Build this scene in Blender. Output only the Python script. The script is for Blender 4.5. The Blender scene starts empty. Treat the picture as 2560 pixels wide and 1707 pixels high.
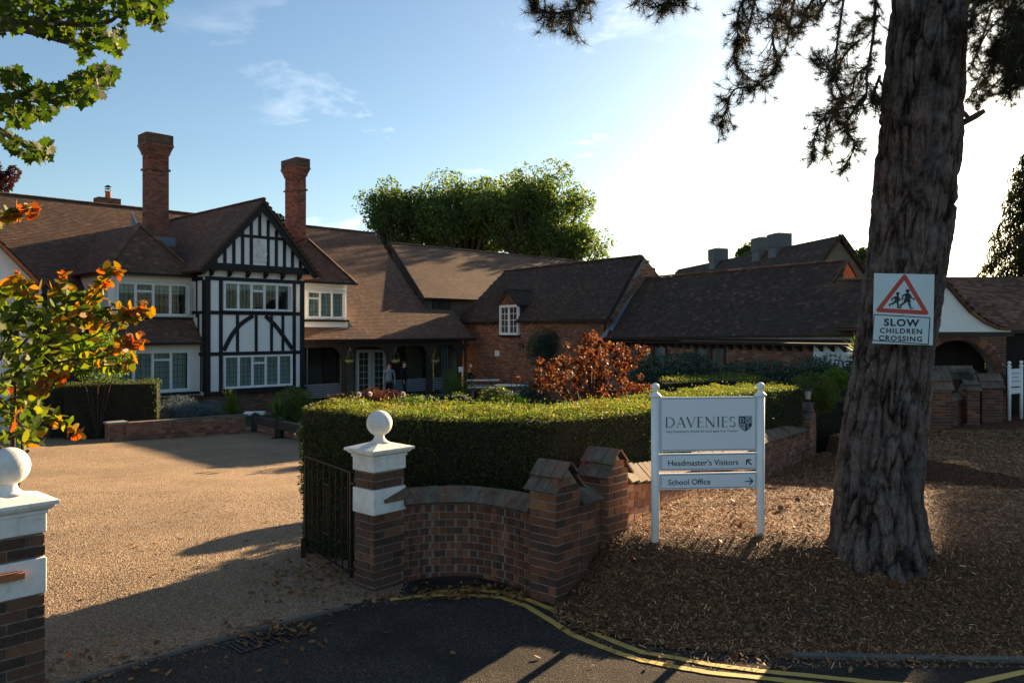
import bpy, math, random
import numpy as np
from mathutils import Vector, Matrix, noise as mnoise

R = math.radians
rng = np.random.default_rng(7)
random.seed(7)
sc = bpy.context.scene
COL = sc.collection

# ------------------------------------------------------------------ camera, world, sun
EYE = 2.45
FPX = 1991.0
HOR = 825.0
cam = bpy.data.cameras.new('camera')
cam.lens = 28.0; cam.sensor_width = 36.0
cam.shift_y = -(853.5 - HOR) / 2560.0
cam.clip_start = 0.1; cam.clip_end = 6000
co = bpy.data.objects.new('camera', cam); COL.objects.link(co)
co.location = (0, 0, EYE); co.rotation_euler = (R(90), 0, 0)
sc.camera = co

SUN_AZ = math.atan2(0.66, 1.0)      # from +Y towards +X
SUN_EL = R(16.0)
world = bpy.data.worlds.new('World'); sc.world = world
world.use_nodes = True
wn = world.node_tree.nodes; wl = world.node_tree.links
wn.clear()
wo = wn.new('ShaderNodeOutputWorld'); bg = wn.new('ShaderNodeBackground')
sky = wn.new('ShaderNodeTexSky'); sky.sky_type = 'NISHITA'
sky.sun_disc = False; sky.sun_elevation = SUN_EL; sky.sun_rotation = SUN_AZ
sky.altitude = 80; sky.air_density = 1.0; sky.dust_density = 0.7; sky.ozone_density = 2.2
bg.inputs['Strength'].default_value = 0.05
tc = wn.new('ShaderNodeTexCoord')
sep = wn.new('ShaderNodeSeparateXYZ'); wl.new(tc.outputs['Generated'], sep.inputs[0])
# thin cirrus: noise on the direction projected to a cloud layer
zz = wn.new('ShaderNodeMath'); zz.operation = 'ADD'; zz.inputs[1].default_value = 0.16; wl.new(sep.outputs[2], zz.inputs[0])
dx = wn.new('ShaderNodeMath'); dx.operation = 'DIVIDE'; wl.new(sep.outputs[0], dx.inputs[0]); wl.new(zz.outputs[0], dx.inputs[1])
dy = wn.new('ShaderNodeMath'); dy.operation = 'DIVIDE'; wl.new(sep.outputs[1], dy.inputs[0]); wl.new(zz.outputs[0], dy.inputs[1])
cmb = wn.new('ShaderNodeCombineXYZ'); cox = wn.new('ShaderNodeMath'); cox.operation = 'ADD'; cox.inputs[1].default_value = 3.35; wl.new(dx.outputs[0], cox.inputs[0])
wl.new(cox.outputs[0], cmb.inputs[0]); wl.new(dy.outputs[0], cmb.inputs[1])
n1 = wn.new('ShaderNodeTexNoise'); n1.inputs['Scale'].default_value = 1.7; n1.inputs['Detail'].default_value = 9; n1.inputs['Roughness'].default_value = 0.62
n1.inputs['Distortion'].default_value = 0.5
wl.new(cmb.outputs[0], n1.inputs['Vector'])
n2 = wn.new('ShaderNodeTexNoise'); n2.inputs['Scale'].default_value = 0.6; n2.inputs['Detail'].default_value = 2
wl.new(cmb.outputs[0], n2.inputs['Vector'])
cr = wn.new('ShaderNodeMapRange'); cr.inputs['From Min'].default_value = 0.55; cr.inputs['From Max'].default_value = 0.78
wl.new(n1.outputs['Fac'], cr.inputs['Value'])
cr2 = wn.new('ShaderNodeMapRange'); cr2.inputs['From Min'].default_value = 0.44; cr2.inputs['From Max'].default_value = 0.6
wl.new(n2.outputs['Fac'], cr2.inputs['Value'])
cm = wn.new('ShaderNodeMath'); cm.operation = 'MULTIPLY'; wl.new(cr.outputs[0], cm.inputs[0]); wl.new(cr2.outputs[0], cm.inputs[1])
cm2 = wn.new('ShaderNodeMath'); cm2.operation = 'MULTIPLY'; cm2.inputs[1].default_value = 0.9; wl.new(cm.outputs[0], cm2.inputs[0])
mx = wn.new('ShaderNodeMix'); mx.data_type = 'RGBA'
tint = wn.new('ShaderNodeMix'); tint.data_type = 'RGBA'; tint.blend_type = 'MULTIPLY'; tint.inputs['Factor'].default_value = 1.0
wl.new(sky.outputs[0], tint.inputs['A']); tint.inputs['B'].default_value = (0.80, 0.84, 0.82, 1)
wl.new(cm2.outputs[0], mx.inputs['Factor']); wl.new(tint.outputs['Result'], mx.inputs['A'])
mx.inputs['B'].default_value = (13.0, 12.6, 12.6, 1)
wl.new(mx.outputs['Result'], bg.inputs['Color']); wl.new(bg.outputs[0], wo.inputs['Surface'])

sl = bpy.data.lights.new('sun', 'SUN'); sl.energy = 5.0; sl.angle = R(0.55); sl.color = (1.0, 0.72, 0.42)
so = bpy.data.objects.new('sun', sl); COL.objects.link(so)
sd = Vector((math.sin(SUN_AZ) * math.cos(SUN_EL), math.cos(SUN_AZ) * math.cos(SUN_EL), math.sin(SUN_EL)))
so.rotation_euler = sd.to_track_quat('Z', 'Y').to_euler()
so.location = (10, 16, 12)
sc.view_settings.view_transform = 'Standard'
sc.view_settings.look = 'None'
sc.view_settings.exposure = 2.02
sc.view_settings.gamma = 1.0
sc.view_settings.use_curve_mapping = False
sc.cycles.max_bounces = 6
sc.cycles.diffuse_bounces = 3
sc.cycles.glossy_bounces = 2
sc.cycles.transmission_bounces = 3
sc.cycles.transparent_max_bounces = 6
sc.cycles.sample_clamp_indirect = 6

def at(px, py, Y):
    """a pixel of the 2560 px photograph at real depth Y"""
    return Vector(((px - 1280) / FPX * Y, Y, EYE - (py - HOR) * Y / FPX))

# ------------------------------------------------------------------ materials
class NT:
    def __init__(s, name):
        m = bpy.data.materials.new(name); m.use_nodes = True
        s.m = m; s.n = m.node_tree.nodes; s.l = m.node_tree.links; s.n.clear()
        s.out = s.n.new('ShaderNodeOutputMaterial')
    def new(s, t, **kw):
        n = s.n.new(t)
        for k, v in kw.items(): setattr(n, k, v)
        return n
    def link(s, a, b): s.l.new(a, b)
    def rand(s):
        g = s.new('ShaderNodeNewGeometry'); o = s.new('ShaderNodeObjectInfo')
        a = s.new('ShaderNodeMath', operation='ADD'); s.link(g.outputs['Random Per Island'], a.inputs[0]); s.link(o.outputs['Random'], a.inputs[1])
        f = s.new('ShaderNodeMath', operation='FRACT'); s.link(a.outputs[0], f.inputs[0])
        return f.outputs[0]
    def ramp(s, src, cols, const=False):
        r = s.new('ShaderNodeValToRGB'); e = r.color_ramp.elements
        if const: r.color_ramp.interpolation = 'CONSTANT'
        e[0].position = cols[0][0]; e[0].color = (*cols[0][1], 1)
        e[1].position = cols[-1][0]; e[1].color = (*cols[-1][1], 1)
        for p, c in cols[1:-1]:
            k = e.new(p); k.color = (*c, 1)
        s.link(src, r.inputs[0]); return r.outputs['Color']
    def noise(s, scale, detail=4, rough=0.55, space='Object', stretch=None):
        t = s.new('ShaderNodeTexCoord')
        n = s.new('ShaderNodeTexNoise'); n.inputs['Scale'].default_value = scale; n.inputs['Detail'].default_value = detail; n.inputs['Roughness'].default_value = rough
        src = t.outputs[space]
        if space == 'World':
            pass
        if stretch:
            mp = s.new('ShaderNodeMapping'); mp.inputs['Scale'].default_value = stretch; s.link(src, mp.inputs[0]); src = mp.outputs[0]
        s.link(src, n.inputs['Vector']); return n.outputs['Fac']
    def wnoise(s, scale, detail=4, rough=0.55):
        g = s.new('ShaderNodeNewGeometry')
        n = s.new('ShaderNodeTexNoise'); n.inputs['Scale'].default_value = scale; n.inputs['Detail'].default_value = detail; n.inputs['Roughness'].default_value = rough
        s.link(g.outputs['Position'], n.inputs['Vector']); return n.outputs['Fac']
    def mix(s, f, a, b, mode='MIX'):
        m = s.new('ShaderNodeMix', data_type='RGBA', blend_type=mode)
        for sock, v in (('Factor', f), ('A', a), ('B', b)):
            if hasattr(v, 'is_output') or isinstance(v, bpy.types.NodeSocket): s.link(v, m.inputs[sock])
            elif isinstance(v, (int, float)): m.inputs[sock].default_value = v
            else: m.inputs[sock].default_value = (*v, 1)
        return m.outputs['Result']
    def rng(s, v, a, b, c=0.0, d=1.0):
        m = s.new('ShaderNodeMapRange'); m.inputs['From Min'].default_value = a; m.inputs['From Max'].default_value = b
        m.inputs['To Min'].default_value = c; m.inputs['To Max'].default_value = d; s.link(v, m.inputs['Value']); return m.outputs[0]
    def bump(s, h, strength=0.4, dist=0.01):
        b = s.new('ShaderNodeBump'); b.inputs['Strength'].default_value = strength; b.inputs['Distance'].default_value = dist
        s.link(h, b.inputs['Height']); return b.outputs[0]
    def bsdf(s, col, rough=0.8, spec=0.3, metal=0.0, normal=None, **kw):
        p = s.new('ShaderNodeBsdfPrincipled')
        if isinstance(col, bpy.types.NodeSocket): s.link(col, p.inputs['Base Color'])
        else: p.inputs['Base Color'].default_value = (*col, 1)
        p.inputs['Roughness'].default_value = rough; p.inputs['Specular IOR Level'].default_value = spec; p.inputs['Metallic'].default_value = metal
        if normal is not None: s.link(normal, p.inputs['Normal'])
        s.link(p.outputs[0], s.out.inputs[0]); return p

M = {}
def simple(name, col, rough=0.7, spec=0.3, var=0.12, scale=6, metal=0.0, bump=0.0):
    t = NT(name); n = t.wnoise(scale, 5)
    c = t.mix(t.rng(n, 0.3, 0.7), tuple(x * (1 - var) for x in col), tuple(min(1, x * (1 + var)) for x in col))
    nm = t.bump(t.wnoise(scale * 12, 4), bump, 0.004) if bump else None
    t.bsdf(c, rough, spec, metal, nm); M[name] = t.m; return t.m

def brick_mat(name, cols, dirt=0.35, moss=0.0):
    t = NT(name); c = t.ramp(t.rand(), cols)
    n = t.wnoise(9, 6, 0.7); c = t.mix(t.rng(n, 0.45, 0.75, 0, dirt), c, (0.03, 0.026, 0.022))
    n2 = t.wnoise(45, 4, 0.7); c = t.mix(t.rng(n2, 0.35, 0.7, 0.0, 0.35), c, (0.24, 0.14, 0.10))
    if moss: c = t.mix(t.rng(t.wnoise(3.3, 5, 0.7), 0.5, 0.7, 0, moss), c, (0.07, 0.075, 0.05))
    t.bsdf(c, 0.9, 0.15, 0, t.bump(t.wnoise(60, 5, 0.7), 0.5, 0.006)); M[name] = t.m

brick_mat('brick_dark', [(0, (0.045, 0.028, 0.026)), (0.35, (0.120, 0.044, 0.028)), (0.75, (0.18, 0.062, 0.036)), (0.93, (0.25, 0.092, 0.048)), (1, (0.32, 0.13, 0.06))], 0.5, 0.45)
brick_mat('brick_orange', [(0, (0.11, 0.048, 0.036)), (0.5, (0.25, 0.100, 0.062)), (0.8, (0.32, 0.135, 0.08)), (1, (0.42, 0.22, 0.14))], 0.32, 0.15)
brick_mat('brick_chimney', [(0, (0.09, 0.04, 0.035)), (0.5, (0.26, 0.085, 0.055)), (1, (0.36, 0.13, 0.08))], 0.45)
brick_mat('brick_soot_and_shade', [(0, (0.035, 0.026, 0.024)), (0.5, (0.085, 0.045, 0.034)), (0.9, (0.12, 0.06, 0.04)), (1, (0.20, 0.09, 0.05))], 0.5, 0.5)  # soot on chimney caps; on gate piers their own shade put into the colour
simple('mortar', (0.25, 0.205, 0.17), 0.95, 0.1, 0.25, 14, bump=0.5)
simple('mortar_dark', (0.22, 0.18, 0.15), 0.95, 0.1, 0.3, 14, bump=0.5)

def tile_mat(name, cols, moss=0.2, lichen=0.2):
    t = NT(name); c = t.ramp(t.rand(), cols)
    n = t.wnoise(1.3, 6, 0.7); c = t.mix(t.rng(n, 0.5, 0.72, 0, moss), c, (0.05, 0.055, 0.022))
    n3 = t.wnoise(0.6, 4, 0.6); c = t.mix(t.rng(n3, 0.4, 0.7, 0, 0.45), c, (0.055, 0.035, 0.028))
    n2 = t.wnoise(5.5, 3, 0.75); c = t.mix(t.rng(n2, 0.69, 0.76, 0, lichen), c, (0.32, 0.31, 0.24))
    t.bsdf(c, 0.85, 0.25, 0, t.bump(t.wnoise(40, 4, 0.7), 0.4, 0.006)); M[name] = t.m
tile_mat('tile_house', [(0, (0.10, 0.058, 0.040)), (0.5, (0.135, 0.076, 0.050)), (0.9, (0.165, 0.092, 0.060)), (1, (0.22, 0.13, 0.085))], 0.12, 0.15)
tile_mat('tile_brown', [(0, (0.13, 0.078, 0.052)), (0.5, (0.165, 0.10, 0.066)), (1, (0.22, 0.135, 0.09))], 0.1, 0.1)
tile_mat('tile_barn', [(0, (0.042, 0.029, 0.022)), (0.5, (0.060, 0.041, 0.030)), (0.90, (0.085, 0.053, 0.038)), (1, (0.17, 0.092, 0.055))], 0.45, 0.95)
tile_mat('tile_moss', [(0, (0.10, 0.05, 0.035)), (0.5, (0.20, 0.10, 0.065)), (1, (0.30, 0.15, 0.09))], 0.5, 0.55)
def coping_mat():
    t = NT('coping'); c = t.ramp(t.rand(), [(0, (0.09, 0.055, 0.045)), (0.6, (0.16, 0.085, 0.06)), (1, (0.22, 0.11, 0.07))])
    c = t.mix(t.rng(t.wnoise(7, 7, 0.75), 0.42, 0.60, 0, 0.85), c, (0.15, 0.155, 0.125)); c = t.mix(t.rng(t.wnoise(24, 5, 0.8), 0.56, 0.66, 0, 0.8), c, (0.30, 0.31, 0.26)); c = t.mix(t.rng(t.wnoise(3, 5, 0.7), 0.5, 0.7, 0, 0.6), c, (0.03, 0.03, 0.022))
    t.bsdf(c, 0.92, 0.15, 0, t.bump(t.wnoise(55, 6, 0.75), 0.7, 0.01)); M['coping'] = t.m
coping_mat()

def slab(name, col, stain, rough=0.6, s=3.0):
    t = NT(name); c = t.mix(t.rng(t.wnoise(s, 6, 0.7), 0.42, 0.78, 0, 0.5), col, stain)
    c = t.mix(t.rng(t.wnoise(s * 9, 5, 0.7), 0.5, 0.8, 0, 0.3), c, stain)
    t.bsdf(c, rough, 0.3, 0, t.bump(t.wnoise(70, 5, 0.6), 0.25, 0.003)); M[name] = t.m
slab('render_white', (0.86, 0.86, 0.84), (0.66, 0.65, 0.60), 0.85, 0.8)
slab('paint_white', (0.86, 0.87, 0.86), (0.60, 0.60, 0.57), 0.45, 2.0)
def stone_white():
    t = NT('stone_white'); c = t.mix(t.rng(t.wnoise(3.5, 6, 0.75), 0.44, 0.66, 0, 0.6), (0.80, 0.79, 0.76), (0.52, 0.50, 0.43))
    c = t.mix(t.rng(t.wnoise(14, 6, 0.8), 0.56, 0.70, 0, 0.55), c, (0.33, 0.34, 0.27)); c = t.mix(t.rng(t.wnoise(60, 4, 0.7), 0.62, 0.72, 0, 0.5), c, (0.25, 0.24, 0.21))
    t.bsdf(c, 0.8, 0.2, 0, t.bump(t.wnoise(60, 5, 0.7), 0.5, 0.005)); M['stone_white'] = t.m
stone_white()
slab('black_timber', (0.012, 0.012, 0.013), (0.035, 0.032, 0.030), 0.6, 3)
slab('dark_oak', (0.045, 0.032, 0.024), (0.09, 0.07, 0.055), 0.75, 4)
slab('brown_frame', (0.10, 0.045, 0.03), (0.06, 0.03, 0.02), 0.6, 4)
slab('lead', (0.17, 0.20, 0.25), (0.30, 0.33, 0.37), 0.5, 3)
slab('galvanised', (0.095, 0.115, 0.125), (0.16, 0.18, 0.19), 0.6, 5)
slab('iron', (0.010, 0.010, 0.011), (0.045, 0.028, 0.02), 0.5, 12)
slab('concrete', (0.24, 0.225, 0.20), (0.13, 0.12, 0.10), 0.9, 5)
slab('concrete_dark', (0.13, 0.12, 0.105), (0.07, 0.062, 0.055), 0.9, 5)
slab('sign_white', (0.66, 0.70, 0.74), (0.58, 0.62, 0.66), 0.35, 2)
slab('sign_panel', (0.80, 0.84, 0.88), (0.76, 0.80, 0.84), 0.4, 2)
slab('sign_reflective', (0.58, 0.68, 0.72), (0.48, 0.57, 0.60), 0.35, 6)
simple('navy', (0.012, 0.022, 0.055), 0.4, 0.4, 0.1)
simple('ink', (0.02, 0.025, 0.032), 0.5, 0.3, 0.1)
simple('shield_grey', (0.30, 0.35, 0.42), 0.5, 0.3, 0.05)
simple('red_paint', (0.48, 0.045, 0.035), 0.4, 0.4, 0.15)
simple('skin', (0.45, 0.27, 0.19), 0.6, 0.3, 0.05)
simple('cloth_white', (0.20, 0.23, 0.26), 0.9, 0.1, 0.08)
simple('cloth_dark', (0.015, 0.016, 0.022), 0.9, 0.1, 0.2)
simple('cloth_grey', (0.08, 0.08, 0.09), 0.9, 0.1, 0.2)
simple('hair', (0.05, 0.035, 0.025), 0.7, 0.2, 0.2)
simple('terracotta', (0.42, 0.15, 0.07), 0.8, 0.2, 0.2)
simple('curtain', (0.60, 0.66, 0.66), 0.9, 0.1, 0.10, 2)
simple('blind', (0.55, 0.56, 0.42), 0.9, 0.1, 0.1, 2)
simple('interior', (0.025, 0.022, 0.019), 0.9, 0.1, 0.3, 2)
simple('interior_wall', (0.22, 0.19, 0.15), 0.9, 0.1, 0.3, 1.2)
simple('cane', (0.35, 0.33, 0.16), 0.8, 0.2, 0.3, 20)
simple('soil', (0.045, 0.034, 0.026), 0.95, 0.1, 0.4, 3, bump=0.6)
simple('brass', (0.5, 0.42, 0.2), 0.35, 0.5, 0.1, 6, metal=1.0)
simple('lamp_glass', (0.55, 0.45, 0.36), 0.3, 0.5, 0.1)

def glass_mat(name, tint, rough, trans):
    t = NT(name); g = t.new('ShaderNodeBsdfGlossy'); g.inputs['Roughness'].default_value = rough; g.inputs['Color'].default_value = (0.9, 0.95, 1, 1)
    tr = t.new('ShaderNodeBsdfTransparent'); tr.inputs['Color'].default_value = (*tint, 1)
    f = t.new('ShaderNodeFresnel'); f.inputs['IOR'].default_value = 1.5
    b = t.bump(t.wnoise(2.5, 3), 0.08, 0.02); t.link(b, g.inputs['Normal']); 
    mm = t.new('ShaderNodeMixShader'); r = t.rng(f.outputs[0], 0.0, 1.0, trans * .3, .38)
    t.link(r, mm.inputs[0]); t.link(tr.outputs[0], mm.inputs[1]); t.link(g.outputs[0], mm.inputs[2]); t.link(mm.outputs[0], t.out.inputs[0]); M[name] = t.m
glass_mat('glass', (0.82, 0.86, 0.84), 0.02, 0.05)
glass_mat('glass_screen', (0.62, 0.72, 0.70), 0.04, 0.10)

def wood_clad(name, a, b):
    t = NT(name); n = t.wnoise(2.2, 6, 0.7)
    c = t.mix(t.rng(n, 0.35, 0.7), a, b); c = t.mix(t.rng(t.rand(), 0, 1, 0, 0.4), c, tuple(x * 0.5 for x in a))
    t.bsdf(c, 0.85, 0.2, 0, t.bump(t.wnoise(30, 5), 0.3, 0.005)); M[name] = t.m
wood_clad('clad_grey', (0.13, 0.105, 0.095), (0.20, 0.165, 0.14))
wood_clad('clad_pale', (0.20, 0.17, 0.14), (0.30, 0.26, 0.21))

def leaf_mat(name, cols, trans=0.45, rough=0.45, spec=0.22, tint=(1.15, 1.25, 0.5), tmul=1.7, patch=None):
    t = NT(name); c = t.ramp(t.rand(), cols)
    c = t.mix(t.rng(t.wnoise(25, 3), 0.3, 0.7, 0, 0.25), c, tuple(x * 0.6 for x in cols[0][1]))
    if patch: c = t.mix(t.rng(t.wnoise(1.6, 5, .7), 0.50, 0.66, 0, 0.65), c, patch); c = t.mix(t.rng(t.wnoise(.9, 3, .6), 0.35, 0.6, 0.5, 0), c, (.035, .065, .012))
    p = t.new('ShaderNodeBsdfPrincipled'); t.link(c, p.inputs['Base Color']); p.inputs['Roughness'].default_value = max(rough, .58); p.inputs['Specular IOR Level'].default_value = spec
    tr = t.new('ShaderNodeBsdfTranslucent'); tc = t.mix(1.0, c, tuple(x * tmul for x in tint), 'MULTIPLY'); t.link(tc, tr.inputs['Color'])
    mm = t.new('ShaderNodeMixShader'); mm.inputs[0].default_value = trans
    t.link(p.outputs[0], mm.inputs[1]); t.link(tr.outputs[0], mm.inputs[2]); t.link(mm.outputs[0], t.out.inputs[0]); M[name] = t.m
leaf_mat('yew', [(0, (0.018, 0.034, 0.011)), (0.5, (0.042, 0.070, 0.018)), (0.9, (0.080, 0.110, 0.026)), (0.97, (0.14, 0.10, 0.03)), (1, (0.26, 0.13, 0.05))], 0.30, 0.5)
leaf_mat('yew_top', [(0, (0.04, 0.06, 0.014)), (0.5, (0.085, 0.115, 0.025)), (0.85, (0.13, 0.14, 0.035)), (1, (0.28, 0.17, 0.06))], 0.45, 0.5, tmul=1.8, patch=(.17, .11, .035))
leaf_mat('laurel', [(0, (0.012, 0.030, 0.016)), (0.6, (0.026, 0.060, 0.032)), (1, (0.05, 0.10, 0.05))], 0.15, 0.3, 0.6)
leaf_mat('oak', [(0, (0.04, 0.068, 0.028)), (0.6, (0.080, 0.115, 0.042)), (1, (0.14, 0.15, 0.05))], 0.5, 0.5, tmul=2.1)
leaf_mat('sycamore', [(0, (0.02, 0.038, 0.008)), (0.6, (0.045, 0.075, 0.012)), (1, (0.09, 0.11, 0.016))], 0.42, 0.4, tint=(1.1, 1.2, 0.25), tmul=1.7)
leaf_mat('acer_red', [(0, (0.06, 0.014, 0.012)), (0.5, (0.17, 0.045, 0.020)), (0.85, (0.29, 0.10, 0.025)), (1, (0.42, 0.22, 0.05))], 0.38, 0.6, tint=(1.1, 1.05, 0.7), tmul=1.3)
leaf_mat('smoke_green', [(0, (0.035, 0.065, 0.012)), (0.6, (0.085, 0.13, 0.015)), (1, (0.20, 0.20, 0.02))], 0.42, 0.42, tint=(1.2, 1.2, 0.3), tmul=1.7)
leaf_mat('smoke_amber', [(0, (0.16, 0.12, 0.010)), (0.5, (0.26, 0.15, 0.012)), (1, (0.34, 0.13, 0.015))], 0.42, 0.42, tint=(1.25, 1.1, 0.25), tmul=1.4)
leaf_mat('smoke_red', [(0, (0.24, 0.05, 0.012)), (1, (0.38, 0.12, 0.012))], 0.4, 0.42, tint=(1.3, 0.9, 0.35), tmul=1.4)
leaf_mat('box_leaf', [(0, (0.05, 0.09, 0.012)), (0.6, (0.10, 0.16, 0.02)), (1, (0.16, 0.20, 0.03))], 0.4, 0.4, tmul=1.9)
leaf_mat('euphorbia', [(0, (0.12, 0.22, 0.02)), (1, (0.24, 0.34, 0.03))], 0.5, 0.5, tmul=1.7)
leaf_mat('silver', [(0, (0.10, 0.15, 0.16)), (1, (0.22, 0.30, 0.32))], 0.15, 0.7, tint=(1, 1, 1), tmul=1)
leaf_mat('grass_leaf', [(0, (0.04, 0.08, 0.015)), (0.7, (0.09, 0.14, 0.03)), (1, (0.18, 0.20, 0.07))], 0.4, 0.4)
leaf_mat('heather', [(0, (0.10, 0.035, 0.025)), (1, (0.20, 0.08, 0.045))], 0.3, 0.6, tint=(1.3, 0.9, 0.6), tmul=1.2)
leaf_mat('dry_leaf', [(0, (0.10, 0.05, 0.02)), (0.5, (0.22, 0.11, 0.04)), (0.85, (0.34, 0.20, 0.09)), (1, (0.5, 0.16, 0.03))], 0.2, 0.7, tint=(1.3, 0.9, 0.6), tmul=1.2)
leaf_mat('copper', [(0, (0.03, 0.012, 0.012)), (1, (0.08, 0.03, 0.025))], 0.3, 0.6, tint=(1.3, 0.8, 0.8), tmul=1.2)
leaf_mat('needle', [(0, (0.014, 0.020, 0.012)), (0.6, (0.030, 0.034, 0.016)), (1, (0.08, 0.055, 0.025))], 0.25, 0.6, tint=(1.2, 1.0, 0.7), tmul=1.2)
leaf_mat('conifer', [(0, (0.022, 0.034, 0.014)), (1, (0.06, 0.065, 0.02))], 0.35, 0.6, tint=(1.3, 1.1, 0.5), tmul=1.5)
leaf_mat('petal', [(0, (0.6, 0.45, 0.35)), (1, (0.8, 0.72, 0.66))], 0.4, 0.6, tint=(1, 1, 1), tmul=1)

def bark_mat(name, lo, hi, grey):
    t = NT(name)
    g = t.new('ShaderNodeNewGeometry'); mp = t.new('ShaderNodeMapping'); mp.inputs['Scale'].default_value = (1, 1, 0.16); t.link(g.outputs['Position'], mp.inputs[0])
    n = t.new('ShaderNodeTexNoise'); n.inputs['Scale'].default_value = 16; n.inputs['Detail'].default_value = 8; n.inputs['Roughness'].default_value = 0.7; t.link(mp.outputs[0], n.inputs['Vector'])
    c = t.mix(t.rng(n.outputs['Fac'], 0.32, 0.66), lo, hi)
    mp2 = t.new('ShaderNodeMapping'); mp2.inputs['Scale'].default_value = (1, 1, 0.35); t.link(g.outputs['Position'], mp2.inputs[0])
    nf = t.new('ShaderNodeTexNoise'); nf.inputs['Scale'].default_value = 55; nf.inputs['Detail'].default_value = 8; nf.inputs['Roughness'].default_value = 0.75; t.link(mp2.outputs[0], nf.inputs['Vector'])
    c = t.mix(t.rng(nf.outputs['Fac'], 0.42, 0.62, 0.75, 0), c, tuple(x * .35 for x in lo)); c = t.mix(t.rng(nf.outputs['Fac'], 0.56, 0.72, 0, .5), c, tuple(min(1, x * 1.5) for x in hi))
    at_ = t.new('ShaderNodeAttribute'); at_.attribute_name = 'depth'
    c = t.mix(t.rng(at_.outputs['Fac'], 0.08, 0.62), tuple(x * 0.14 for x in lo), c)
    c = t.mix(t.rng(t.wnoise(5, 5, 0.7), 0.45, 0.75, 0, 0.55), c, grey)
    t.bsdf(c, 0.95, 0.1, 0, t.bump(nf.outputs['Fac'], 1.0, 0.03)); M[name] = t.m
bark_mat('bark', (0.12, 0.080, 0.066), (0.33, 0.235, 0.195), (0.34, 0.30, 0.29))
simple('bark_plain', (0.09, 0.07, 0.055), 0.95, 0.1, 0.4, 6, bump=0.6)
simple('twig', (0.05, 0.03, 0.022), 0.8, 0.2, 0.3, 20)

def ground_mat(name, kind):
    t = NT(name); g = t.new('ShaderNodeNewGeometry')
    v = t.new('ShaderNodeTexVoronoi'); t.link(g.outputs['Position'], v.inputs['Vector'])
    if kind == 'gravel':
        big = t.wnoise(.35, 4, .6)
        v.inputs['Scale'].default_value = 62
        c = t.ramp(v.outputs['Color'], [(0, (0.15, 0.10, 0.062)), (0.45, (0.31, 0.215, 0.135)), (0.8, (0.45, 0.325, 0.21)), (1, (0.62, 0.50, 0.37))])
        c = t.mix(t.rng(t.wnoise(1.1, 6, 0.65), 0.42, 0.7, 0, 0.35), c, (0.17, 0.12, 0.08))
        c = t.mix(t.rng(t.wnoise(4.5, 6, 0.7), 0.56, 0.72, 0, 0.55), c, (0.08, 0.055, 0.036)); c = t.mix(t.rng(big, .45, .62, 0, .35), c, (.14, .10, .065)); c = t.mix(t.rng(t.wnoise(2.1, 4, .7), .66, .74, 0, .35), c, (.06, .075, .025))
        t.bsdf(c, 0.85, 0.2, 0, t.bump(v.outputs['Distance'], 0.9, 0.02))
    elif kind == 'asphalt':
        v.inputs['Scale'].default_value = 110
        c = t.ramp(v.outputs['Color'], [(0, (0.022, 0.019, 0.017)), (0.6, (0.050, 0.043, 0.037)), (1, (0.16, 0.14, 0.115))])
        c = t.mix(t.rng(t.wnoise(1.6, 6, 0.65), 0.4, 0.7, 0, 0.5), c, (0.035, 0.033, 0.032))
        c = t.mix(t.rng(t.wnoise(14, 5, 0.7), 0.58, 0.72, 0, 0.5), c, (0.12, 0.10, 0.075)); c = t.mix(t.rng(t.wnoise(.8, 3, 0.6), 0.5, 0.54, 0, 0.35), c, (0.022, 0.021, 0.021))
        t.bsdf(c, 0.95, 0.08, 0, t.bump(v.outputs['Distance'], 0.9, 0.008))
    elif kind == 'mulch':
        v.inputs['Scale'].default_value = 48
        c = t.ramp(v.outputs['Color'], [(0, (0.035, 0.019, 0.011)), (0.5, (0.12, 0.058, 0.030)), (0.85, (0.24, 0.125, 0.062)), (1, (0.34, 0.21, 0.12))])
        c = t.mix(t.rng(t.wnoise(2.2, 6, 0.7), 0.45, 0.7, 0, 0.4), c, (0.05, 0.032, 0.024))
        t.bsdf(c, 0.9, 0.15, 0, t.bump(v.outputs['Distance'], 1.0, 0.03))
    else:
        v.inputs['Scale'].default_value = 30
        c = t.ramp(v.outputs['Color'], [(0, (0.03, 0.045, 0.014)), (1, (0.07, 0.09, 0.03))])
        t.bsdf(c, 0.9, 0.15, 0, t.bump(v.outputs['Distance'], 0.9, 0.03))
    M[name] = t.m
for k in ('gravel', 'asphalt', 'mulch', 'lawn'): ground_mat(k, k)
def yellow():
    t = NT('yellow_line'); n = t.wnoise(22, 6, 0.75)
    c = t.mix(t.rng(n, 0.56, 0.70, 0, 0.7), (0.54, 0.36, 0.085), (0.07, 0.062, 0.05))
    t.bsdf(c, 0.75, 0.3, 0, t.bump(t.wnoise(110, 3), 0.5, 0.005)); M['yellow_line'] = t.m
yellow()
t = NT('wood_chip'); t.bsdf(t.ramp(t.rand(), [(0, (0.05, 0.025, 0.012)), (0.35, (0.22, 0.098, 0.040)), (0.8, (0.48, 0.25, 0.105)), (1, (0.72, 0.48, 0.26))]), 0.75, 0.3); M['wood_chip'] = t.m
t = NT('pebble'); t.bsdf(t.ramp(t.rand(), [(0, (0.12, 0.08, 0.05)), (0.5, (0.30, 0.205, 0.13)), (0.85, (0.42, 0.32, 0.22)), (1, (0.6, 0.52, 0.42))]), 0.7, 0.3); M['pebble'] = t.m

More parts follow.
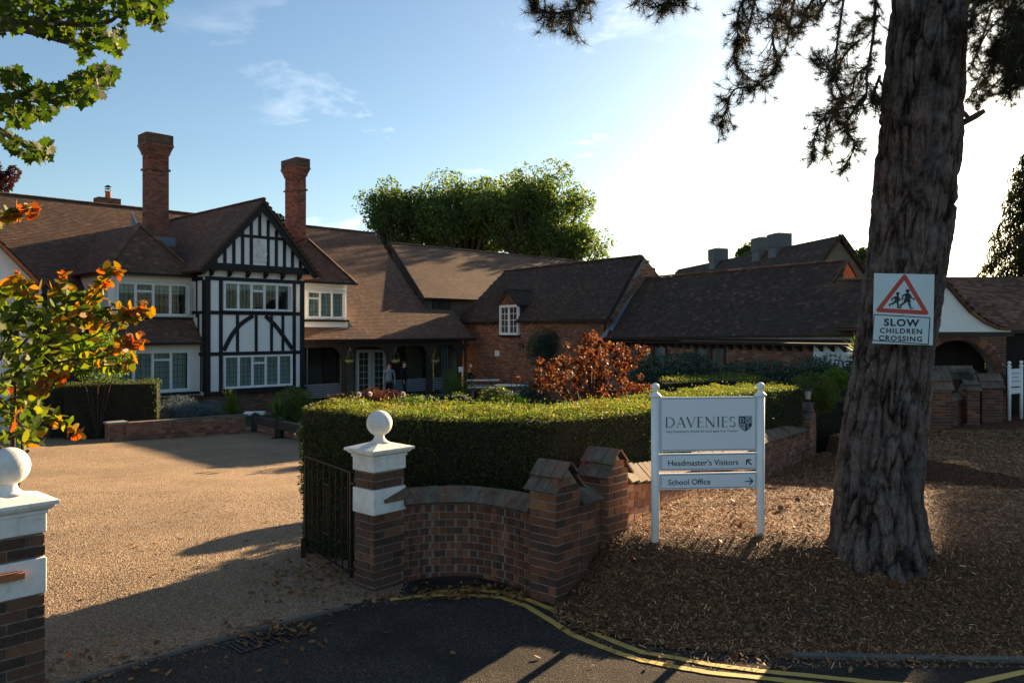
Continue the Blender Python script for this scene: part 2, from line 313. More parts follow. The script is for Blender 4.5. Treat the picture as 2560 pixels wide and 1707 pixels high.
# ------------------------------------------------------------------ mesh helpers
class MB:
    def __init__(s): s.v = []; s.f = []; s.k = []
    def add(s, vs, fs, k=0):
        o = len(s.v); s.v += [tuple(v) for v in vs]; s.f += [tuple(i + o for i in f) for f in fs]; s.k += [k] * len(fs)
    def box(s, a, b, k=0):
        x0, y0, z0 = a; x1, y1, z1 = b
        if x0 > x1: x0, x1 = x1, x0
        if y0 > y1: y0, y1 = y1, y0
        if z0 > z1: z0, z1 = z1, z0
        s.add([(x0, y0, z0), (x1, y0, z0), (x1, y1, z0), (x0, y1, z0), (x0, y0, z1), (x1, y0, z1), (x1, y1, z1), (x0, y1, z1)],
              [(0, 3, 2, 1), (4, 5, 6, 7), (0, 1, 5, 4), (1, 2, 6, 5), (2, 3, 7, 6), (3, 0, 4, 7)], k)
    def beam(s, p, q, w, h, up=(0, 0, 1), k=0):
        p = Vector(p); q = Vector(q); d = (q - p).normalized(); u = Vector(up); sd_ = d.cross(u).normalized(); u = sd_.cross(d).normalized()
        a = sd_ * w / 2; b = u * h / 2
        s.add([p - a - b, p + a - b, p + a + b, p - a + b, q - a - b, q + a - b, q + a + b, q - a + b],
              [(0, 1, 2, 3), (7, 6, 5, 4), (0, 4, 5, 1), (1, 5, 6, 2), (2, 6, 7, 3), (3, 7, 4, 0)], k)
    def prism(s, poly, off, k=0):
        n = len(poly); off = Vector(off); P = [Vector(p) for p in poly]; Q = [p + off for p in P]
        fs = [tuple(range(n))[::-1], tuple(range(n, 2 * n))] + [(i, (i + 1) % n, n + (i + 1) % n, n + i) for i in range(n)]
        s.add(P + Q, fs, k)
    def tube(s, pts, rad, n=8, k=0, cap=True):
        pts = [Vector(p) for p in pts]
        if isinstance(rad, (int, float)): rad = [rad] * len(pts)
        vs = []; prev = None
        for i, p in enumerate(pts):
            d = (pts[min(i + 1, len(pts) - 1)] - pts[max(i - 1, 0)]).normalized()
            if prev is None:
                a = Vector((0, 0, 1)) if abs(d.z) < 0.9 else Vector((1, 0, 0)); x = d.cross(a).normalized()
            else:
                x = (prev - d * prev.dot(d)).normalized()
            prev = x; y = d.cross(x)
            for j in range(n):
                t_ = 2 * math.pi * j / n; vs.append(p + (x * math.cos(t_) + y * math.sin(t_)) * rad[i])
        fs = []
        for i in range(len(pts) - 1):
            for j in range(n): fs.append((i * n + j, i * n + (j + 1) % n, (i + 1) * n + (j + 1) % n, (i + 1) * n + j))
        if cap: fs += [tuple(range(n))[::-1], tuple(range((len(pts) - 1) * n, len(pts) * n))]
        s.add(vs, fs, k)
    def lathe(s, prof, c=(0, 0, 0), n=24, k=0, ang=0):
        vs = []; cx, cy, cz = c
        for r, z in prof:
            for j in range(n):
                t_ = 2 * math.pi * j / n + ang; vs.append((cx + r * math.cos(t_), cy + r * math.sin(t_), cz + z))
        fs = []
        for i in range(len(prof) - 1):
            for j in range(n): fs.append((i * n + j, i * n + (j + 1) % n, (i + 1) * n + (j + 1) % n, (i + 1) * n + j))
        fs += [tuple(range(n))[::-1], tuple(range((len(prof) - 1) * n, len(prof) * n))]
        s.add(vs, fs, k)
    def build(s, name, mats, parent=None, smooth=False):
        me = bpy.data.meshes.new(name); me.from_pydata(s.v, [], s.f)
        if not isinstance(mats, (list, tuple)): mats = [mats]
        for m in mats: me.materials.append(M[m])
        if len(mats) > 1: me.polygons.foreach_set('material_index', s.k)
        if smooth: me.polygons.foreach_set('use_smooth', [True] * len(me.polygons))
        me.update()
        o = bpy.data.objects.new(name, me); COL.objects.link(o)
        if parent: o.parent = parent
        return o

def tag(o, label, cat, group=None, kind=None):
    o['label'] = label; o['category'] = cat
    if group: o['group'] = group
    if kind: o['kind'] = kind
    return o
def root(name, label, cat, loc=(0, 0, 0), rz=0.0, group=None):
    o = bpy.data.objects.new(name, None); COL.objects.link(o); o.location = loc; o.rotation_euler = (0, 0, rz)
    o.empty_display_size = 0.2
    return tag(o, label, cat, group)
def structure(o, label=None):
    o['kind'] = 'structure'
    if label: o['label'] = label
    return o

def fast_mesh(name, V, nper, F, mats, parent=None, midx=None, smooth=False):
    """V (N*nper,3); F list of polygons for one piece (index tuples)"""
    N = len(V) // nper; me = bpy.data.meshes.new(name)
    me.vertices.add(len(V)); me.vertices.foreach_set('co', np.ascontiguousarray(V, dtype=np.float32).ravel())
    fl = np.concatenate([np.array(f) for f in F]); ft = np.array([len(f) for f in F])
    loops = (fl[None, :] + (np.arange(N) * nper)[:, None]).ravel()
    tot = np.tile(ft, N); st = np.concatenate([[0], np.cumsum(tot)[:-1]])
    me.loops.add(len(loops)); me.loops.foreach_set('vertex_index', loops.astype(np.int32))
    me.polygons.add(len(tot)); me.polygons.foreach_set('loop_start', st.astype(np.int32))
    if not isinstance(mats, (list, tuple)): mats = [mats]
    for m in mats: me.materials.append(M[m])
    if midx is not None: me.polygons.foreach_set('material_index', np.repeat(midx, len(F)).astype(np.int32))
    me.polygons.foreach_set('use_smooth', np.full(len(tot), bool(smooth)))
    me.update(calc_edges=True); me.validate()
    o = bpy.data.objects.new(name, me); COL.objects.link(o)
    if parent: o.parent = parent
    return o

UNIT = {
 'box': ([(-.5, -.5, -.5), (.5, -.5, -.5), (.5, .5, -.5), (-.5, .5, -.5), (-.5, -.5, .5), (.5, -.5, .5), (.5, .5, .5), (-.5, .5, .5)],
         [(0, 3, 2, 1), (4, 5, 6, 7), (0, 1, 5, 4), (1, 2, 6, 5), (2, 3, 7, 6), (3, 0, 4, 7)]),
 # tile: x across, y up the slope, z off the roof; the lower edge stands proud
 'tile': ([(-.5, -.5, 0), (.5, -.5, 0), (.5, -.5, 1), (-.5, -.5, 1), (-.5, .62, -.5), (.5, .62, -.5), (.5, .62, .25), (-.5, .62, .25)],
          [(0, 1, 2, 3), (3, 2, 6, 7), (1, 5, 6, 2), (4, 0, 3, 7)]),
 'cap': (lambda n=7: ([(x, 0.5 * math.cos(math.pi * j / n), 0.5 * math.sin(math.pi * j / n) * (1.0 if x > 0 else 0.9)) for x in (-.5, .5) for j in range(n + 1)],
          [(j, j + 1, n + 2 + j, n + 1 + j) for j in range(n)] + [tuple(range(n + 1))[::-1], tuple(range(n + 1, 2 * n + 2))]))(),
}
UM = {}
def unit_mesh(kind, mat):
    k = (kind, mat)
    if k not in UM:
        me = bpy.data.meshes.new(kind); me.from_pydata(UNIT[kind][0], [], UNIT[kind][1]); me.materials.append(M[mat]); UM[k] = me
    return UM[k]

def pieces(name, A, kind, mat, parent, limit=300, label=None):
    """A: (N,4,4) matrices local to parent. The nearest `limit` in the picture become objects of their own, the rest one mesh."""
    if not len(A): return
    A = np.asarray(A, dtype=np.float64)
    W = np.array(parent_matrix(parent)); P = (W @ A)[:, :3, 3]
    Yd = np.maximum(P[:, 1], 0.1); px = 1280 + FPX * P[:, 0] / Yd; py = HOR - FPX * (P[:, 2] - EYE) / Yd
    inside = (P[:, 1] > 0.3) & (px > -30) & (px < 2590) & (py > -30) & (py < 1740)
    nrm = (W @ A)[:, :3, 1 if kind == 'box' else 2]
    if kind == 'box': nrm = -nrm
    facing = np.einsum('ij,ij->i', nrm, np.array([0, 0, EYE]) - P) > 0
    score = np.where(inside & facing, 1.0 / Yd, -1); order = np.argsort(-score)
    near = [i for i in order[:limit] if score[i] > 0]
    me = unit_mesh(kind, mat)
    for i in near:
        o = bpy.data.objects.new(name, me); COL.objects.link(o); o.parent = parent
        o.matrix_parent_inverse = Matrix.Identity(4); o.matrix_basis = Matrix(A[i].tolist())
    ns = set(near); rest = np.array([i for i in range(len(A)) if i not in ns], dtype=int)
    if len(rest):
        uv = np.array(UNIT[kind][0]); uh = np.c_[uv, np.ones(len(uv))]
        V = np.einsum('nij,vj->nvi', A[rest], uh)[:, :, :3].reshape(-1, 3)
        o = fast_mesh(name, V, len(uv), UNIT[kind][1], mat, parent); o['kind'] = 'stuff'

def parent_matrix(p):
    m = p.matrix_basis.copy()
    if p.rotation_euler.z or p.location.length: m = Matrix.LocRotScale(p.location, p.rotation_euler, p.scale)
    if p.parent: m = parent_matrix(p.parent) @ m
    return m

def mat4(o, x, y, z):
    A = np.eye(4); A[:3, 0] = x; A[:3, 1] = y; A[:3, 2] = z; A[:3, 3] = o; return A

def inpoly(pt, poly):
    x, y = pt; c = False; j = len(poly) - 1
    for i in range(len(poly)):
        xi, yi = poly[i]; xj, yj = poly[j]
        if (yi > y) != (yj > y) and x < (xj - xi) * (y - yi) / (yj - yi) + xi: c = not c
        j = i
    return c

def brick_list(org, d, nrm, length, z0, z1, inside=None, header=False, depth=0.03, course=0.075, L=0.225, phase=0):
    """courses of bricks on a flat face; d = along, nrm = outward"""
    org = np.array(org, float); d = np.array(d, float); n = np.array(nrm, float); out = []
    nc = int((z1 - z0) / course + 0.3)
    for c in range(nc):
        z = z0 + (c + .5) * course
        x = 0.0; k = (c + phase) % 2
        if header: w = L / 2; x = -w / 2 if k else 0
        else: w = L
        if not header and k: x = -L / 2
        while x < length - 0.02:
            a = max(x, 0); b = min(x + w, length); x += w
            if b - a < 0.04: continue
            u = (a + b) / 2
            if inside and not inside(u, z): continue
            j = rng.uniform(-0.002, 0.003)
            o = org + d * u + np.array([0, 0, z]) + n * (j - depth / 2 + 0.003)
            out.append(mat4(o, d * (b - a - 0.013), -n * depth, np.array([rng.uniform(-.001, .001), 0, course - 0.014])))
    return out

def roof(parent, poly, mat='tile_house', limit=150, holes=(), gauge=0.10, w=0.165, base='tile_house', skirt=True):
    """poly: planar polygon, first edge is the eaves"""
    P = [Vector(p) for p in poly]; e = (P[1] - P[0]).normalized()
    n = Vector((0, 0, 0))
    for i in range(len(P)): n += P[i].cross(P[(i + 1) % len(P)])
    n.normalize()
    if n.z < 0: n = -n
    u = n.cross(e)
    if u.z < 0: u = -u
    O = P[0]; q = [((p - O).dot(e), (p - O).dot(u)) for p in P]
    hq = [[((Vector(p) - O).dot(e), (Vector(p) - O).dot(u)) for p in h] for h in holes]
    mb = MB(); mb.prism([p - n * 0.015 for p in P], -n * 0.07); mb.build('roof_deck', base, parent)
    x0 = min(a for a, b in q); x1 = max(a for a, b in q); y1 = max(b for a, b in q)
    A = []; ea = np.array(e); ua = np.array(u); na = np.array(n); Oa = np.array(O)
    for j in range(int(y1 / gauge) + 1):
        v = (j + .5) * gauge; i0 = int(x0 / w) - 1
        for i in range(i0, int(x1 / w) + 2):
            c = (i + .5 * (j % 2)) * w
            if not inpoly((c, v), q): continue
            if any(inpoly((c, v), h) for h in hq): continue
            sag = 0.003 * math.sin(c * 0.5) + 0.0015 * math.sin(c * 1.1 + j * 0.05)
            o = Oa + ea * c + ua * (v + rng.uniform(-.0006, .0006)) + na * (sag + rng.uniform(0, 0.0006))
            A.append(mat4(o, ea * w, ua * gauge, na * 0.011 * gauge / .1))
    return A

def ridge_caps(p, q, r=0.085, L=0.33):
    p = np.array(p, float); q = np.array(q, float); d = q - p; D = np.linalg.norm(d); d /= D; n = int(D / L)
    s_ = np.cross(d, (0, 0, 1)); s_ /= np.linalg.norm(s_); up = np.cross(s_, d); out = []
    for i in range(n):
        o = p + d * (i + .5) * D / n + up * (rng.uniform(-.003, .003) - .03)
        out.append(mat4(o, d * (D / n * 1.02), s_ * 2 * r, up * 2 * r * 0.8))
    return out

# leaf clouds ------------------------------------------------------
def unit_vecs(n):
    v = rng.normal(size=(n, 3)); return v / np.linalg.norm(v, axis=1)[:, None]
SH = {
 'diamond': ([(0, -1), (.45, 0), (0, 1), (-.45, 0)], [(0, 1, 2, 3)]),
 'oval': ([(0, -1), (.34, -.62), (.5, 0), (.40, .6), (0, .95), (-.40, .6), (-.5, 0), (-.34, -.62)], [tuple(range(8))]),
 'sliver': ([(-.10, -1), (.17, -.8), (.14, .9), (-.16, 1)], [(0, 1, 2, 3)]),
 'needle': ([(-.03, 0), (.03, 0), (0, 1)], [(0, 1, 2)]),
 'blade': ([(-.04, 0), (.04, 0), (.035, .5), (0, 1), (-.035, .5)], [(0, 1, 2, 3, 4)]),
 'palmate': ([(0, -1), (.18, -.55), (.68, -.50), (.52, -.08), (.92, .30), (.42, .42), (0, 1.0), (-.42, .42), (-.92, .30), (-.52, -.08), (-.68, -.50), (-.18, -.55)],
             [(0, 1, 3, 5, 6, 7, 9, 11), (1, 2, 3), (3, 4, 5), (7, 8, 9), (9, 10, 11)]),
}
def leaf_verts(P, size, N=None, bias=0.0, shape='diamond', Y=None, curl=0.15):
    n = len(P); size = np.broadcast_to(np.asarray(size, float), (n,))
    z = unit_vecs(n)
    if N is not None: z = z * (1 - bias) + N * bias; z /= np.linalg.norm(z, axis=1)[:, None]
    r = unit_vecs(n) if Y is None else Y
    y = r - z * np.einsum('ij,ij->i', r, z)[:, None]; y /= (np.linalg.norm(y, axis=1)[:, None] + 1e-9); x = np.cross(y, z)
    s2 = np.array(SH[shape][0])
    V = P[:, None, :] + size[:, None, None] * (x[:, None, :] * s2[None, :, 0:1] + y[:, None, :] * s2[None, :, 1:2] + z[:, None, :] * (curl * (np.abs(s2[:, 0]) * 1.0 + 0.35 * s2[:, 1] ** 2))[None, :, None])
    return V.reshape(-1, 3)
def leaves(name, P, size, mat, parent=None, N=None, bias=0.0, shape='diamond', Y=None, midx=None):
    return fast_mesh(name, leaf_verts(P, size, N, bias, shape, Y), len(SH[shape][0]), SH[shape][1], mat, parent, midx, smooth=True)

def clump_points(C, rad, n):
    """n points around each centre in C, denser at the shell"""
    idx = rng.integers(0, len(C), n); d = unit_vecs(n); r = rad[idx] * rng.uniform(0.55, 1.05, n) ** 0.6
    return C[idx] + d * r[:, None], d

# ------------------------------------------------------------------ terrain
GH = -0.65
def drive_z(x, y):
    t = min(max((y - 8.0) / 15.0, 0.0), 1.0); return GH * t
ROAD_EDGE = [(-0.9, 7.35), (0.25, 6.95), (0.55, 6.55), (0.95, 6.3), (1.45, 6.1), (2.1, 6.0), (3.0, 5.95), (4.2, 5.9), (5.6, 6.05), (7.5, 6.4), (11, 7.4), (16, 9.5)]
def edge_dist(x, y):
    for i in range(len(ROAD_EDGE) - 1):
        a, b = ROAD_EDGE[i], ROAD_EDGE[i + 1]
        if a[0] <= x <= b[0]:
            yy = a[1] + (b[1] - a[1]) * (x - a[0]) / (b[0] - a[0]); return y - yy
    return y - (ROAD_EDGE[0][1] if x < ROAD_EDGE[0][0] else ROAD_EDGE[-1][1])
def sm(t): t = min(max(t, 0), 1); return t * t * (3 - 2 * t)
def mulch_z(x, y):
    d = edge_dist(x, y)
    peak = 0.50 if x > 0.9 else 0.12 + 0.38 * sm((x - 0.35) / 0.7)
    bank = peak * sm(d / 1.55)
    far = -0.72 * sm((y - 8.2) / 7.0) if x < 7 else -0.40 * sm((y - 8.2) / 9.0)
    n = mnoise.noise(Vector((x * 1.3, y * 1.3, 3))) * 0.035 + mnoise.noise(Vector((x * 5, y * 5, 9))) * 0.014
    return 0.012 + bank + far + n * sm(d / 0.6 + 0.2)

def sheet(name, x0, x1, y0, y1, nx, ny, zf, mat, keep=None, power=1.0):
    xs = np.linspace(x0, x1, nx + 1); ys = y0 + (y1 - y0) * np.linspace(0, 1, ny + 1) ** power
    V = [(x, y, zf(x, y)) for y in ys for x in xs]; F = []
    for j in range(ny):
        for i in range(nx):
            cx = (xs[i] + xs[i + 1]) / 2; cy = (ys[j] + ys[j + 1]) / 2
            if keep and not keep(cx, cy): continue
            a = j * (nx + 1) + i; F.append((a, a + 1, a + nx + 2, a + nx + 1))
    me = bpy.data.meshes.new(name); me.from_pydata(V, [], F); me.materials.append(M[mat])
    me.polygons.foreach_set('use_smooth', [True] * len(F)); me.update()
    o = bpy.data.objects.new(name, me); COL.objects.link(o); return structure(o)

def base_z(x, y):
    return drive_z(x, y) - 0.06 - (0.4 if (x > 0 and y > 8) else 0) * sm((y - 8) / 4) * 0.6 - (0.25 if y < -6 else 0)
sheet('ground', -900, 900, -60, 2500, 60, 160, lambda x, y: (base_z(x, y) if y > 2 else -0.08), 'lawn', power=2.2)
def kerb_y(x):                          # the stone edging between gravel and road
    return 7.14 + 1.0 * (x + 1.45) if x < -1.45 else 7.14 + 0.35 * (x + 1.45)
sheet('road', -14, 16, -8, 11, 60, 60, lambda x, y: 0.0, 'asphalt', keep=lambda x, y: y < max(kerb_y(x), 0) + 1.0 or x > -0.6 and y < 7.9 + max(0, (x - 4) * 0.25))
GRN = lambda x, y: drive_z(x, y) + 0.006 + mnoise.noise(Vector((x * 0.7, y * 0.7, 0))) * 0.02 + mnoise.noise(Vector((x * 3, y * 3, 5))) * 0.006
def gravel_keep(x, y):
    if y < kerb_y(x) + 0.02: return False
    return not (x > -1.0 and y < 9.4)
sheet('gravel_drive', -18, 1.5, 1.0, 25.5, 130, 180, GRN, 'gravel', keep=gravel_keep)

def wall_y_at(x):   # line of the garden wall, used as the mulch's back edge
    return None
WALL = [(1.12, 7.85), (1.62, 8.75), (2.35, 10.1), (3.2, 11.65), (4.48, 14.0), (5.3, 15.35), (6.15, 16.6)]
def left_of_wall(x, y):
    if y <= WALL[0][1]: return x < 0.35
    for i in range(len(WALL) - 1):
        a, b = WALL[i], WALL[i + 1]
        if a[1] <= y <= b[1]:
            return x < a[0] + (b[0] - a[0]) * (y - a[1]) / (b[1] - a[1]) - 0.12
    return x < 6.15 + (y - 16.6) * 0.9
sheet('mulch_bed', -0.2, 17.0, 5.7, 27, 150, 190, mulch_z, 'mulch', keep=lambda x, y: edge_dist(x, y) > -0.06 and not left_of_wall(x, y), power=1.25)
sheet('garden_bed', -7.5, 12, 8.8, 40, 60, 60, lambda x, y: (GH if y > 20 else drive_z(x, y)) + 0.03, 'soil',
      keep=lambda x, y: (left_of_wall(x, y) or y > 24) and x > (-2.3 if y < 20 else -7) and y < 40)

# wood chips, pebbles, fallen leaves
def chips():
    n = 110000
    Y = 5.75 + rng.uniform(0, 1, n * 2) ** 1.7 * 13; X = rng.uniform(0, 12, n * 2)
    vis = (1280 + FPX * X / Y < 2620)
    X, Y = X[vis], Y[vis]
    P = []
    for x, y in zip(X, Y):
        if edge_dist(x, y) > -0.02 - 0.42 * random.random() ** 5 and not left_of_wall(x, y): P.append((x, y, mulch_z(x, y) + 0.008))
        if len(P) >= n: break
    P = np.array(P); sz = rng.uniform(0.006, 0.020, len(P)) * (1 + 0.05 * (P[:, 1] - 6)) * np.where(rng.uniform(size=len(P)) < .06, 1.7, 1)
    o = leaves('wood_chips', P, sz, 'wood_chip', None, N=np.tile([0, 0, 1.], (len(P), 1)), bias=0.55, shape='sliver')
    tag(o, 'loose brown bark chippings spread over the bank around the pine', 'bark chippings', kind='stuff')
chips()
def pebbles():
    n = 42000; Y = 4.2 + rng.uniform(0, 1, n * 3) ** 1.5 * 9.0; X = -0.62 * Y + rng.uniform(0, 1, n * 3) * (0.62 * Y - 0.8)
    P = [(x, y, GRN(x, y) + 0.002) for x, y in zip(X, Y) if y > kerb_y(x) - 0.25 * (random.random() ** 3) and not (x > -1.0 and y < 9.4)][:n]
    P = np.array(P); s_ = rng.uniform(0.003, 0.0065, len(P))
    tet = np.array([(-1, -.6, 0), (1, -.7, 0), (.1, 1, 0), (0, 0, 1.1)]); a = rng.uniform(0, 6.28, len(P))
    c, s0 = np.cos(a), np.sin(a)
    Vx = tet[None, :, 0] * c[:, None] - tet[None, :, 1] * s0[:, None]; Vy = tet[None, :, 0] * s0[:, None] + tet[None, :, 1] * c[:, None]
    V = P[:, None, :] + np.stack([Vx, Vy, np.broadcast_to(tet[None, :, 2], Vx.shape)], -1) * s_[:, None, None]
    o = fast_mesh('pebbles', V.reshape(-1, 3), 4, [(0, 1, 3), (1, 2, 3), (2, 0, 3)], 'pebble')
    tag(o, 'loose buff pebbles lying on the gravel drive', 'gravel', kind='stuff')
pebbles()
def fallen():
    P = []
    def scat(n, cx, cy, rx, ry, zf):
        for _ in range(n):
            x = cx + rx * random.gauss(0, .5); y = cy + ry * random.gauss(0, .5)
            if y > 4 and not (-1.45 < x < -0.95 and y > 7.4): P.append((x, y, zf(x, y) + 0.012))
    rz = lambda x, y: 0.004 if y < kerb_y(x) or x > -1 else GRN(x, y)
    scat(300, -1.9, 8.0, 0.7, 0.8, rz); scat(420, -0.4, 7.40, 1.2, 0.26, rz); scat(90, 0.9, 6.55, 0.8, 0.3, rz); scat(80, 2.2, 6.0, 1.4, 0.25, rz)
    scat(60, -2.3, 6.2, 1.2, 0.5, rz); scat(90, -1.95, 6.45, .35, .25, rz); scat(40, -2.9, 5.9, .5, .5, rz); scat(60, -3.6, 5.6, 0.7, 0.7, rz); scat(70, -4, 9, 3, 3, rz)
    scat(200, 2.6, 8, 2.2, 1.6, lambda x, y: mulch_z(x, y)); scat(120, 5, 9, 3, 3, lambda x, y: mulch_z(x, y))
    P = np.array(P)
    o = leaves('fallen_leaves', P, rng.uniform(0.014, 0.038, len(P)), 'dry_leaf', N=np.tile([0, 0, 1.], (len(P), 1)), bias=0.65, shape='oval')
    tag(o, 'scattered dry brown fallen leaves on gravel, road and chippings', 'fallen leaves', kind='stuff')
fallen()

# road edging, yellow lines, drain
def flat_strip(name, pts, w, z, mat, h=0.003):
    mb = MB(); n = len(pts)
    L = []
    for i, p in enumerate(pts):
        a = Vector(pts[max(i - 1, 0)]); b = Vector(pts[min(i + 1, n - 1)]); d = (b - a).normalized(); s_ = Vector((-d.y, d.x)) * w / 2; p = Vector(p)
        ww = 1 + 0.12 * math.sin(i * 2.7) ; L.append((p - s_ * ww, p + s_ * ww))
    for i in range(n - 1):
        a, b = L[i]; c, d = L[i + 1]
        mb.prism([(a.x, a.y, z), (b.x, b.y, z), (d.x, d.y, z), (c.x, c.y, z)], (0, 0, h))
    return mb.build(name, mat)
def road_pt(px, py): Y = EYE * FPX / (py - HOR); return ((px - 1280) / FPX * Y, Y)
def dense(pts, k=4):
    out = []
    for i in range(len(pts) - 1):
        for j in range(k):
            t_ = j / k; out.append((pts[i][0] * (1 - t_) + pts[i + 1][0] * t_, pts[i][1] * (1 - t_) + pts[i + 1][1] * t_))
    return out + [pts[-1]]
la = [road_pt(*p) for p in ((1060, 1487), (1110, 1478), (1166, 1475), (1200, 1475.5), (1258, 1482), (1316, 1497.5), (1373, 1520.6), (1431, 1552), (1489, 1584), (1547, 1608.5), (1605, 1630.5), (1692, 1645), (1778, 1662), (1894, 1677), (2010, 1688), (2183, 1706), (2400, 1722))]
lb = [road_pt(*p) for p in ((975, 1499), (1040, 1491), (1110, 1487), (1200, 1489), (1258, 1494.6), (1316, 1515), (1373, 1549.5), (1431, 1587), (1489, 1611), (1547, 1633), (1605, 1651), (1692, 1668), (1778, 1682.6), (1894, 1694), (2010, 1707), (2200, 1728))]
o = flat_strip('yellow_line', dense(la), 0.062, 0.004, 'yellow_line'); structure(o, 'yellow no-parking line nearer the wall and chippings')
o = flat_strip('yellow_line', dense(lb), 0.062, 0.004, 'yellow_line'); structure(o, 'yellow no-parking line on the roadward side')
o = flat_strip('yellow_line', [road_pt(2420, 1712), road_pt(2480, 1698), road_pt(2560, 1680), road_pt(2700, 1660)], 0.062, 0.004, 'yellow_line'); structure(o, 'short yellow line in the lower right road corner')
# concrete edging of the gravel: one stone after another
kr = root('edging_stones', 'line of weathered concrete edging stones between gravel drive and road', 'edging')
x = -4.6
while x < -1.5:
    mb = MB(); y = kerb_y(x); L = 0.88; d = Vector((L, kerb_y(x + L) - y, 0)).normalized(); j = random.uniform(-.006, .006)
    mb.beam((x, y, 0.0 + j), Vector((x, y, 0.0 + j)) + d * (L - 0.012), 0.038, 0.05); mb.build('edging_stone', 'concrete_dark', kr); x += d.x * L
kr2 = root('kerb_stones', 'low worn kerb stones along the road below the pine', 'kerb')
for (xa, ya), (xb, yb) in zip(ROAD_EDGE[5:-2], ROAD_EDGE[6:-1]):
    a = Vector((xa, ya - 0.02, 0.01)); b = Vector((xb, yb - 0.02, 0.01)); n = max(1, int((b - a).length / 0.9))
    for i in range(n):
        mb = MB(); mb.beam(a.lerp(b, i / n) - Vector((0, 0, .035)), a.lerp(b, (i + 0.985) / n) - Vector((0, 0, .035 + .012 * (i % 2))), 0.07, 0.10); mb.build('kerb_stone', 'concrete_dark', kr2)
dr = root('drain_grate', 'rusty iron drain grate sunk in the asphalt beside the edging', 'drain', (-1.98, 6.28, 0.003), R(45))
dr.scale = (.85, .75, .6)
mb = MB(); mb.box((-.27, -.17, 0), (.27, -.15, .012)); mb.box((-.27, .15, 0), (.27, .17, .012)); mb.box((-.27, -.149, 0), (-.25, .149, .012)); mb.box((.25, -.149, 0), (.27, .149, .012)); mb.build('frame', 'iron', dr)
for i in range(9):
    mb = MB(); mb.beam((-.215 + i * .054, -.149, .005), (-.215 + i * .054, .149, .005), .016, .012); mb.build('bar', 'iron', dr)

# ------------------------------------------------------------------ gate piers and near walls
PA = math.atan2(0.747, 0.664)
def gate_pier(label, corner, brickmat, w=0.37, d=0.30, stub=False):
    r = root('gate_pier', label, 'gate pier', (corner[0], corner[1], 0), PA, 'ball-topped gate piers')
    mb = MB(); mb.box((0.006, 0.006, -0.1), (w - .006, d - .006, 0.71)); mb.box((0.006, 0.006, 0.953), (w - .006, d - .006, 1.11)); mb.build('mortar', 'mortar_dark', r)
    A = []
    for z0, z1, ph in ((-0.04, 0.71, 0), (0.955, 1.105, 1)):
        A += brick_list((0, 0, 0), (1, 0, 0), (0, -1, 0), w, z0, z1, phase=ph)
        A += brick_list((0, d, 0), (0, -1, 0), (-1, 0, 0), d, z0, z1, phase=ph + 1)
        A += brick_list((w, 0, 0), (0, 1, 0), (1, 0, 0), d, z0, z1, phase=ph + 1)
        A += brick_list((w, d, 0), (-1, 0, 0), (0, 1, 0), w, z0, z1, phase=ph)
    pieces('brick', A, 'box', brickmat, r, 300)  # dark brick tone carries the pier's own shade
    for z0, z1 in ((0.71, 0.953), (1.11, 1.245)):
        mb = MB(); n = 10
        # render band with slightly ragged lower and upper edges
        mb.box((-0.012, -0.012, z0 + .004), (w + .012, d + .012, z1 - .004)); b = mb.build('painted_band', 'stone_white', r)
        bm = b.modifiers.new('bevel', 'BEVEL'); bm.width = 0.008; bm.segments = 2
    cx, cy = w / 2, d / 2
    mb = MB()
    def ring(a, z0, z1, a2=None):
        a2 = a if a2 is None else a2
        x0, x1, y0, y1 = -a, w + a, -a, d + a; X0, X1, Y0, Y1 = -a2, w + a2, -a2, d + a2
        mb.add([(x0, y0, z0), (x1, y0, z0), (x1, y1, z0), (x0, y1, z0), (X0, Y0, z1), (X1, Y0, z1), (X1, Y1, z1), (X0, Y1, z1)],
               [(0, 3, 2, 1), (4, 5, 6, 7), (0, 1, 5, 4), (1, 2, 6, 5), (2, 3, 7, 6), (3, 0, 4, 7)])
    ring(0.022, 1.240, 1.262); ring(0.022, 1.262, 1.282, 0.045); ring(0.050, 1.282, 1.300); ring(0.072, 1.3005, 1.325)
    mb.add([(-.072, -.072, 1.3255), (w + .072, -.072, 1.3255), (w + .072, d + .072, 1.3255), (-.072, d + .072, 1.3255), (cx - .07, cy - .07, 1.372), (cx + .07, cy - .07, 1.372), (cx + .07, cy + .07, 1.372), (cx - .07, cy + .07, 1.372)],
           [(0, 3, 2, 1), (4, 5, 6, 7), (0, 1, 5, 4), (1, 2, 6, 5), (2, 3, 7, 6), (3, 0, 4, 7)])
    cap = mb.build('cap', 'stone_white', r); b = cap.modifiers.new('bevel', 'BEVEL'); b.width = 0.004; b.segments = 2
    mb = MB(); mb.lathe([(.10, 0), (.075, .015), (.052, .04), (.046, .065), (.05, .085)], (cx, cy, 1.368), 28); mb.build('neck', 'stone_white', r, True)
    mb = MB(); R0 = .124; mb.lathe([(R0 * math.sin(math.pi * i / 22) + 1e-4, -R0 * math.cos(math.pi * i / 22)) for i in range(23)], (cx, cy, 1.553), 40); mb.build('ball', 'stone_white', r, True)
    return r, w, d
gp, gw, gd = gate_pier('white ball-topped gate pier joined to the curved brick wall and iron gate', (-1.291, 7.45), 'brick_soot_and_shade')
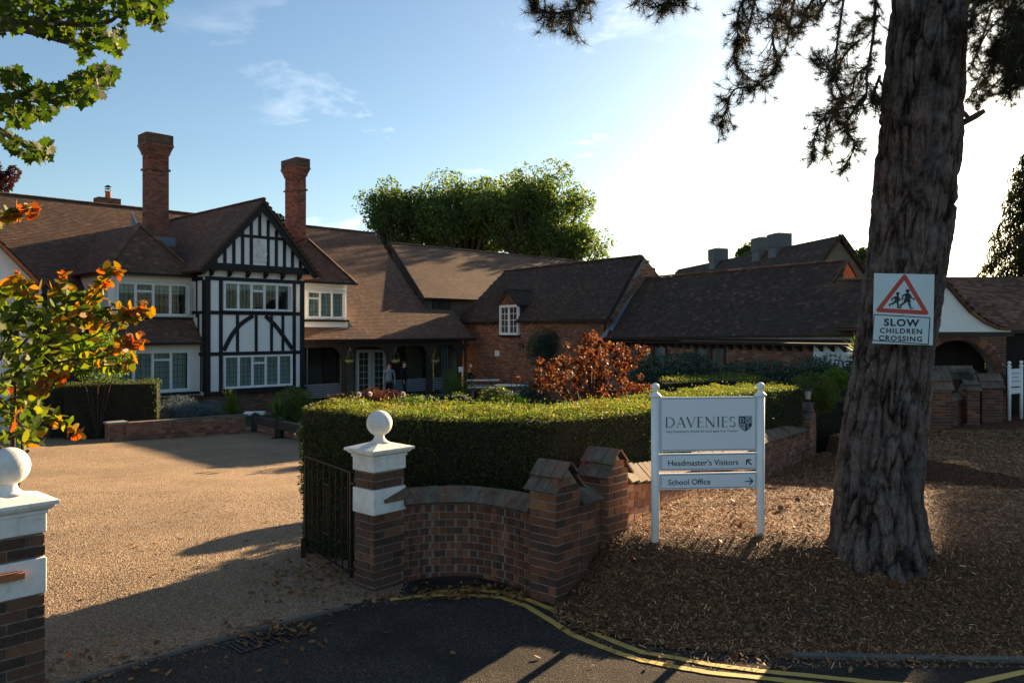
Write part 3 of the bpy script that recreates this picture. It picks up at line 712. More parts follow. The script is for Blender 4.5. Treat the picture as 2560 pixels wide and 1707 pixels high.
# the broken end of the wall coping running onto the pier, and the render smear round it
mb = MB(); mb.prism([(gw * .28, -.0125, .845), (gw + .013, -.0125, .93), (gw + .013, -.0125, .815), (gw * .32, -.0125, .815)], (0, -.02, 0)); mb.build('coping_scar', 'coping', gp)
gp2, _, _ = gate_pier('ball-topped gate pier standing beside the orange-leaved smoke bush', (-3.315 - .166 * .664 + .14 * .747, 5.25 - .166 * .747 - .14 * .664), 'brick_soot_and_shade', 0.332, 0.28)
mb = MB(); mb.box((0.0, -0.055, 0.845), (.20, -.014, .885)); mb.box((0.0, -.05, .886), (.17, -.014, .895)); so_ = mb.build('broken_coping', 'terracotta', gp2)

def saddle_cap(r, x0, x1, y0, y1, ze, za, over=0.035):
    """two courses of tiles each side; ridge runs along local y"""
    xm = (x0 + x1) / 2; A = []
    for sgn in (-1, 1):
        ex = x0 - over if sgn < 0 else x1 + over; dz = za - ze + 0.035
        run = abs(xm - ex); slope = np.array([xm - ex, 0, dz]); Ls = np.linalg.norm(slope); u = slope / Ls
        n = np.array([-u[2], 0, u[0]]) if sgn > 0 else np.array([-u[2], 0, u[0]]);
        if n[2] < 0: n = -n
        ntile = 3; wy = (y1 - y0 + 2 * 0.03) / ntile
        for row in range(2):
            for i in range(ntile):
                c = np.array([ex, y0 - 0.03 + wy * (i + .5), ze - 0.02]) + u * Ls * (0.27 + row * 0.46) + n * (0.008 + row * 0.020)
                e = np.array([0, 1, 0])
                A.append(mat4(c + n * rng.uniform(0, .006), np.cross(u, n) * (wy - .006), u * Ls * .52, n * 0.022))
    pieces('cap_tile', A, 'tile', 'coping', r, 300)
def stepped_pier(label, corner, w, d, zb, ze, za, mat, shade):
    r = root('wall_pier', label, 'brick pier', (corner[0], corner[1], 0), PA, 'stepped brick piers with tiled caps')
    mb = MB(); mb.box((.006, .006, zb - .1), (w - .006, d - .006, ze)); 
    mb.prism([(.006, .006, ze), (w - .006, .006, ze), (w / 2, .006, za - .02)], (0, d - .012, 0)); mb.build('mortar', 'mortar', r)
    gab = lambda u, z: z < ze or abs(u - w / 2) < (za - z) / (za - ze) * w / 2 - .02
    A = brick_list((0, 0, 0), (1, 0, 0), (0, -1, 0), w, zb, za, inside=gab)
    A += brick_list((0, d, 0), (0, -1, 0), (-1, 0, 0), d, zb, ze, phase=1) + brick_list((w, 0, 0), (0, 1, 0), (1, 0, 0), d, zb, ze, phase=1)
    A += brick_list((w, d, 0), (-1, 0, 0), (0, 1, 0), w, zb, za, inside=gab)
    pieces('brick', A, 'box', mat, r, 300)
    saddle_cap(r, 0, w, 0, d, ze, za); return r
stepped_pier('brick pier at the corner of the curved wall, nearer of the two stepped piers', (.396, 7.10), .36, .315, 0.0, 1.0, 1.205, 'brick_dark', 0)
stepped_pier('taller brick pier left of the school sign, its face lit from the right', (.905, 7.55), .36, .315, 0.15, 1.05, 1.255, 'brick_dark', 0)

def wall_run(r, pts, z0f, z1f, thick=0.22, mat='brick_dark', header=False, cop=True, limit=300, mort='mortar', coph=0.14, cw=0.16, back=True, copmat='coping'):
    """brick wall along pts (left to right as seen), outer face on the right hand side of travel"""
    P = [np.array(p, float) for p in pts]; A = []; C = []; mb = MB(); acc = 0
    for i in range(len(P) - 1):
        a, b = P[i], P[i + 1]; L = np.linalg.norm(b - a); d = (b - a) / L; n = np.array([d[1], -d[0]])
        za = z0f(i / (len(P) - 1)); zb_ = z0f((i + 1) / (len(P) - 1)); ta = z1f(i / (len(P) - 1)); tb = z1f((i + 1) / (len(P) - 1))
        q = a - n * thick; q2 = b - n * thick; e = n * 0.006
        ai, bi = a - e, b - e
        mb.add([(ai[0], ai[1], za - .3), (bi[0], bi[1], zb_ - .3), (q2[0], q2[1], zb_ - .3), (q[0], q[1], za - .3), (ai[0], ai[1], ta), (bi[0], bi[1], tb), (q2[0], q2[1], tb), (q[0], q[1], ta)],
               [(0, 3, 2, 1), (4, 5, 6, 7), (0, 1, 5, 4), (1, 2, 6, 5), (2, 3, 7, 6), (3, 0, 4, 7)])
        sl = (tb - ta) / L; w = 0.1125 if header else 0.225; nc = int((max(ta, tb) - min(za, zb_)) / .075) + 1
        for c in range(nc):
            x = -((acc + (w / 2 if c % 2 else 0)) % w)
            while x < L:
                x0, x1 = max(x, 0), min(x + w, L); x += w
                if x1 - x0 < 0.03: continue
                u = (x0 + x1) / 2; top = ta + sl * u; z = top - (c + .5) * .075
                if z < za + (zb_ - za) * u / L - 0.05: continue
                o = np.array([*(a + d * u), z]) + np.array([*n, 0]) * (0.003 - .015 + rng.uniform(-.002, .003))
                A.append(mat4(o, np.array([d[0], d[1], sl]) * (x1 - x0 - (.007 if header else .011)), np.array([-n[0], -n[1], 0]) * .03, np.array([0, 0, .063])))
        if cop:
            m = max(1, int(round(L / cw)))
            for k in range(m):
                u = (k + .5) * L / m; top = ta + sl * u; dd = np.array([d[0], d[1], sl]); dd /= np.linalg.norm(dd); nn = np.array([*n, 0])
                for sg in (1, -1):
                    e0 = np.array([*(a + d * u - n * thick / 2), top]) + nn * sg * (thick / 2 + .045); 
                    up = (np.array([0, 0, coph]) - nn * sg * (thick / 2 + .045)); Ls = np.linalg.norm(up); uh = up / Ls; nrm = np.cross(dd, uh); 
                    if nrm[2] < 0: nrm = -nrm
                    C.append(mat4(e0 + uh * Ls * .5 + nrm * rng.uniform(0, .010), np.cross(uh, nrm) * (L / m - .004 + (.02 if header else 0)), uh * Ls * .86, nrm * .032))
        acc += L
    mb.build('mortar', mort, r)
    pieces('brick', A, 'box', mat, r, limit)
    if cop: pieces('coping_tile', C, 'tile', copmat, r, limit)
def smooth_pts(ctrl, n):
    c = [np.array(p, float) for p in ctrl]; c = [2 * c[0] - c[1]] + c + [2 * c[-1] - c[-2]]; out = []
    for i in range(1, len(c) - 2):
        for j in range(n):
            t_ = j / n; a, b, c_, d = c[i - 1], c[i], c[i + 1], c[i + 2]
            out.append(0.5 * ((2 * b) + (-a + c_) * t_ + (2 * a - 5 * b + 4 * c_ - d) * t_ ** 2 + (-a + 3 * b - 3 * c_ + d) * t_ ** 3))
    return out + [c[-2]]
cwall = root('curved_wall', 'curved dark red brick wall sweeping from the gate pier to the stepped pier', 'brick wall')
wall_run(cwall, smooth_pts([(-1.05, 7.72), (-.80, 7.90), (-.42, 7.93), (-.08, 7.72), (.17, 7.40)], 5), lambda t: -0.02, lambda t: .735 - .02 * math.sin(t * 3.1), header=True, coph=.15, mort='mortar', cw=.30)
cw2 = root('link_wall', 'short brick wall between the two stepped piers', 'brick wall')
wall_run(cw2, [(.635, 7.37), (.905, 7.66)], lambda t: 0.05, lambda t: .82, mort='mortar', coph=.14)
gwall = root('garden_wall', 'low orange brick wall with sloping tile coping behind the school sign', 'brick wall')
wz1 = lambda t: 0.93 - 0.67 * t ** 0.9 if t < .75 else 0.93 - 0.67 * .75 ** .9 - .30 * (t - .75)
gpts = smooth_pts(WALL, 4)
wall_run(gwall, gpts, lambda t: wz1(t) - 0.52, lambda t: wz1(t), mat='brick_orange', coph=.19, cw=.165)
lp = root('lantern_pier', 'brick pier with sloping tile cap carrying a small lantern', 'brick pier', (6.15, 16.45, 0), PA + .15)
mb = MB(); mb.box((.006, .006, -.6), (.594, .444, .60)); mb.prism([(.006, .006, .60), (.594, .006, .60), (.3, .006, .86)], (0, .438, 0)); mb.build('mortar', 'mortar', lp)
A = brick_list((0, 0, 0), (1, 0, 0), (0, -1, 0), .6, -.5, .84, inside=lambda u, z: z < .6 or abs(u - .3) < (.84 - z) * 1.15) + brick_list((0, .45, 0), (0, -1, 0), (-1, 0, 0), .45, -.5, .6, phase=1)
pieces('brick', A, 'box', 'brick_orange', lp); saddle_cap(lp, 0, .6, 0, .45, .60, .88, .05)
ln = root('lantern', 'small black lantern with a pale glass on the brick pier', 'lantern', (6.30, 16.95, .86))
mb = MB(); mb.lathe([(.05, 0), (.045, .04), (.02, .05), (.02, .12)], n=12); mb.build('base', 'iron', ln)
mb = MB(); mb.lathe([(.055, .12), (.075, .30)], n=6); mb.build('glass_body', 'lamp_glass', ln)
mb = MB(); mb.lathe([(.10, .301), (.09, .315), (.03, .36), (.015, .39)], n=6); mb.build('hood', 'iron', ln)

# right-hand wall group beyond the pine
rw = root('forecourt_wall', 'dark stepped brick wall with tile coping beyond the pine trunk', 'brick wall')
f1 = at(2290, 1090, 19.0); 
wall_run(rw, smooth_pts([(9.05, 18.8), (10.0, 18.75), (10.7, 19.3), (11.3, 19.8), (11.9, 20.3)], 3), lambda t: -.15, lambda t: .62 + .18 * t, mat='brick_dark', coph=.16, limit=300)
for lab, px, Y, w, ze, za in (('first brick pier of the stepped wall beside the pine trunk', 2316, 18.7, .62, 1.05, 1.42), ('brick pier with weathered cap in the middle of the stepped wall', 2418, 19.4, .32, .98, 1.2),
                              ('brick pier in front of the arched opening, cap tilted to the wall', 2455, 20.0, .55, 1.0, 1.3), ('tall brick pier behind the stepped wall under the arch', 2345, 19.9, .95, 1.22, 1.5)):
    c = at(px, 1000, Y); stepped = root('wall_pier', lab, 'brick pier', (c.x, c.y, 0), 0.05, 'stepped piers of the forecourt wall')
    mb = MB(); mb.box((.006, .006, -.3), (w - .006, .394, ze)); mb.prism([(.006, .006, ze), (.006, .394, ze), (.006, .2, za - .02)], (w - .012, 0, 0)); mb.build('mortar', 'mortar_dark', stepped)
    pieces('brick', brick_list((0, 0, 0), (1, 0, 0), (0, -1, 0), w, -.2, ze) + brick_list((0, .4, 0), (0, -1, 0), (-1, 0, 0), .4, -.2, ze, phase=1), 'box', 'brick_dark', stepped)
    A = []
    for row in range(2):
        for i in range(max(2, int(w / .17))):
            nt = max(2, int(w / .17)); ww = (w + .08) / nt; u = np.array([0, .24, za - ze + .05]); Ls = np.linalg.norm(u); u /= Ls; nn = np.array([0, -u[2], u[1]])
            A.append(mat4(np.array([-.04 + ww * (i + .5), -.04, ze - .03]) + u * Ls * (.27 + row * .46) + nn * (.01 + row * .02), np.array([ww - .008, 0, 0]), u * Ls * .5, nn * .025))
            A.append(mat4(np.array([-.04 + ww * (i + .5), .44, ze - .03]) + u * np.array([1, -1, 1]) * Ls * (.27 + row * .46) + nn * np.array([1, -1, 1]) * (.01 + row * .02), np.array([-(ww - .008), 0, 0]), u * np.array([1, -1, 1]) * Ls * .5, nn * np.array([1, -1, 1]) * .025))
    pieces('cap_tile', A, 'tile', 'coping', stepped)

# iron gate
gr = root('iron_gate', 'black wrought iron gate standing open in front of the yew hedge', 'gate', (-1.555, 7.70, 0), math.atan2(.82, -.57))
def bar(name, p, q, w=.012, mat='iron', par=gr, h=None):
    mb = MB(); mb.beam(p, q, w, h or w, up=(0, 1, 0) if abs(Vector(q).z - Vector(p).z) > .2 else (0, 0, 1)); return mb.build(name, mat, par)
GL = 1.22
bar('top_rail', (0, 0, 1.075), (GL, 0, 1.075), .028, h=.012); bar('bottom_rail', (0, 0, .10), (GL, 0, .10), .022, h=.012)
bar('stile', (0, 0, .06), (0, 0, 1.068), .03); bar('stile', (GL, 0, .06), (GL, 0, 1.068), .024)
xs = [.07, .22, .38, .54, .70, .86, 1.02, 1.14]
for x in xs: bar('bar', (x, 0, .106), (x, 0, 1.068), .011)
for x in (.585, .62, .655): bar('thin_bar', (x, 0, .36), (x, 0, .86), .007)
bar('cross_piece', (.541, .008, .865), (.699, .008, .865), .010, h=.012); bar('cross_piece', (.541, .008, .355), (.699, .008, .355), .010, h=.012)
for z in (.16, .98):
    mb = MB(); mb.beam((-.09, 0, z), (0, 0, z), .03, .02); mb.build('hinge', 'iron', gr)
gs = root('gate_stop', 'short black iron gate stop post at the free end of the gate', 'gate stop', (-2.27, 8.66, -.03), .3)
mb = MB(); mb.box((-.024, -.024, 0), (.024, .024, .20)); mb.build('post', 'iron', gs); mb = MB(); mb.lathe([(.024, .2), (.028, .21), (.012, .225)], n=10); mb.build('cap', 'iron', gs)

# ------------------------------------------------------------------ text and flat print
def text_part(txt, parent, x0, x1, z, h, mat, y=-0.004, name='lettering', bold=0.0, spacing=1.0):
    c = bpy.data.curves.new('t', 'FONT'); c.body = txt; c.size = 1; c.extrude = 0.0; c.offset = bold; c.space_character = spacing; c.resolution_u = 4
    o = bpy.data.objects.new('t', c); COL.objects.link(o); bpy.context.view_layer.update()
    me = bpy.data.meshes.new_from_object(o.evaluated_get(bpy.context.evaluated_depsgraph_get()))
    V = np.array([v.co for v in me.vertices]); mn = V.min(0); mxv = V.max(0)
    capc = bpy.data.curves.new('h', 'FONT'); capc.body = 'H'; capc.size = 1; oc = bpy.data.objects.new('h', capc); COL.objects.link(oc); bpy.context.view_layer.update()
    mh = bpy.data.meshes.new_from_object(oc.evaluated_get(bpy.context.evaluated_depsgraph_get())); ch = max(v.co.y for v in mh.vertices)
    for q in (o, oc): bpy.data.objects.remove(q)
    sx = (x1 - x0) / (mxv[0] - mn[0]); sz = h / ch
    for v in me.vertices: v.co = ((v.co.x - mn[0]) * sx + x0, y, z + v.co.y * sz)
    me.name = name; me.materials.clear(); me.materials.append(M[mat]); me.update()
    ob = bpy.data.objects.new(name, me); COL.objects.link(ob); ob.parent = parent; return ob
class Flat:
    """flat print made of strokes, facing -y, each a hair above the last"""
    def __init__(s, y=-0.004): s.mb = MB(); s.y = y
    def poly(s, pts): s.mb.add([(p[0], s.y, p[1]) for p in pts], [tuple(range(len(pts)))]); s.y -= 0.00012
    def stroke(s, p, q, w, w2=None, round_=False):
        w2 = w2 or w; dx, dz = q[0] - p[0], q[1] - p[1]; L = math.hypot(dx, dz); nx, nz = -dz / L, dx / L
        pts = []
        if round_:
            a = math.atan2(dz, dx)
            pts += [(q[0] + math.cos(a + t_) * w2 / 2, q[1] + math.sin(a + t_) * w2 / 2) for t_ in np.linspace(-math.pi / 2, math.pi / 2, 7)]
            pts += [(p[0] + math.cos(a + t_) * w / 2, p[1] + math.sin(a + t_) * w / 2) for t_ in np.linspace(math.pi / 2, 3 * math.pi / 2, 7)]
        else: pts = [(p[0] - nx * w / 2, p[1] - nz * w / 2), (q[0] - nx * w2 / 2, q[1] - nz * w2 / 2), (q[0] + nx * w2 / 2, q[1] + nz * w2 / 2), (p[0] + nx * w / 2, p[1] + nz * w / 2)]
        s.poly(pts)
    def disc(s, c, r): s.poly([(c[0] + r * math.cos(t_), c[1] + r * math.sin(t_)) for t_ in np.linspace(0, 6.283, 21)[:-1]])
    def frame(s, x0, z0, x1, z1, w):
        s.stroke((x0, z0), (x1, z0), w); s.stroke((x0, z1), (x1, z1), w); s.stroke((x0, z0 + w / 2), (x0, z1 - w / 2), w); s.stroke((x1, z0 + w / 2), (x1, z1 - w / 2), w)
    def arc(s, c, rx, rz, a0, a1, w0, w1, n=10):
        """ring segment with width swelling from w0 (ends) to w1 (middle)"""
        O_, I_ = [], []
        for i in range(n + 1):
            t_ = i / n; a = R(a0 + (a1 - a0) * t_); w = w0 + (w1 - w0) * math.sin(math.pi * t_)
            O_.append((c[0] + (rx + w / 2) * math.cos(a), c[1] + (rz + w / 2) * math.sin(a))); I_.append((c[0] + (rx - w / 2) * math.cos(a), c[1] + (rz - w / 2) * math.sin(a)))
        for i in range(n): s.poly([I_[i], I_[i + 1], O_[i + 1], O_[i]])
    def build(s, name, mat, parent): return s.mb.build(name, mat, parent)

def serif_word(F_, word, x0, z0, width, H, T=0.105, tn=0.034):
    """roman inscription capitals; T thick, tn thin stroke (of the height)"""
    adv = {'D': .86, 'A': .80, 'V': .78, 'E': .60, 'N': .90, 'I': .34, 'S': .56}; tot = sum(adv[c] for c in word) + .08 * (len(word) - 1); k = width / (tot * H)
    x = x0
    for c in word:
        P = lambda u, v: (x + u * H * k, z0 + v * H); S = lambda a, b, w: F_.stroke(P(*a), P(*b), w * H)
        ser = lambda u, v, h=.10: F_.stroke(P(u - h, v), P(u + h, v), .028 * H)
        if c == 'D': S((.15, 0), (.15, 1), T); ser(.12, .012); ser(.12, .988); F_.arc(P(.28, .5), .50 * H * k, .485 * H, -88, 88, tn * H, T * H, 14); S((.15, .985), (.32, .985), tn); S((.15, .015), (.32, .015), tn)
        if c == 'A': S((.08, 0), (.40, 1), tn); S((.40, 1), (.74, 0), T); S((.2, .36), (.62, .36), tn); ser(.08, .012, .08); ser(.74, .012, .09)
        if c == 'V': S((.06, 1), (.40, 0), T); S((.40, 0), (.72, 1), tn); ser(.06, .988, .09); ser(.72, .988, .08)
        if c == 'E': S((.14, 0), (.14, 1), T); ser(.12, .012); ser(.12, .988); S((.14, .985), (.52, .985), tn); S((.14, .52), (.46, .52), tn); S((.14, .015), (.56, .015), tn); S((.52, .93), (.52, 1), tn); S((.56, 0), (.56, .08), tn); S((.46, .47), (.46, .57), tn)
        if c == 'N': S((.14, 0), (.14, 1), tn); S((.12, 1), (.78, 0), T); S((.78, 0), (.78, 1), tn); ser(.10, .988, .08); ser(.14, .012, .09); ser(.78, .988, .09)
        if c == 'I': S((.17, 0), (.17, 1), T); ser(.17, .012); ser(.17, .988)
        if c == 'S': F_.arc(P(.28, .745), .20 * H * k, .235 * H, 35, 250, tn * H, T * H * .8); F_.arc(P(.28, .26), .22 * H * k, .245 * H, 70, -150, tn * H, T * H * .8); S((.47, .80), (.47, .95), tn); S((.07, .06), (.07, .2), tn)
        x += (adv[c] + .08) * H * k
    return F_

# ------------------------------------------------------------------ school sign
K = 7.52 / FPX
sg = root('school_sign', 'white school sign on two ball-topped posts standing in the chippings', 'sign', (1.343, 7.47, 0), math.atan2(.11, 1.038))
zpx = lambda y: EYE - (y - HOR) * K; xpx = lambda p: (p - 1636.7) * K * 1.012
PW = xpx(1905.5)
for x, zb in ((0, .1), (PW, .1)):
    mb = MB(); mb.lathe([(.038, zb), (.038, zpx(992))], (x, 0, 0), 24); mb.build('post', 'paint_white', sg, True)
    mb = MB(); z = zpx(992); mb.lathe([(.040, z), (.058, z + .006), (.058, z + .016), (.045, z + .028), (.026, z + .044), (.020, z + .058), (.024, z + .064)], (x, 0, 0), 24)
    mb.lathe([(.039 * math.sin(math.pi * i / 14) + 1e-4, -.039 * math.cos(math.pi * i / 14)) for i in range(15)], (x, 0, z + .096), 24); mb.build('finial', 'paint_white', sg, True)
def board(y0, y1, name):
    mb = MB(); mb.box((.039, -.012, zpx(y1)), (PW - .039, .012, zpx(y0))); b = mb.build(name, 'sign_panel', sg); bv = b.modifiers.new('bevel', 'BEVEL'); bv.width = .003; bv.segments = 2
    F_ = Flat(-.0135); F_.frame(.052, zpx(y1) + .014, PW - .052, zpx(y0) - .014, .0042); F_.build('border', 'navy', sg)
board(991.6, 1127, 'name_board'); board(1132, 1174.5, 'direction_board'); board(1181, 1221.5, 'direction_board')
F_ = Flat(-.0140); serif_word(F_, 'DAVENIES', xpx(1660), zpx(1067), xpx(1839.5) - xpx(1660), .097); F_.build('lettering', 'ink', sg)
text_part('Day Preparatory School for boys aged 4 to 13 years', sg, xpx(1664), xpx(1846), zpx(1079.5), .021, 'ink', -.0140)
text_part('Headmaster\u2019s Visitors', sg, xpx(1668.5), xpx(1847), zpx(1162), .051, 'ink', -.0140, bold=.008)
text_part('School Office', sg, xpx(1668.5), xpx(1775.5), zpx(1209.5), .051, 'ink', -.0140, bold=.008)
F_ = Flat(-.0140); c = (xpx(1884), zpx(1204)); F_.stroke((xpx(1864), c[1]), (c[0], c[1]), .010); F_.stroke((c[0] - .032, c[1] + .030), c, .011, round_=True); F_.stroke((c[0] - .032, c[1] - .030), c, .011, round_=True); F_.build('arrow', 'ink', sg)
F_ = Flat(-.0140); c = (xpx(1868), zpx(1150.5)); F_.stroke((xpx(1881), zpx(1163)), c, .012); F_.stroke((c[0] - .002, c[1] - .046), c, .012); F_.stroke((c[0] + .046, c[1] + .002), c, .012); F_.build('arrow', 'ink', sg)
# shield: quartered, letters D and S, small stars
sx0, sx1, st, sb = xpx(1848.5), xpx(1881), zpx(1041.5), zpx(1079)
sxm = (sx0 + sx1) / 2; szm = st - (st - sb) * .46
def shield_outline(g):
    return [(sx0 - g, st + g), (sx1 + g, st + g), (sx1 + g, szm - .022), ((sxm + sx1) / 2 + .012 + g * .6, szm - .048 - g * .4), (sxm, sb - g), ((sxm + sx0) / 2 - .012 - g * .6, szm - .048 - g * .4), (sx0 - g, szm - .022)]
F_ = Flat(-.0140); F_.poly(shield_outline(.0035)); F_.build('shield_edge', 'navy', sg)
F_ = Flat(-.0143); F_.poly(shield_outline(0)); F_.build('shield_field', 'shield_grey', sg)
F_ = Flat(-.0147); F_.poly([(sx0 + .003, st - .003), (sxm, st - .003), (sxm, szm), (sx0 + .003, szm)]); F_.poly([(sxm, szm), (sx1 - .003, szm), (sx1 - .003, szm - .022), ((sxm + sx1) / 2 + .010, szm - .046), (sxm, sb + .004)])
for c in (((sxm + sx1) / 2 - .012, st - .040), ((sxm + sx1) / 2 + .012, st - .024), ((sx0 + sxm) / 2, szm - .022)):
    for k in range(3): a = k * math.pi / 3; F_.stroke((c[0] - .009 * math.cos(a), c[1] - .009 * math.sin(a)), (c[0] + .009 * math.cos(a), c[1] + .009 * math.sin(a)), .0035)
F_.build('shield_quarters', 'navy', sg)
F_ = Flat(-.0165); serif_word(F_, 'D', sx0 + .010, szm + .011, .040, .040, .16, .07); F_.build('shield_letter', 'sign_panel', sg); F_ = Flat(-.0165); serif_word(F_, 'S', sxm + .012, szm - .043, .026, .036, .16, .07); F_.build('shield_letter', 'sign_panel', sg)

# ------------------------------------------------------------------ pine with warning sign
def pine():
    rt = root('pine_tree', 'tall leaning pine with deeply fissured bark beside the school sign', 'tree', (3.36, 7.3, 0.45))
    Yc = 7.3; keys = [(2193, 1440, 296), (2193, 1395, 270), (2194, 1340, 236), (2197, 1250, 214), (2201, 1160, 204), (2216, 1020, 190), (2232, 900, 184), (2250, 790, 187), (2263, 680, 188), (2282, 520, 190), (2300, 330, 196), (2312, 160, 188), (2322, 0, 182), (2345, -400, 170), (2370, -900, 150), (2400, -1500, 120), (2420, -2300, 80), (2430, -3200, 30)]
    zs = [EYE - (y - HOR) * Yc / FPX for _, y, _ in keys]; xs_ = [(p - 1280) / FPX * Yc for p, _, _ in keys]; rs = [w / 2 / FPX * Yc for _, _, w in keys]
    NA, NZ = 300, 560
    zl = np.concatenate([np.linspace(zs[0] - .15, 5.8, NZ - 60), np.linspace(5.85, zs[-1], 60)])
    V = np.zeros((NZ, NA, 3)); D = np.zeros((NZ, NA))
    for i, z in enumerate(zl):
        cx = np.interp(z, zs, xs_); r = np.interp(z, zs, rs); near = z < 5.85; fl = max(0, (1.15 - z) / 1.0)
        for j in range(NA):
            a = 2 * math.pi * j / NA; ca, sa = math.cos(a), math.sin(a)
            lobe = 1 + fl ** 2 * (0.07 * math.cos(a * 5 + 1.0) + 0.05 * math.cos(a * 3 + 2.2) + 0.05 * math.cos(a * 11))
            if near:
                wob = mnoise.noise(Vector((ca * 1.6, sa * 1.6, z * 0.8))) * 0.5
                q = Vector((ca * r * 13 + wob, sa * r * 13, z * 3.1 + mnoise.noise(Vector((ca * 3, sa * 3, z * 2))) * .9))
                q2 = Vector((q.x * .62, q.y * .62, q.z * .85 + mnoise.noise(Vector((ca * 9, sa * 9, z * 5))) * .35)); vd = mnoise.voronoi(q2)[0]; crk = vd[1] - vd[0]
                vd2 = mnoise.voronoi(q2 * 2.1 + Vector((7, 3, 1)))[0]
                h = min(1, crk * 2.6) * .66 + min(1, (vd2[1] - vd2[0]) * 2.6) * .22 + .12 * mnoise.cell(q2 * 1.7)
                pl = mnoise.noise(Vector((ca * r * 40, sa * r * 40, z * 16))) * .45
            else: h = .6; pl = 0
            D[i, j] = h; rr = r * lobe * (1 + 0.03 * math.sin(a * 2 + z)) - 0.036 + 0.044 * h + 0.012 * pl
            V[i, j] = (cx + rr * ca, Yc + rr * sa, z)
    V = V.reshape(-1, 3) - np.array([3.36, 7.3, .45]); F = [(i * NA + j, i * NA + (j + 1) % NA, (i + 1) * NA + (j + 1) % NA, (i + 1) * NA + j) for i in range(NZ - 1) for j in range(NA)]
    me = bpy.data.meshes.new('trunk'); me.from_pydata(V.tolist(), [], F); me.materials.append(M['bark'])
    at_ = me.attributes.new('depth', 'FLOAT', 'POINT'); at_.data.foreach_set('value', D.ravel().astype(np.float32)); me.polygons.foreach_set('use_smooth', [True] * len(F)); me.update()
    o = bpy.data.objects.new('trunk', me); COL.objects.link(o); o.parent = rt
    # hanging boughs: photographed course of each, at its own depth round the trunk
    B = [([(1990, -60), (1959, 0), (1932, 96), (1943, 161), (1889, 214), (1836, 225), (1814, 279), (1798, 311)], 6.6), ([(1920, -40), (1889, 0), (1868, 80), (1836, 123), (1852, 177), (1916, 225)], 7.2),
         ([(1880, -40), (1850, 20), (1843, 60), (1846, 110)], 6.9), ([(1990, -20), (1975, 60), (1960, 130), (1905, 180)], 7.4), ([(2060, -40), (2020, 20), (1990, 70), (1930, 40)], 6.4), ([(2010, -30), (1950, 20), (1900, 60)], 7.7), ([(2080, -20), (2040, 40), (2000, 30)], 7.9),
         ([(2120, -60), (2109, 0), (2093, 107), (2082, 187), (2060, 150), (2030, 150)], 6.8), ([(2190, -30), (2184, 80), (2168, 177), (2157, 257), (2077, 279), (2039, 332), (2034, 396)], 6.5),
         ([(2160, 240), (2120, 300), (2114, 321), (2136, 364), (2108, 425)], 6.7), ([(2150, 100), (2110, 140), (2090, 200), (2110, 250), (2080, 240)], 7.1), ([(2180, 160), (2140, 190), (2125, 240), (2060, 290)], 7.3), ([(2200, 40), (2150, 60), (2130, 110)], 7.6), ([(2100, 250), (2070, 320), (2060, 380)], 7.0), ([(2200, 190), (2185, 235), (2190, 260)], 6.4),
         ([(1480, -40), (1461, 0), (1434, 32), (1423, 75)], 5.8), ([(1440, 26), (1390, 34), (1354, 27), (1332, 8)], 5.8), ([(1690, -30), (1675, 0), (1643, 18)], 6.2), ([(1680, -10), (1712, 6)], 6.2), ([(1600, -40), (1610, -8)], 6.0), ([(1700, -40), (1630, -20), (1590, -15)], 6.3),
         ([(2640, -40), (2540, 20), (2470, 80), (2420, 180)], 6.8), ([(2640, 30), (2560, 80), (2480, 150), (2420, 250)], 7.5), ([(2620, 120), (2540, 160), (2480, 220), (2440, 260)], 8.0), ([(2600, -40), (2500, 0), (2430, 50)], 7.2), ([(2640, 160), (2570, 200), (2530, 170)], 8.4), ([(2600, 60), (2530, 100), (2500, 150)], 7.8), ([(2540, -60), (2450, -20), (2410, 30)], 8.2), ([(2650, 100), (2590, 110), (2540, 60)], 7.0), ([(2640, -10), (2560, 30), (2530, 60)], 8.6), ([(2480, 20), (2450, 110), (2430, 120)], 8.8)]
    mb = MB(); tuft = []; dirs = []
    off = Vector((3.36, 7.3, .45))
    for k in range(15):      # denser boughs round the sun, right of the trunk
        x0_ = random.uniform(2430, 2640); y0_ = random.uniform(-60, 190); q = [(x0_ + 30, y0_ - 50)]
        for j in range(4): q.append((q[-1][0] - random.uniform(5, 34), q[-1][1] + random.uniform(10, 46)))
        B.append(([p for p in q if p[0] > 2405][:5], random.uniform(6.4, 9.2)))
    B = [b for b in B if len(b[0]) > 1]
    for pts, Y in B:
        P3 = [at(p[0], p[1], Y + 0.12 * math.sin(i * 1.9)) for i, p in enumerate(pts)]; C3 = smooth_pts([tuple(p) for p in P3], 5); C3 = [Vector(c) for c in C3]
        mb.tube([c - off for c in C3], [0.014 * (1 - .7 * i / len(C3)) for i in range(len(C3))], 5)
        L = 0
        for i in range(1, len(C3)):
            d = (C3[i] - C3[i - 1]); 
            for k in range(3):
                c = C3[i - 1].lerp(C3[i], random.random()); s_ = Vector(unit_vecs(1)[0]); s_ = (s_ - d.normalized() * s_.dot(d.normalized())).normalized()
                l = random.uniform(.03, .17) ; tip = c + s_ * l * .8 + d.normalized() * l * .7 + Vector((0, 0, -l * .15))
                mid = c.lerp(tip, .5) + Vector((0, 0, -.02)); mb.tube([c - off, mid - off, tip - off], [.004, .0035, .0025], 4)
                dd = (tip - mid).normalized(); tuft.append(tip); dirs.append(dd)
                if random.random() < .25: tuft.append(mid); dirs.append(dd)
        tuft.append(C3[-1]); dirs.append((C3[-1] - C3[-2]).normalized())
    # a big limb carrying the boughs, and the cut limb on the trunk's right side
    def limb(p, r): mb.tube([Vector(q) - off for q in p], r, 7)
    limb([(3.75, 7.3, 6.6), (3.0, 7.0, 6.9), (2.2, 6.6, 6.4), (1.2, 6.2, 5.6), (.4, 5.9, 5.45)], [.09, .07, .05, .03, .02])
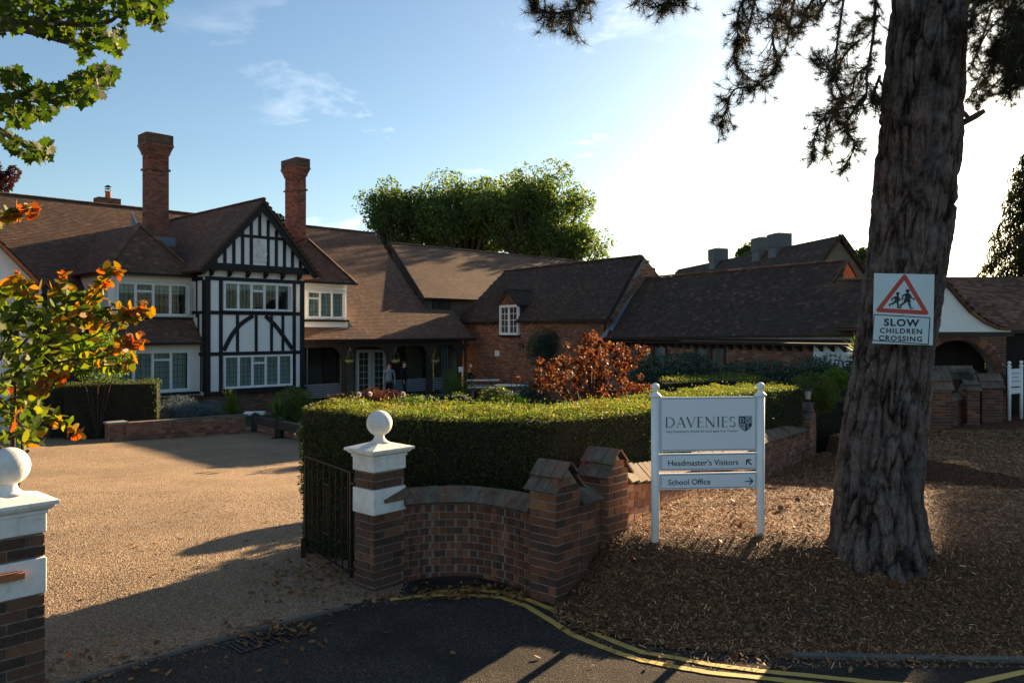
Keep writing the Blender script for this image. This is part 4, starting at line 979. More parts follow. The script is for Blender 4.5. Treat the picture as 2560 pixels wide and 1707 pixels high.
    limb([(3.85, 7.3, 6.9), (4.6, 7.3, 6.8), (5.3, 7.6, 6.2), (5.6, 8.2, 5.7)], [.10, .08, .05, .03])
    limb([at(2385, 268, 7.3), at(2412, 285, 7.25), at(2425, 300, 7.2)], [.028, .022, .018]); limb([at(2398, 312, 7.2), at(2440, 290, 7.1), at(2462, 277, 7.05)], [.030, .028, .020])
    br = mb.build('branches', 'bark_plain', rt, True)
    T = np.array([tuple(t_) for t_ in tuft]); Dv = np.array([tuple(d) for d in dirs]); n = 44
    P = np.repeat(T, n, 0); dr_ = np.repeat(Dv, n, 0); jit = unit_vecs(len(P)); Yv = dr_ * 0.38 + jit * 1.0; Yv /= np.linalg.norm(Yv, axis=1)[:, None]
    P = P - dr_ * rng.uniform(0, .035, len(P))[:, None] - np.array([3.36, 7.3, .45])
    z = unit_vecs(len(P)); x = np.cross(Yv, z); x /= np.linalg.norm(x, axis=1)[:, None]; ln_ = rng.uniform(.06, .10, len(P))
    V = np.stack([P - x * .0015, P + x * .0015, P + Yv * ln_[:, None]], 1).reshape(-1, 3)
    fast_mesh('needles', V, 3, [(0, 1, 2)], 'needle', rt)
    # upper crown above the picture
    C = np.array([(3.9 + rng.normal() * 2.2, 7.5 + rng.normal() * 2.2, rng.uniform(8.5, 15)) for _ in range(40)]) - np.array([3.36, 7.3, .45])
    P, d = clump_points(C, rng.uniform(.5, 1.1, 40), 14000); leaves('crown', P, rng.uniform(.04, .08, len(P)), 'needle', rt)
pine()

# warning sign nailed to the trunk
ws = root('warning_sign', 'square slow children crossing sign with red triangle nailed to the pine trunk', 'sign', (3.362, 6.84, 2.63))
ws.rotation_euler = (R(-1), R(1.7), R(-6))
mb = MB(); mb.box((-.248, 0, -.303), (.248, .006, .303)); b = mb.build('plate', 'sign_reflective', ws); bv = b.modifiers.new('bevel', 'BEVEL'); bv.width = .002
S_ = .496 / 1080.0
wx = lambda u: (u - 740) * S_ * 1.0; wz = lambda v: (770 - v) * (.606 / 1310)
F_ = Flat(-.001)
tri = [(745, 165), (1145, 828), (290, 800)]
for i in range(3):
    a, b_ = tri[i], tri[(i + 1) % 3]; F_.stroke((wx(a[0]), wz(a[1])), (wx(b_[0]), wz(b_[1])), .036, round_=True)
F_.build('red_triangle', 'red_paint', ws)
F_ = Flat(-.0015); Wp = lambda u, v: (wx(u), wz(v)); s = lambda a, b_, w: F_.stroke(Wp(*a), Wp(*b_), w * S_, round_=True)
F_.disc(Wp(630, 487), 32 * S_); s((632, 515), (628, 540), 30); F_.poly([Wp(*p) for p in ((590, 530), (650, 535), (665, 590), (650, 650), (575, 630), (575, 570))])
s((595, 545), (535, 580), 28); s((535, 580), (525, 620), 22); s((645, 555), (668, 600), 26); s((668, 600), (712, 588), 20)
s((600, 630), (545, 675), 38); s((545, 675), (485, 690), 26); s((485, 692), (495, 725), 20); s((625, 640), (640, 700), 36); s((640, 700), (640, 748), 28); s((640, 750), (675, 750), 16)
F_.disc(Wp(806, 430), 35 * S_); s((806, 455), (800, 485), 34); F_.poly([Wp(*p) for p in ((765, 480), (840, 478), (850, 560), (865, 640), (730, 640), (760, 560))])
s((770, 495), (715, 530), 30); s((715, 530), (718, 585), 22); s((840, 495), (870, 555), 30); s((870, 555), (932, 585), 22)
s((765, 640), (690, 700), 34); s((690, 700), (678, 740), 26); s((678, 745), (700, 750), 16); s((835, 640), (850, 700), 36); s((850, 700), (868, 755), 26); s((868, 758), (918, 752), 16)
F_.build('running_children', 'ink', ws)
F_ = Flat(-.001); F_.stroke(Wp(215, 885), Wp(1215, 920), .008); F_.stroke(Wp(195, 1365), Wp(1195, 1410), .008); F_.stroke(Wp(215, 885), Wp(195, 1365), .008); F_.stroke(Wp(1215, 920), Wp(1195, 1410), .008); F_.build('border', 'ink', ws)
tx = text_part('SLOW', ws, wx(395), wx(1030), wz(1085), .057, 'ink', -.0015, bold=.035, spacing=1.15)
text_part('CHILDREN', ws, wx(325), wx(1080), wz(1222), .041, 'ink', -.0015, bold=.03, spacing=1.2); text_part('CROSSING', ws, wx(308), wx(1085), wz(1362), .041, 'ink', -.0015, bold=.03, spacing=1.2)
for u, v in ((745, 172), (722, 876), (722, 1360)):
    mb = MB(); mb.lathe([(.005, -.004), (.003, -.0075)], n=8); nl = mb.build('nail', 'galvanised', ws); nl.location = (wx(u), -.0, wz(v)); nl.rotation_euler = (R(90), 0, 0); nl.scale = (1, 1, -1)

# ------------------------------------------------------------------ half-timbered house
UX, UY = 0.6969, 0.7171
HA = math.atan2(UY, UX); HO = (-10.79, 28.0, 0)
hs = root('timbered_house', 'long half-timbered house with black and white gable, tiled roofs and tall brick chimneys', 'house', HO, HA)
def hbox(name, a, b, mat, par=hs):
    mb = MB(); mb.box(a, b); return mb.build(name, mat, par)
def hprism(name, poly, off, mat, par=hs):
    mb = MB(); mb.prism(poly, off); return mb.build(name, mat, par)

def window(par, x0, x1, z0, z1, y, cols, transoms=(), lead=(3, 5), glass='glass', back='interior', fr=.055, mull=.05, name='window', frmat='paint_white', curtain=None, opened=None, grid=None):
    """casement window facing -y at plane y. frame is the part; panes, lead and mullions are its own pieces"""
    mb = MB(); d = .09
    mb.box((x0, y - .03, z0), (x0 + fr, y + d, z1)); mb.box((x1 - fr, y - .03, z0), (x1, y + d, z1))
    mb.box((x0 + fr, y - .03, z1 - fr), (x1 - fr, y + d, z1)); mb.box((x0 + fr, y - .04, z0), (x1 - fr, y + d, z0 + fr)); 
    f = mb.build(name, frmat, par)
    w = (x1 - x0 - 2 * fr - (cols - 1) * mull) / cols
    bk = MB(); bk.box((x0 + .01, y + d + .22, z0 - .05), (x1 - .01, y + d + .24, z1 + .05)); bk.build('dark_backing', back, f)  # dark sheet close behind the panes, standing in for the unlit inside
    for c in range(cols):
        a = x0 + fr + c * (w + mull); b = a + w; lo, hi = z0 + fr, z1 - fr
        if c:
            mb = MB(); mb.box((a - mull, y - .028, lo), (a, y + .06, hi)); mb.build('mullion', frmat, f)
        split = c in transoms
        parts_ = [(lo, hi)] if not split else [(lo, hi - .26), (hi - .23, hi)]
        if split:
            mb = MB(); mb.box((a, y - .02, hi - .26), (b, y + .05, hi - .23)); mb.build('transom', frmat, f)
        sw = .022
        for (p, q) in parts_:
            mb = MB(); mb.box((a, y + .005, p), (a + sw, y + .035, q)); mb.box((b - sw, y + .005, p), (b, y + .035, q)); mb.box((a + sw, y + .005, p), (b - sw, y + .035, p + sw)); mb.box((a + sw, y + .005, q - sw), (b - sw, y + .035, q)); mb.build('sash', frmat, f)
            j = [random.uniform(-.004, .004) for _ in range(3)]; mb = MB(); mb.prism([(a + sw, y + .020 + j[0], p + sw), (b - sw, y + .020 + j[1], p + sw), (b - sw, y + .020 + j[1] + j[2] - j[0], q - sw), (a + sw, y + .020 + j[2], q - sw)], (0, .004, 0)); mb.build('pane', glass, f)
            if lead:
                mb = MB(); nx, nz = lead; nzz = max(1, int(round(nz * (q - p) / (hi - lo))))
                for i in range(1, nx): xx = a + sw + (w - 2 * sw) * i / nx; mb.box((xx - .005, y + .010, p + sw), (xx + .005, y + .0165, q - sw))
                for i in range(1, nzz): zz_ = p + sw + (q - p - 2 * sw) * i / nzz; mb.box((a + sw, y + .0105, zz_ - .005), (b - sw, y + .0160, zz_ + .005))
                if mb.v: mb.build('lead_lattice', 'iron', f)
            if grid:
                mb = MB(); nx, nz = grid; nzz = max(1, int(round(nz * (q - p) / (hi - lo))))
                for i in range(1, nx): xx = a + sw + (w - 2 * sw) * i / nx; mb.box((xx - .012, y + .006, p + sw), (xx + .012, y + .0165, q - sw))
                for i in range(1, nzz): zz_ = p + sw + (q - p - 2 * sw) * i / nzz; mb.box((a + sw, y + .0065, zz_ - .012), (b - sw, y + .0160, zz_ + .012))
                if mb.v: mb.build('glazing_bar', frmat, f)
    if curtain:
        mb = MB(); n = int((x1 - x0) / .035); c0, c1 = curtain[0], curtain[1]
        pts = [(x0 + fr + (x1 - x0 - 2 * fr) * i / n, y + d + .08 + .018 * math.sin(i * 1.3) + .01 * math.sin(i * .37)) for i in range(n + 1)]
        for i in range(n): mb.add([(pts[i][0], pts[i][1], c0), (pts[i + 1][0], pts[i + 1][1], c0), (pts[i + 1][0], pts[i + 1][1], c1), (pts[i][0], pts[i][1], c1)], [(0, 1, 2, 3)])
        mb.build('curtain', curtain[2], f)
    if opened is not None:
        a = x0 + fr + opened * (w + mull); mb = MB(); b = a + w
        mb.beam((b, y - .02, (z0 + z1) / 2), (b - .02, y - .26, (z0 + z1) / 2), .03, z1 - z0 - 2 * fr - .02, up=(0, 0, 1)); mb.build('open_sash', frmat, f)
    return f

def wall_open(x0, x1, z0, z1, y, holes, mat='render_white', th=.14, par=hs, name='rendered_wall'):
    xs_ = sorted({x0, x1, *[h[0] for h in holes], *[h[1] for h in holes]}); zs_ = sorted({z0, z1, *[h[2] for h in holes], *[h[3] for h in holes]}); mb = MB()
    for i in range(len(xs_) - 1):
        for j in range(len(zs_) - 1):
            cx, cz = (xs_[i] + xs_[i + 1]) / 2, (zs_[j] + zs_[j + 1]) / 2
            if not any(h[0] < cx < h[1] and h[2] < cz < h[3] for h in holes): mb.box((xs_[i], y, zs_[j]), (xs_[i + 1], y + th, zs_[j + 1]))
    return mb.build(name, mat, par)
BT = 'black_timber'
def timber(p, q, w=.14, proud=.035, y=0.0, par=hs):
    """timber in the wall plane y (facing -y) from (x,z) p to q"""
    dx, dz = q[0] - p[0], q[1] - p[1]; L = math.hypot(dx, dz); nx, nz = -dz / L * w / 2, dx / L * w / 2
    return hprism('timber', [(p[0] - nx, y - proud, p[1] - nz), (q[0] - nx, y - proud, q[1] - nz), (q[0] + nx, y - proud, q[1] + nz), (p[0] + nx, y - proud, p[1] + nz)], (0, proud + .03, 0), BT, par)

GW = 3.93
# gabled bay: body
hbox('plinth', (0.03, 0.03, -.8), (GW - .03, 1.4, .14), 'mortar_dark')
wall_open(0, GW, .14, 4.40, 0, [(.70, 3.37, .37, 1.50), (.70, 3.28, 3.18, 4.15)]); hbox('rendered_wall', (0, .141, .14), (.14, 3.2, 4.40), 'render_white'); hbox('rendered_wall', (GW - .14, .141, .14), (GW, 3.2, 4.40), 'render_white')
hprism('rendered_gable', [(0, .02, 4.40), (GW, .02, 4.40), (GW / 2, .02, 6.72)], (0, .3, 0), 'render_white')
A = brick_list((0, 0.03, 0), (1, 0, 0), (0, -1, 0), GW, -.61, .14) + brick_list((0, 1.4, 0), (0, -1, 0), (-1, 0, 0), 1.4, -.61, .14)
housebricks = list(A)
P1, P2 = .035, .050
hbox('timber', (-.05, -.10, .14), (GW + .05, -.001, .27), BT)          # sill beam
for x, w in ((.09, .18), (GW - .09, .18)): timber((x, .272), (x, 4.22), w, .045)
for x in (.57, 3.50): timber((x, .273), (x, 4.221), .13, .032)
timber((.19, 1.60), (GW - .19, 1.60), .13, .037); timber((.19, 3.07), (GW - .19, 3.07), .13, .037)
for x in (1.20, 1.93, 2.55, 3.02): timber((x, 1.67), (x, 3.0), .11, .030)
def brace(ctrl, w=.15):
    pts = smooth_pts(ctrl, 6); o_ = []; i_ = []
    for k, p in enumerate(pts):
        a = pts[max(k - 1, 0)]; b = pts[min(k + 1, len(pts) - 1)]; d = (b - a) / np.linalg.norm(b - a); n = np.array([-d[1], d[0]]) * w / 2; o_.append(p + n); i_.append(p - n)
    mb = MB()
    for k in range(len(pts) - 1): mb.prism([(i_[k][0], -.041, i_[k][1]), (i_[k + 1][0], -.041, i_[k + 1][1]), (o_[k + 1][0], -.041, o_[k + 1][1]), (o_[k][0], -.041, o_[k][1])], (0, .05, 0))
    mb.build('curved_brace', BT, hs)
brace([(.68, 1.72), (.95, 2.22), (1.32, 2.66), (1.80, 2.98)]); brace([(3.42, 1.72), (3.05, 2.20), (2.72, 2.60), (2.30, 2.98)])
timber((0, 4.285), (GW, 4.285), .13, .052)
# windows of the bay
window(hs, .67, 3.40, .34, 1.53, -.045, 5, transoms=(2,), lead=(3, 6), curtain=(.30, 1.60, 'curtain'))
window(hs, .67, 3.31, 3.15, 4.18, -.045, 5, transoms=(2,), lead=(3, 5), curtain=(3.9, 4.2, 'curtain'), opened=4)
hbox('sill', (.60, -.12, .275), (3.47, -.047, .335), BT); hbox('sill', (.60, -.12, 3.085), (3.40, -.047, 3.145), BT)
# jetty with brackets and carved ends
for x in (.18, .85, 1.55, 2.25, 2.95, 3.65):
    hprism('jetty_bracket', [(x - .055, -.053, 4.36), (x - .055, -.053, 4.57), (x - .055, -.26, 4.57), (x - .055, -.26, 4.51), (x - .055, -.17, 4.42)], (.11, 0, 0), BT)
    
hbox('jetty_plate', (-.30, -.29, 4.575), (GW + .35, -.002, 4.70), BT)
hprism('jetty_gable', [(-.18, -.20, 4.70), (GW + .18, -.20, 4.70), (GW / 2, -.20, 6.98)], (0, .20, 0), 'render_white')
gyt = lambda x: 4.70 + 2.28 * (1 - abs(x - GW / 2) / (GW / 2 + .18))
def gt(x, z0, z1, w=.11): timber((x, z0), (x, z1), w, .033, -.20)
timber((-.02, 4.765), (GW + .02, 4.765), .12, .045, -.20); timber((.98, 5.86), (2.95, 5.86), .11, .040, -.20)
for i in range(-5, 6):
    x = GW / 2 + i * .335; top = gyt(x) - .10
    if i != 0: gt(x, 4.83, min(top, 5.805), .115)
    if abs(i) <= 2 and top > 6.0: gt(x + (.0 if i else 0), 5.915, top, .11)
pl = hbox('carved_panel', (GW / 2 - .27, -.232, 4.95), (GW / 2 + .27, -.201, 5.80), 'stone_white')
mb = MB()
for k in range(46):
    a = random.uniform(0, 6.28); r_ = random.uniform(.03, .09); cx, cz = GW / 2 + random.uniform(-.2, .2), 5.375 + random.uniform(-.35, .35)
    mb.tube([(cx + r_ * math.cos(a + t_), -.236, cz + r_ * math.sin(a + t_)) for t_ in np.linspace(0, 3.2, 7)], .011, 5)
mb.build('relief', 'stone_white', pl)
# bargeboards
AP = (2.0, 7.16); LF = (-.42, 4.50); RF = (4.34, 4.50)
for q in (LF, RF):
    sgn = -1 if q is LF else 1; n = Vector((q[0] - AP[0], 0, q[1] - AP[1])).normalized(); pr = Vector((-n.z * sgn, 0, n.x * sgn)); 
    if pr.z > 0: pr = -pr
    hprism('bargeboard', [(AP[0], -.40, AP[1]), (q[0], -.40, q[1]), (q[0] + pr.x * .27, -.40, q[1] + pr.z * .27 + .1), (AP[0], -.40, AP[1] - .36)], (0, .07, 0), BT)

# gabled bay roof, running back into the main roof
tiles = []
mainz = lambda t_: 2.07 + .7986 * (t_ - 1.0)
mt = lambda z: 1.0 + (z - 2.07) / .7986
def gable_roof(xa, za, xl, zl, xr, zr, t0, pitch_fn):
    out = []
    ta = mt(za) + .05
    for (x, z) in ((xl, zl), (xr, zr)):
        te = mt(z) + .0
        out += roof(hs, [(x, t0, z), (x, te, z), (xa, ta, za), (xa, t0, za)])
    return out
tiles += gable_roof(2.0, 7.25, -.5, 4.50, 4.42, 4.50, -.46, None)
caps = ridge_caps((2.0, -.46, 7.27), (2.0, mt(7.25), 7.27))
# main roof, front and back slope, ridge at t = 7
ML = -19.0; MRx = 13.13; RZ = mainz(8.0)
front = [(ML, 1.0, 2.07), (13.85, 1.0, 2.07), (13.95, 2.72, mainz(2.72)), (12.3, 2.74, mainz(2.74)), (12.52, 4.58, mainz(4.58)), (12.76, 6.18, mainz(6.18)), (13.13, 8.0, RZ), (ML, 8.0, RZ)]
tiles += roof(hs, front, holes=[[(ML, 1, 2.07), (-4.5, 1, 2.07), (-4.5, 1.02, mainz(1.02)), (ML, 1.02, mainz(1.02))]])

hprism('roof_back', [(ML, 8.0, RZ - .03), (MRx, 8.0, RZ - .03), (MRx, 14.5, 2.2), (ML, 14.5, 2.2)], (0, 0, -.08), 'tile_house')
hprism('end_wall', [(12.2, 3.6, -.7), (13.0, 14.0, -.7), (13.0, 14.0, 2.3), (13.0, 8.0, RZ - .15), (12.2, 3.6, mainz(3.6) - .15)], (-.2, 0, 0), 'render_white')
caps += ridge_caps((ML, 8.0, RZ + .03), (MRx, 8.0, RZ + .03))
# first floor bay, left of the gable, with its hipped roof
LB0, LB1, LT = -2.86, -.05, 1.03
wall_open(LB0, -.001, 2.80, 4.42, LT + .02, [(-2.58, -.20, 2.97, 4.06)]); hbox('rendered_wall', (LB0, LT + .161, 2.8), (LB0 + .14, 4.4, 4.42), 'render_white')
window(hs, -2.62, -.16, 2.93, 4.10, LT - .03, 4, transoms=(1,), lead=(3, 5), curtain=(3.72, 4.1, 'curtain'), opened=3, fr=.07)
for z, w in ((4.12, .05), (4.24, .035), (4.36, .06)): hbox('cornice', (LB0 - w, LT - w, z), (-.001, LT + .018, z + .035), 'paint_white')
hbox('sill', (LB0 - .05, LT - .10, 2.835), (-.001, LT - .001, 2.90), BT)
def hip(x0, x1, t0, ze, ta, za, left_only=False):
    xm = (x0 + x1) / 2; out = []
    out += roof(hs, [(x0, t0, ze), (x1, t0, ze), (xm, ta, za)])
    tb = mt(za)
    out += roof(hs, [(x0, t0, ze), (x0, mt(ze), ze), (xm, tb, za), (xm, ta, za)])
    out += roof(hs, [(x1, t0, ze), (x1, mt(ze), ze), (xm, tb, za), (xm, ta, za)])
    c = ridge_caps((x0, t0, ze + .03), (xm, ta, za + .04), .10, .22) + ridge_caps((x1, t0, ze + .03), (xm, ta, za + .04), .10, .22)
    return out, c
o1, c1 = hip(-3.12, .12, .72, 4.40, 1.95, 6.18); tiles += o1; caps += c1
hbox('gutter', (-3.15, .60, 4.31), (.0, .71, 4.395), 'iron')
# ground floor bay and its pent roof
wall_open(-3.4, -.001, .14, 2.05, .45, [(-2.91, -.37, .34, 1.72)]); hbox('plinth', (-3.4, .452, -.8), (-.001, .6, .139), 'mortar_dark'); hbox('rendered_wall', (-3.4, .591, .14), (-3.26, 3.0, 2.05), 'render_white')
window(hs, -2.95, -.33, .30, 1.76, .42, 4, transoms=(2,), lead=(3, 6), curtain=(.3, 1.76, 'curtain'), fr=.09)
hbox('moulding', (-3.0, .405, 1.79), (-.25, .449, 1.86), 'paint_white'); hbox('sill', (-3.2, .33, .20), (-.05, .448, .285), BT)
tiles += roof(hs, [(-3.5, .08, 2.02), (.0, .08, 2.02), (.0, 1.0, 2.86), (-3.5, 1.0, 2.86)])
hprism('pent_cheek', [(.004, .08, 1.98), (.004, 1.0, 2.9), (.004, 1.0, 2.75), (.004, .2, 1.98)], (.02, 0, 0), 'lead')
hbox('gutter', (-3.5, -.02, 1.94), (.0, .075, 2.02), 'iron')
housebricks += brick_list((-3.4, 0.44, 0), (1, 0, 0), (0, -1, 0), 3.4, -.61, .14)
# left return of the gabled bay
def rtimber(t0, t1, z0, z1, p=.03): hbox('timber', (-p, t0, z0), (-.0005, t1, z1), BT)
rtimber(-.0, .16, .272, 4.22, .045); rtimber(.60, .68, 2.9, 4.22); rtimber(.28, .34, .272, 1.9); rtimber(.161, 1.02, 3.02, 3.13); rtimber(.161, .44, 1.53, 1.66); rtimber(.161, 1.02, 4.2, 4.34)
hbox('timber', (-.03, .45, 1.9), (-.0005, .55, 3.02), BT)
# first floor bay right of the gable
RB0, RB1, RT = GW + .02, 6.98, 1.60
wall_open(RB0, RB1, 2.45, 4.45, RT + .02, [(5.06, 6.80, 2.97, 4.04)]); hbox('rendered_wall', (RB1 - .14, RT + .161, 2.45), (RB1, 4.6, 4.45), 'render_white')
window(hs, 5.02, 6.84, 2.93, 4.08, RT - .03, 3, transoms=(0,), lead=(3, 5), fr=.07, curtain=(2.95, 4.1, 'curtain'))
for z, w in ((4.12, .05), (4.25, .035), (4.37, .06)): hbox('cornice', (RB0, RT - w, z), (RB1 + w, RT + .018, z + .035), 'paint_white')
hbox('sill', (RB0, RT - .10, 2.80), (RB1 + .06, RT - .001, 2.88), BT)
o1, c1 = hip(3.6, 7.22, 1.28, 4.45, 2.2, 6.26); tiles += o1; caps += c1
hbox('gutter', (4.4, 1.17, 4.36), (7.24, 1.27, 4.445), 'iron')
hprism('soaker', [(RB1 + .01, RT - .05, 2.52), (RB1 + .28, RT - .05, 2.58), (RB1 + .03, RT - .02, 2.86)], (0, .03, 0), 'lead')
# chimneys
def chimney(x0, x1, t0, t1, zb, zt, label=None, steps=True):
    c = hbox('chimney_stack', (x0 + .006, t0 + .006, zb), (x1 - .006, t1 - .006, zt - 1.2), 'mortar_dark')
    lay = [(zb, zt - 1.36, 0), (zt - 1.36, zt - 1.285, .05), (zt - 1.285, zt - .76, .0), (zt - .76, zt - .685, .035), (zt - .685, zt - .61, .055), (zt - .61, zt - .535, .08), (zt - .535, zt - .46, .11), (zt - .46, zt - .385, .14)]
    A = []
    for z0, z1, g in lay:
        X0, X1, T0, T1 = x0 - g, x1 + g, t0 - g, t1 + g
        if g: 
            q = MB(); q.box((X0 + .008, T0 + .008, z0), (X1 - .008, T1 - .008, z1)); q.build('corbel_course', 'mortar_dark', c)
        ph = int(round(z0 / .075))
        A += brick_list((X0, T0, 0), (1, 0, 0), (0, -1, 0), X1 - X0, z0, z1, phase=ph) + brick_list((X0, T1, 0), (0, -1, 0), (-1, 0, 0), T1 - T0, z0, z1, phase=ph + 1)
        A += brick_list((X1, T0, 0), (0, 1, 0), (1, 0, 0), T1 - T0, z0, z1, phase=ph + 1) + brick_list((X1, T1, 0), (-1, 0, 0), (0, 1, 0), X1 - X0, z0, z1, phase=ph)
    q = MB(); q.box((x0 - .12, t0 - .12, zt - .384), (x1 + .12, t1 + .12, zt - .02)); q.add([(x0 - .12, t0 - .12, zt - .02), (x1 + .12, t0 - .12, zt - .02), (x1 + .12, t1 + .12, zt - .02), (x0 - .12, t1 + .12, zt - .02), (x0, t0, zt + .03), (x1, t0, zt + .03), (x1, t1, zt + .03), (x0, t1, zt + .03)], [(4, 5, 6, 7), (0, 1, 5, 4), (1, 2, 6, 5), (2, 3, 7, 6), (3, 0, 4, 7)])
    q.build('cap', 'mortar_dark', c)
    pieces('brick', A, 'box', 'brick_chimney', c, 200); A = []
    A += brick_list((x0 - .12, t0 - .12, 0), (1, 0, 0), (0, -1, 0), x1 - x0 + .24, zt - .384, zt - .02) + brick_list((x0 - .12, t1 + .12, 0), (0, -1, 0), (-1, 0, 0), t1 - t0 + .24, zt - .384, zt - .02, phase=1)
    pieces('brick', A, 'box', 'brick_soot_and_shade', c, 60)
    q = MB(); q.box((x0 - .05, t0 - .06, zb - .1), (x1 + .22, t0 + .0, zb + 1.0 * 0 + .22)); q.build('flashing', 'lead', c)
    return c
c1_ = chimney(-.78, -.02, 3.0, 3.56, 5.72, 9.78)
hprism('flashing', [(-.84, 3.6, 5.75), (-.84, 4.5, 6.6), (-.84, 4.5, 7.0), (-.84, 3.9, 6.4), (-.84, 3.55, 6.0)], (.05, 0, 0), 'lead')
hprism('roof_saddle', [(-.8, 2.9, 5.3), (.1, 2.9, 5.3), (.1, 4.8, 5.6), (-.8, 4.8, 5.6)], (0, 0, .1), 'lead')
chimney(5.20, 5.62, 2.62, 3.62, 5.2, 9.72)
# small stack with a pot behind the ridge
c = hbox('chimney_stack', (-.75, 8.3, 6.9), (.15, 8.9, 8.02), 'mortar_dark')
pieces('brick', brick_list((-.75, 8.3, 0), (1, 0, 0), (0, -1, 0), .9, 7.1, 8.0) + brick_list((-.75, 8.9, 0), (0, -1, 0), (-1, 0, 0), .6, 7.1, 8.0), 'box', 'brick_dark', c)
mb = MB(); mb.lathe([(.12, 0), (.10, .25), (.13, .27), (.13, .31)], (-.27, 8.6, 8.01), 14); mb.build('chimney_pot', 'terracotta', c, True)
mb = MB(); mb.lathe([(.11, .42), (.11, .44)], (-.27, 8.6, 8.01), 12); 
for k in range(4): a = k * 1.57; mb.tube([(-.27 + .1 * math.cos(a), 8.6 + .1 * math.sin(a), 8.31), (-.27 + .1 * math.cos(a), 8.6 + .1 * math.sin(a), 8.46)], .012, 5)
mb.lathe([(.15, .50), (.04, .58)], (-.27, 8.6, 8.01), 12); mb.build('cowl', 'iron', c)
# left cross wing with white gable, and timbered porch gable
hprism('rendered_gable', [(-10.8, -.6, -.7), (-5.5, -.6, -.7), (-5.5, -.6, 3.95), (-8.2, -.6, 6.8), (-10.9, -.6, 3.95)], (0, 1.2, 0), 'render_white')
tiles += roof(hs, [(-5.35, -.85, 3.85), (-5.35, mt(3.85), 3.85), (-8.2, mt(6.95), 6.95), (-8.2, -.85, 6.95)])
tiles += roof(hs, [(-11.0, -.85, 3.85), (-11.0, mt(3.85), 3.85), (-8.2, mt(6.95), 6.95), (-8.2, -.85, 6.95)])
for s_, e_ in (((-8.2, 6.90), (-5.35, 3.80)),): hprism('verge_board', [(s_[0], -.87, s_[1]), (e_[0], -.87, e_[1]), (e_[0], -.87, e_[1] - .12), (s_[0], -.87, s_[1] - .12)], (0, .02, 0), 'terracotta')
pf = -1.4
tiles += roof(hs, [(-4.55, pf, 3.0), (-4.55, 2.2, 3.0), (-5.4, 3.0, 3.9), (-5.4, pf, 3.9)]); tiles += roof(hs, [(-6.25, pf, 3.0), (-6.25, 2.2, 3.0), (-5.4, 3.0, 3.9), (-5.4, pf, 3.9)])
hprism('rendered_gable', [(-6.1, pf + .12, 3.0), (-4.7, pf + .12, 3.0), (-5.4, pf + .12, 3.75)], (0, .1, 0), 'render_white')
for p, q in (((-6.2, 3.0), (-5.4, 3.86)), ((-5.4, 3.86), (-4.6, 3.0)), ((-6.1, 3.02), (-4.7, 3.02)), ((-5.4, 3.05), (-5.4, 3.75)), ((-5.75, 3.1), (-5.4, 3.5))): timber(p, q, .13, .03, pf + .10)
for x in (-6.15, -4.65): hbox('porch_post', (x - .09, pf + .1, -.7), (x + .09, pf + .28, 3.0), BT)
hbox('rendered_wall', (-7.5, 1.3, -.7), (-3.4, 1.5, 3.2), 'brick_dark')
dd = hbox('front_door', (-5.9, 1.22, -.6), (-4.9, 1.29, 1.5), 'brown_frame')
hbox('pane', (-5.75, 1.20, .75), (-5.05, 1.217, 1.35), 'glass', dd); hbox('letter_plate', (-5.75, 1.19, .50), (-5.05, 1.217, .60), 'brass', dd)
hbox('porch_step', (-6.6, -2.0, -.75), (-3.9, 1.2, -.5), 'brick_dark')
# verandah
hbox('wall_plate', (GW + .02, 1.22, 1.74), (13.3, 1.42, 2.02), 'dark_oak'); hbox('gutter', (GW + .05, .90, 1.96), (13.9, 1.0, 2.05), 'iron')
hbox('verandah_floor', (GW + .02, 1.0, -.72), (13.4, 4.2, -.60), 'concrete')
for x in (6.65, 9.02, 11.37, 13.2):
    p = hbox('verandah_post', (x - .09, 1.24, -.60), (x + .09, 1.42, 1.739), 'dark_oak')
    for sgn in (-1, 1):
        c = [(x + sgn * .09, .95), (x + sgn * .16, 1.35), (x + sgn * .34, 1.60), (x + sgn * .62, 1.738)]
        mb = MB(); pts = smooth_pts(c, 4)
        for k in range(len(pts) - 1):
            a, b = pts[k], pts[k + 1]; mb.prism([(a[0], 1.27, a[1]), (b[0], 1.27, b[1]), (b[0], 1.27, 1.7385), (x + sgn * .0905, 1.27, 1.7385) if k == 0 else (a[0], 1.27, 1.7385)], (0, .12, 0))
        mb.build('curved_brace', 'dark_oak', hs)
hbox('back_wall', (GW + .02, 3.4, -.6), (13.3, 3.6, 3.0), 'interior_wall'); hbox('brick_pier', (6.9, 3.30, -.6), (7.7, 3.399, 2.0), 'brick_dark'); hbox('brick_pier', (10.6, 3.3, -.6), (11.5, 3.399, 2.0), 'brick_dark')
for a, b in ((4.2, 6.55), (9.12, 11.27), (11.47, 12.3)):
    f = hbox('glass_screen', (a, 1.52, -.55), (b, 1.53, 1.72), 'glass_screen')
    for k in range(7): hbox('frosted_band', (a, 1.512, -.35 + k * .085), (b, 1.518, -.31 + k * .085), 'shield_grey', f)
for x in (5.0, 12.25, 12.42, 12.6): hbox('screen_mullion', (x - .02, 1.50, -.58), (x + .02, 1.56, 1.72), 'galvanised')
hbox('end_wall', (13.32, 1.5, -.6), (13.5, 3.39, 2.0), 'interior_wall'); hbox('door_frame', (7.75, 3.22, -.6), (7.95, 3.30, 1.6), 'paint_white')
window(hs, 8.55, 9.35, -.50, 1.55, 3.15, 1, lead=None, grid=(2, 6), name='glazed_door', fr=.12)
window(hs, 9.42, 10.2, -.50, 1.55, 3.15, 1, lead=None, grid=(2, 6), name='glazed_door', fr=.12)
pieces('brick', housebricks, 'box', 'brick_dark', hs, 300)
pieces('roof_tile', tiles, 'tile', 'tile_house', hs, 300)
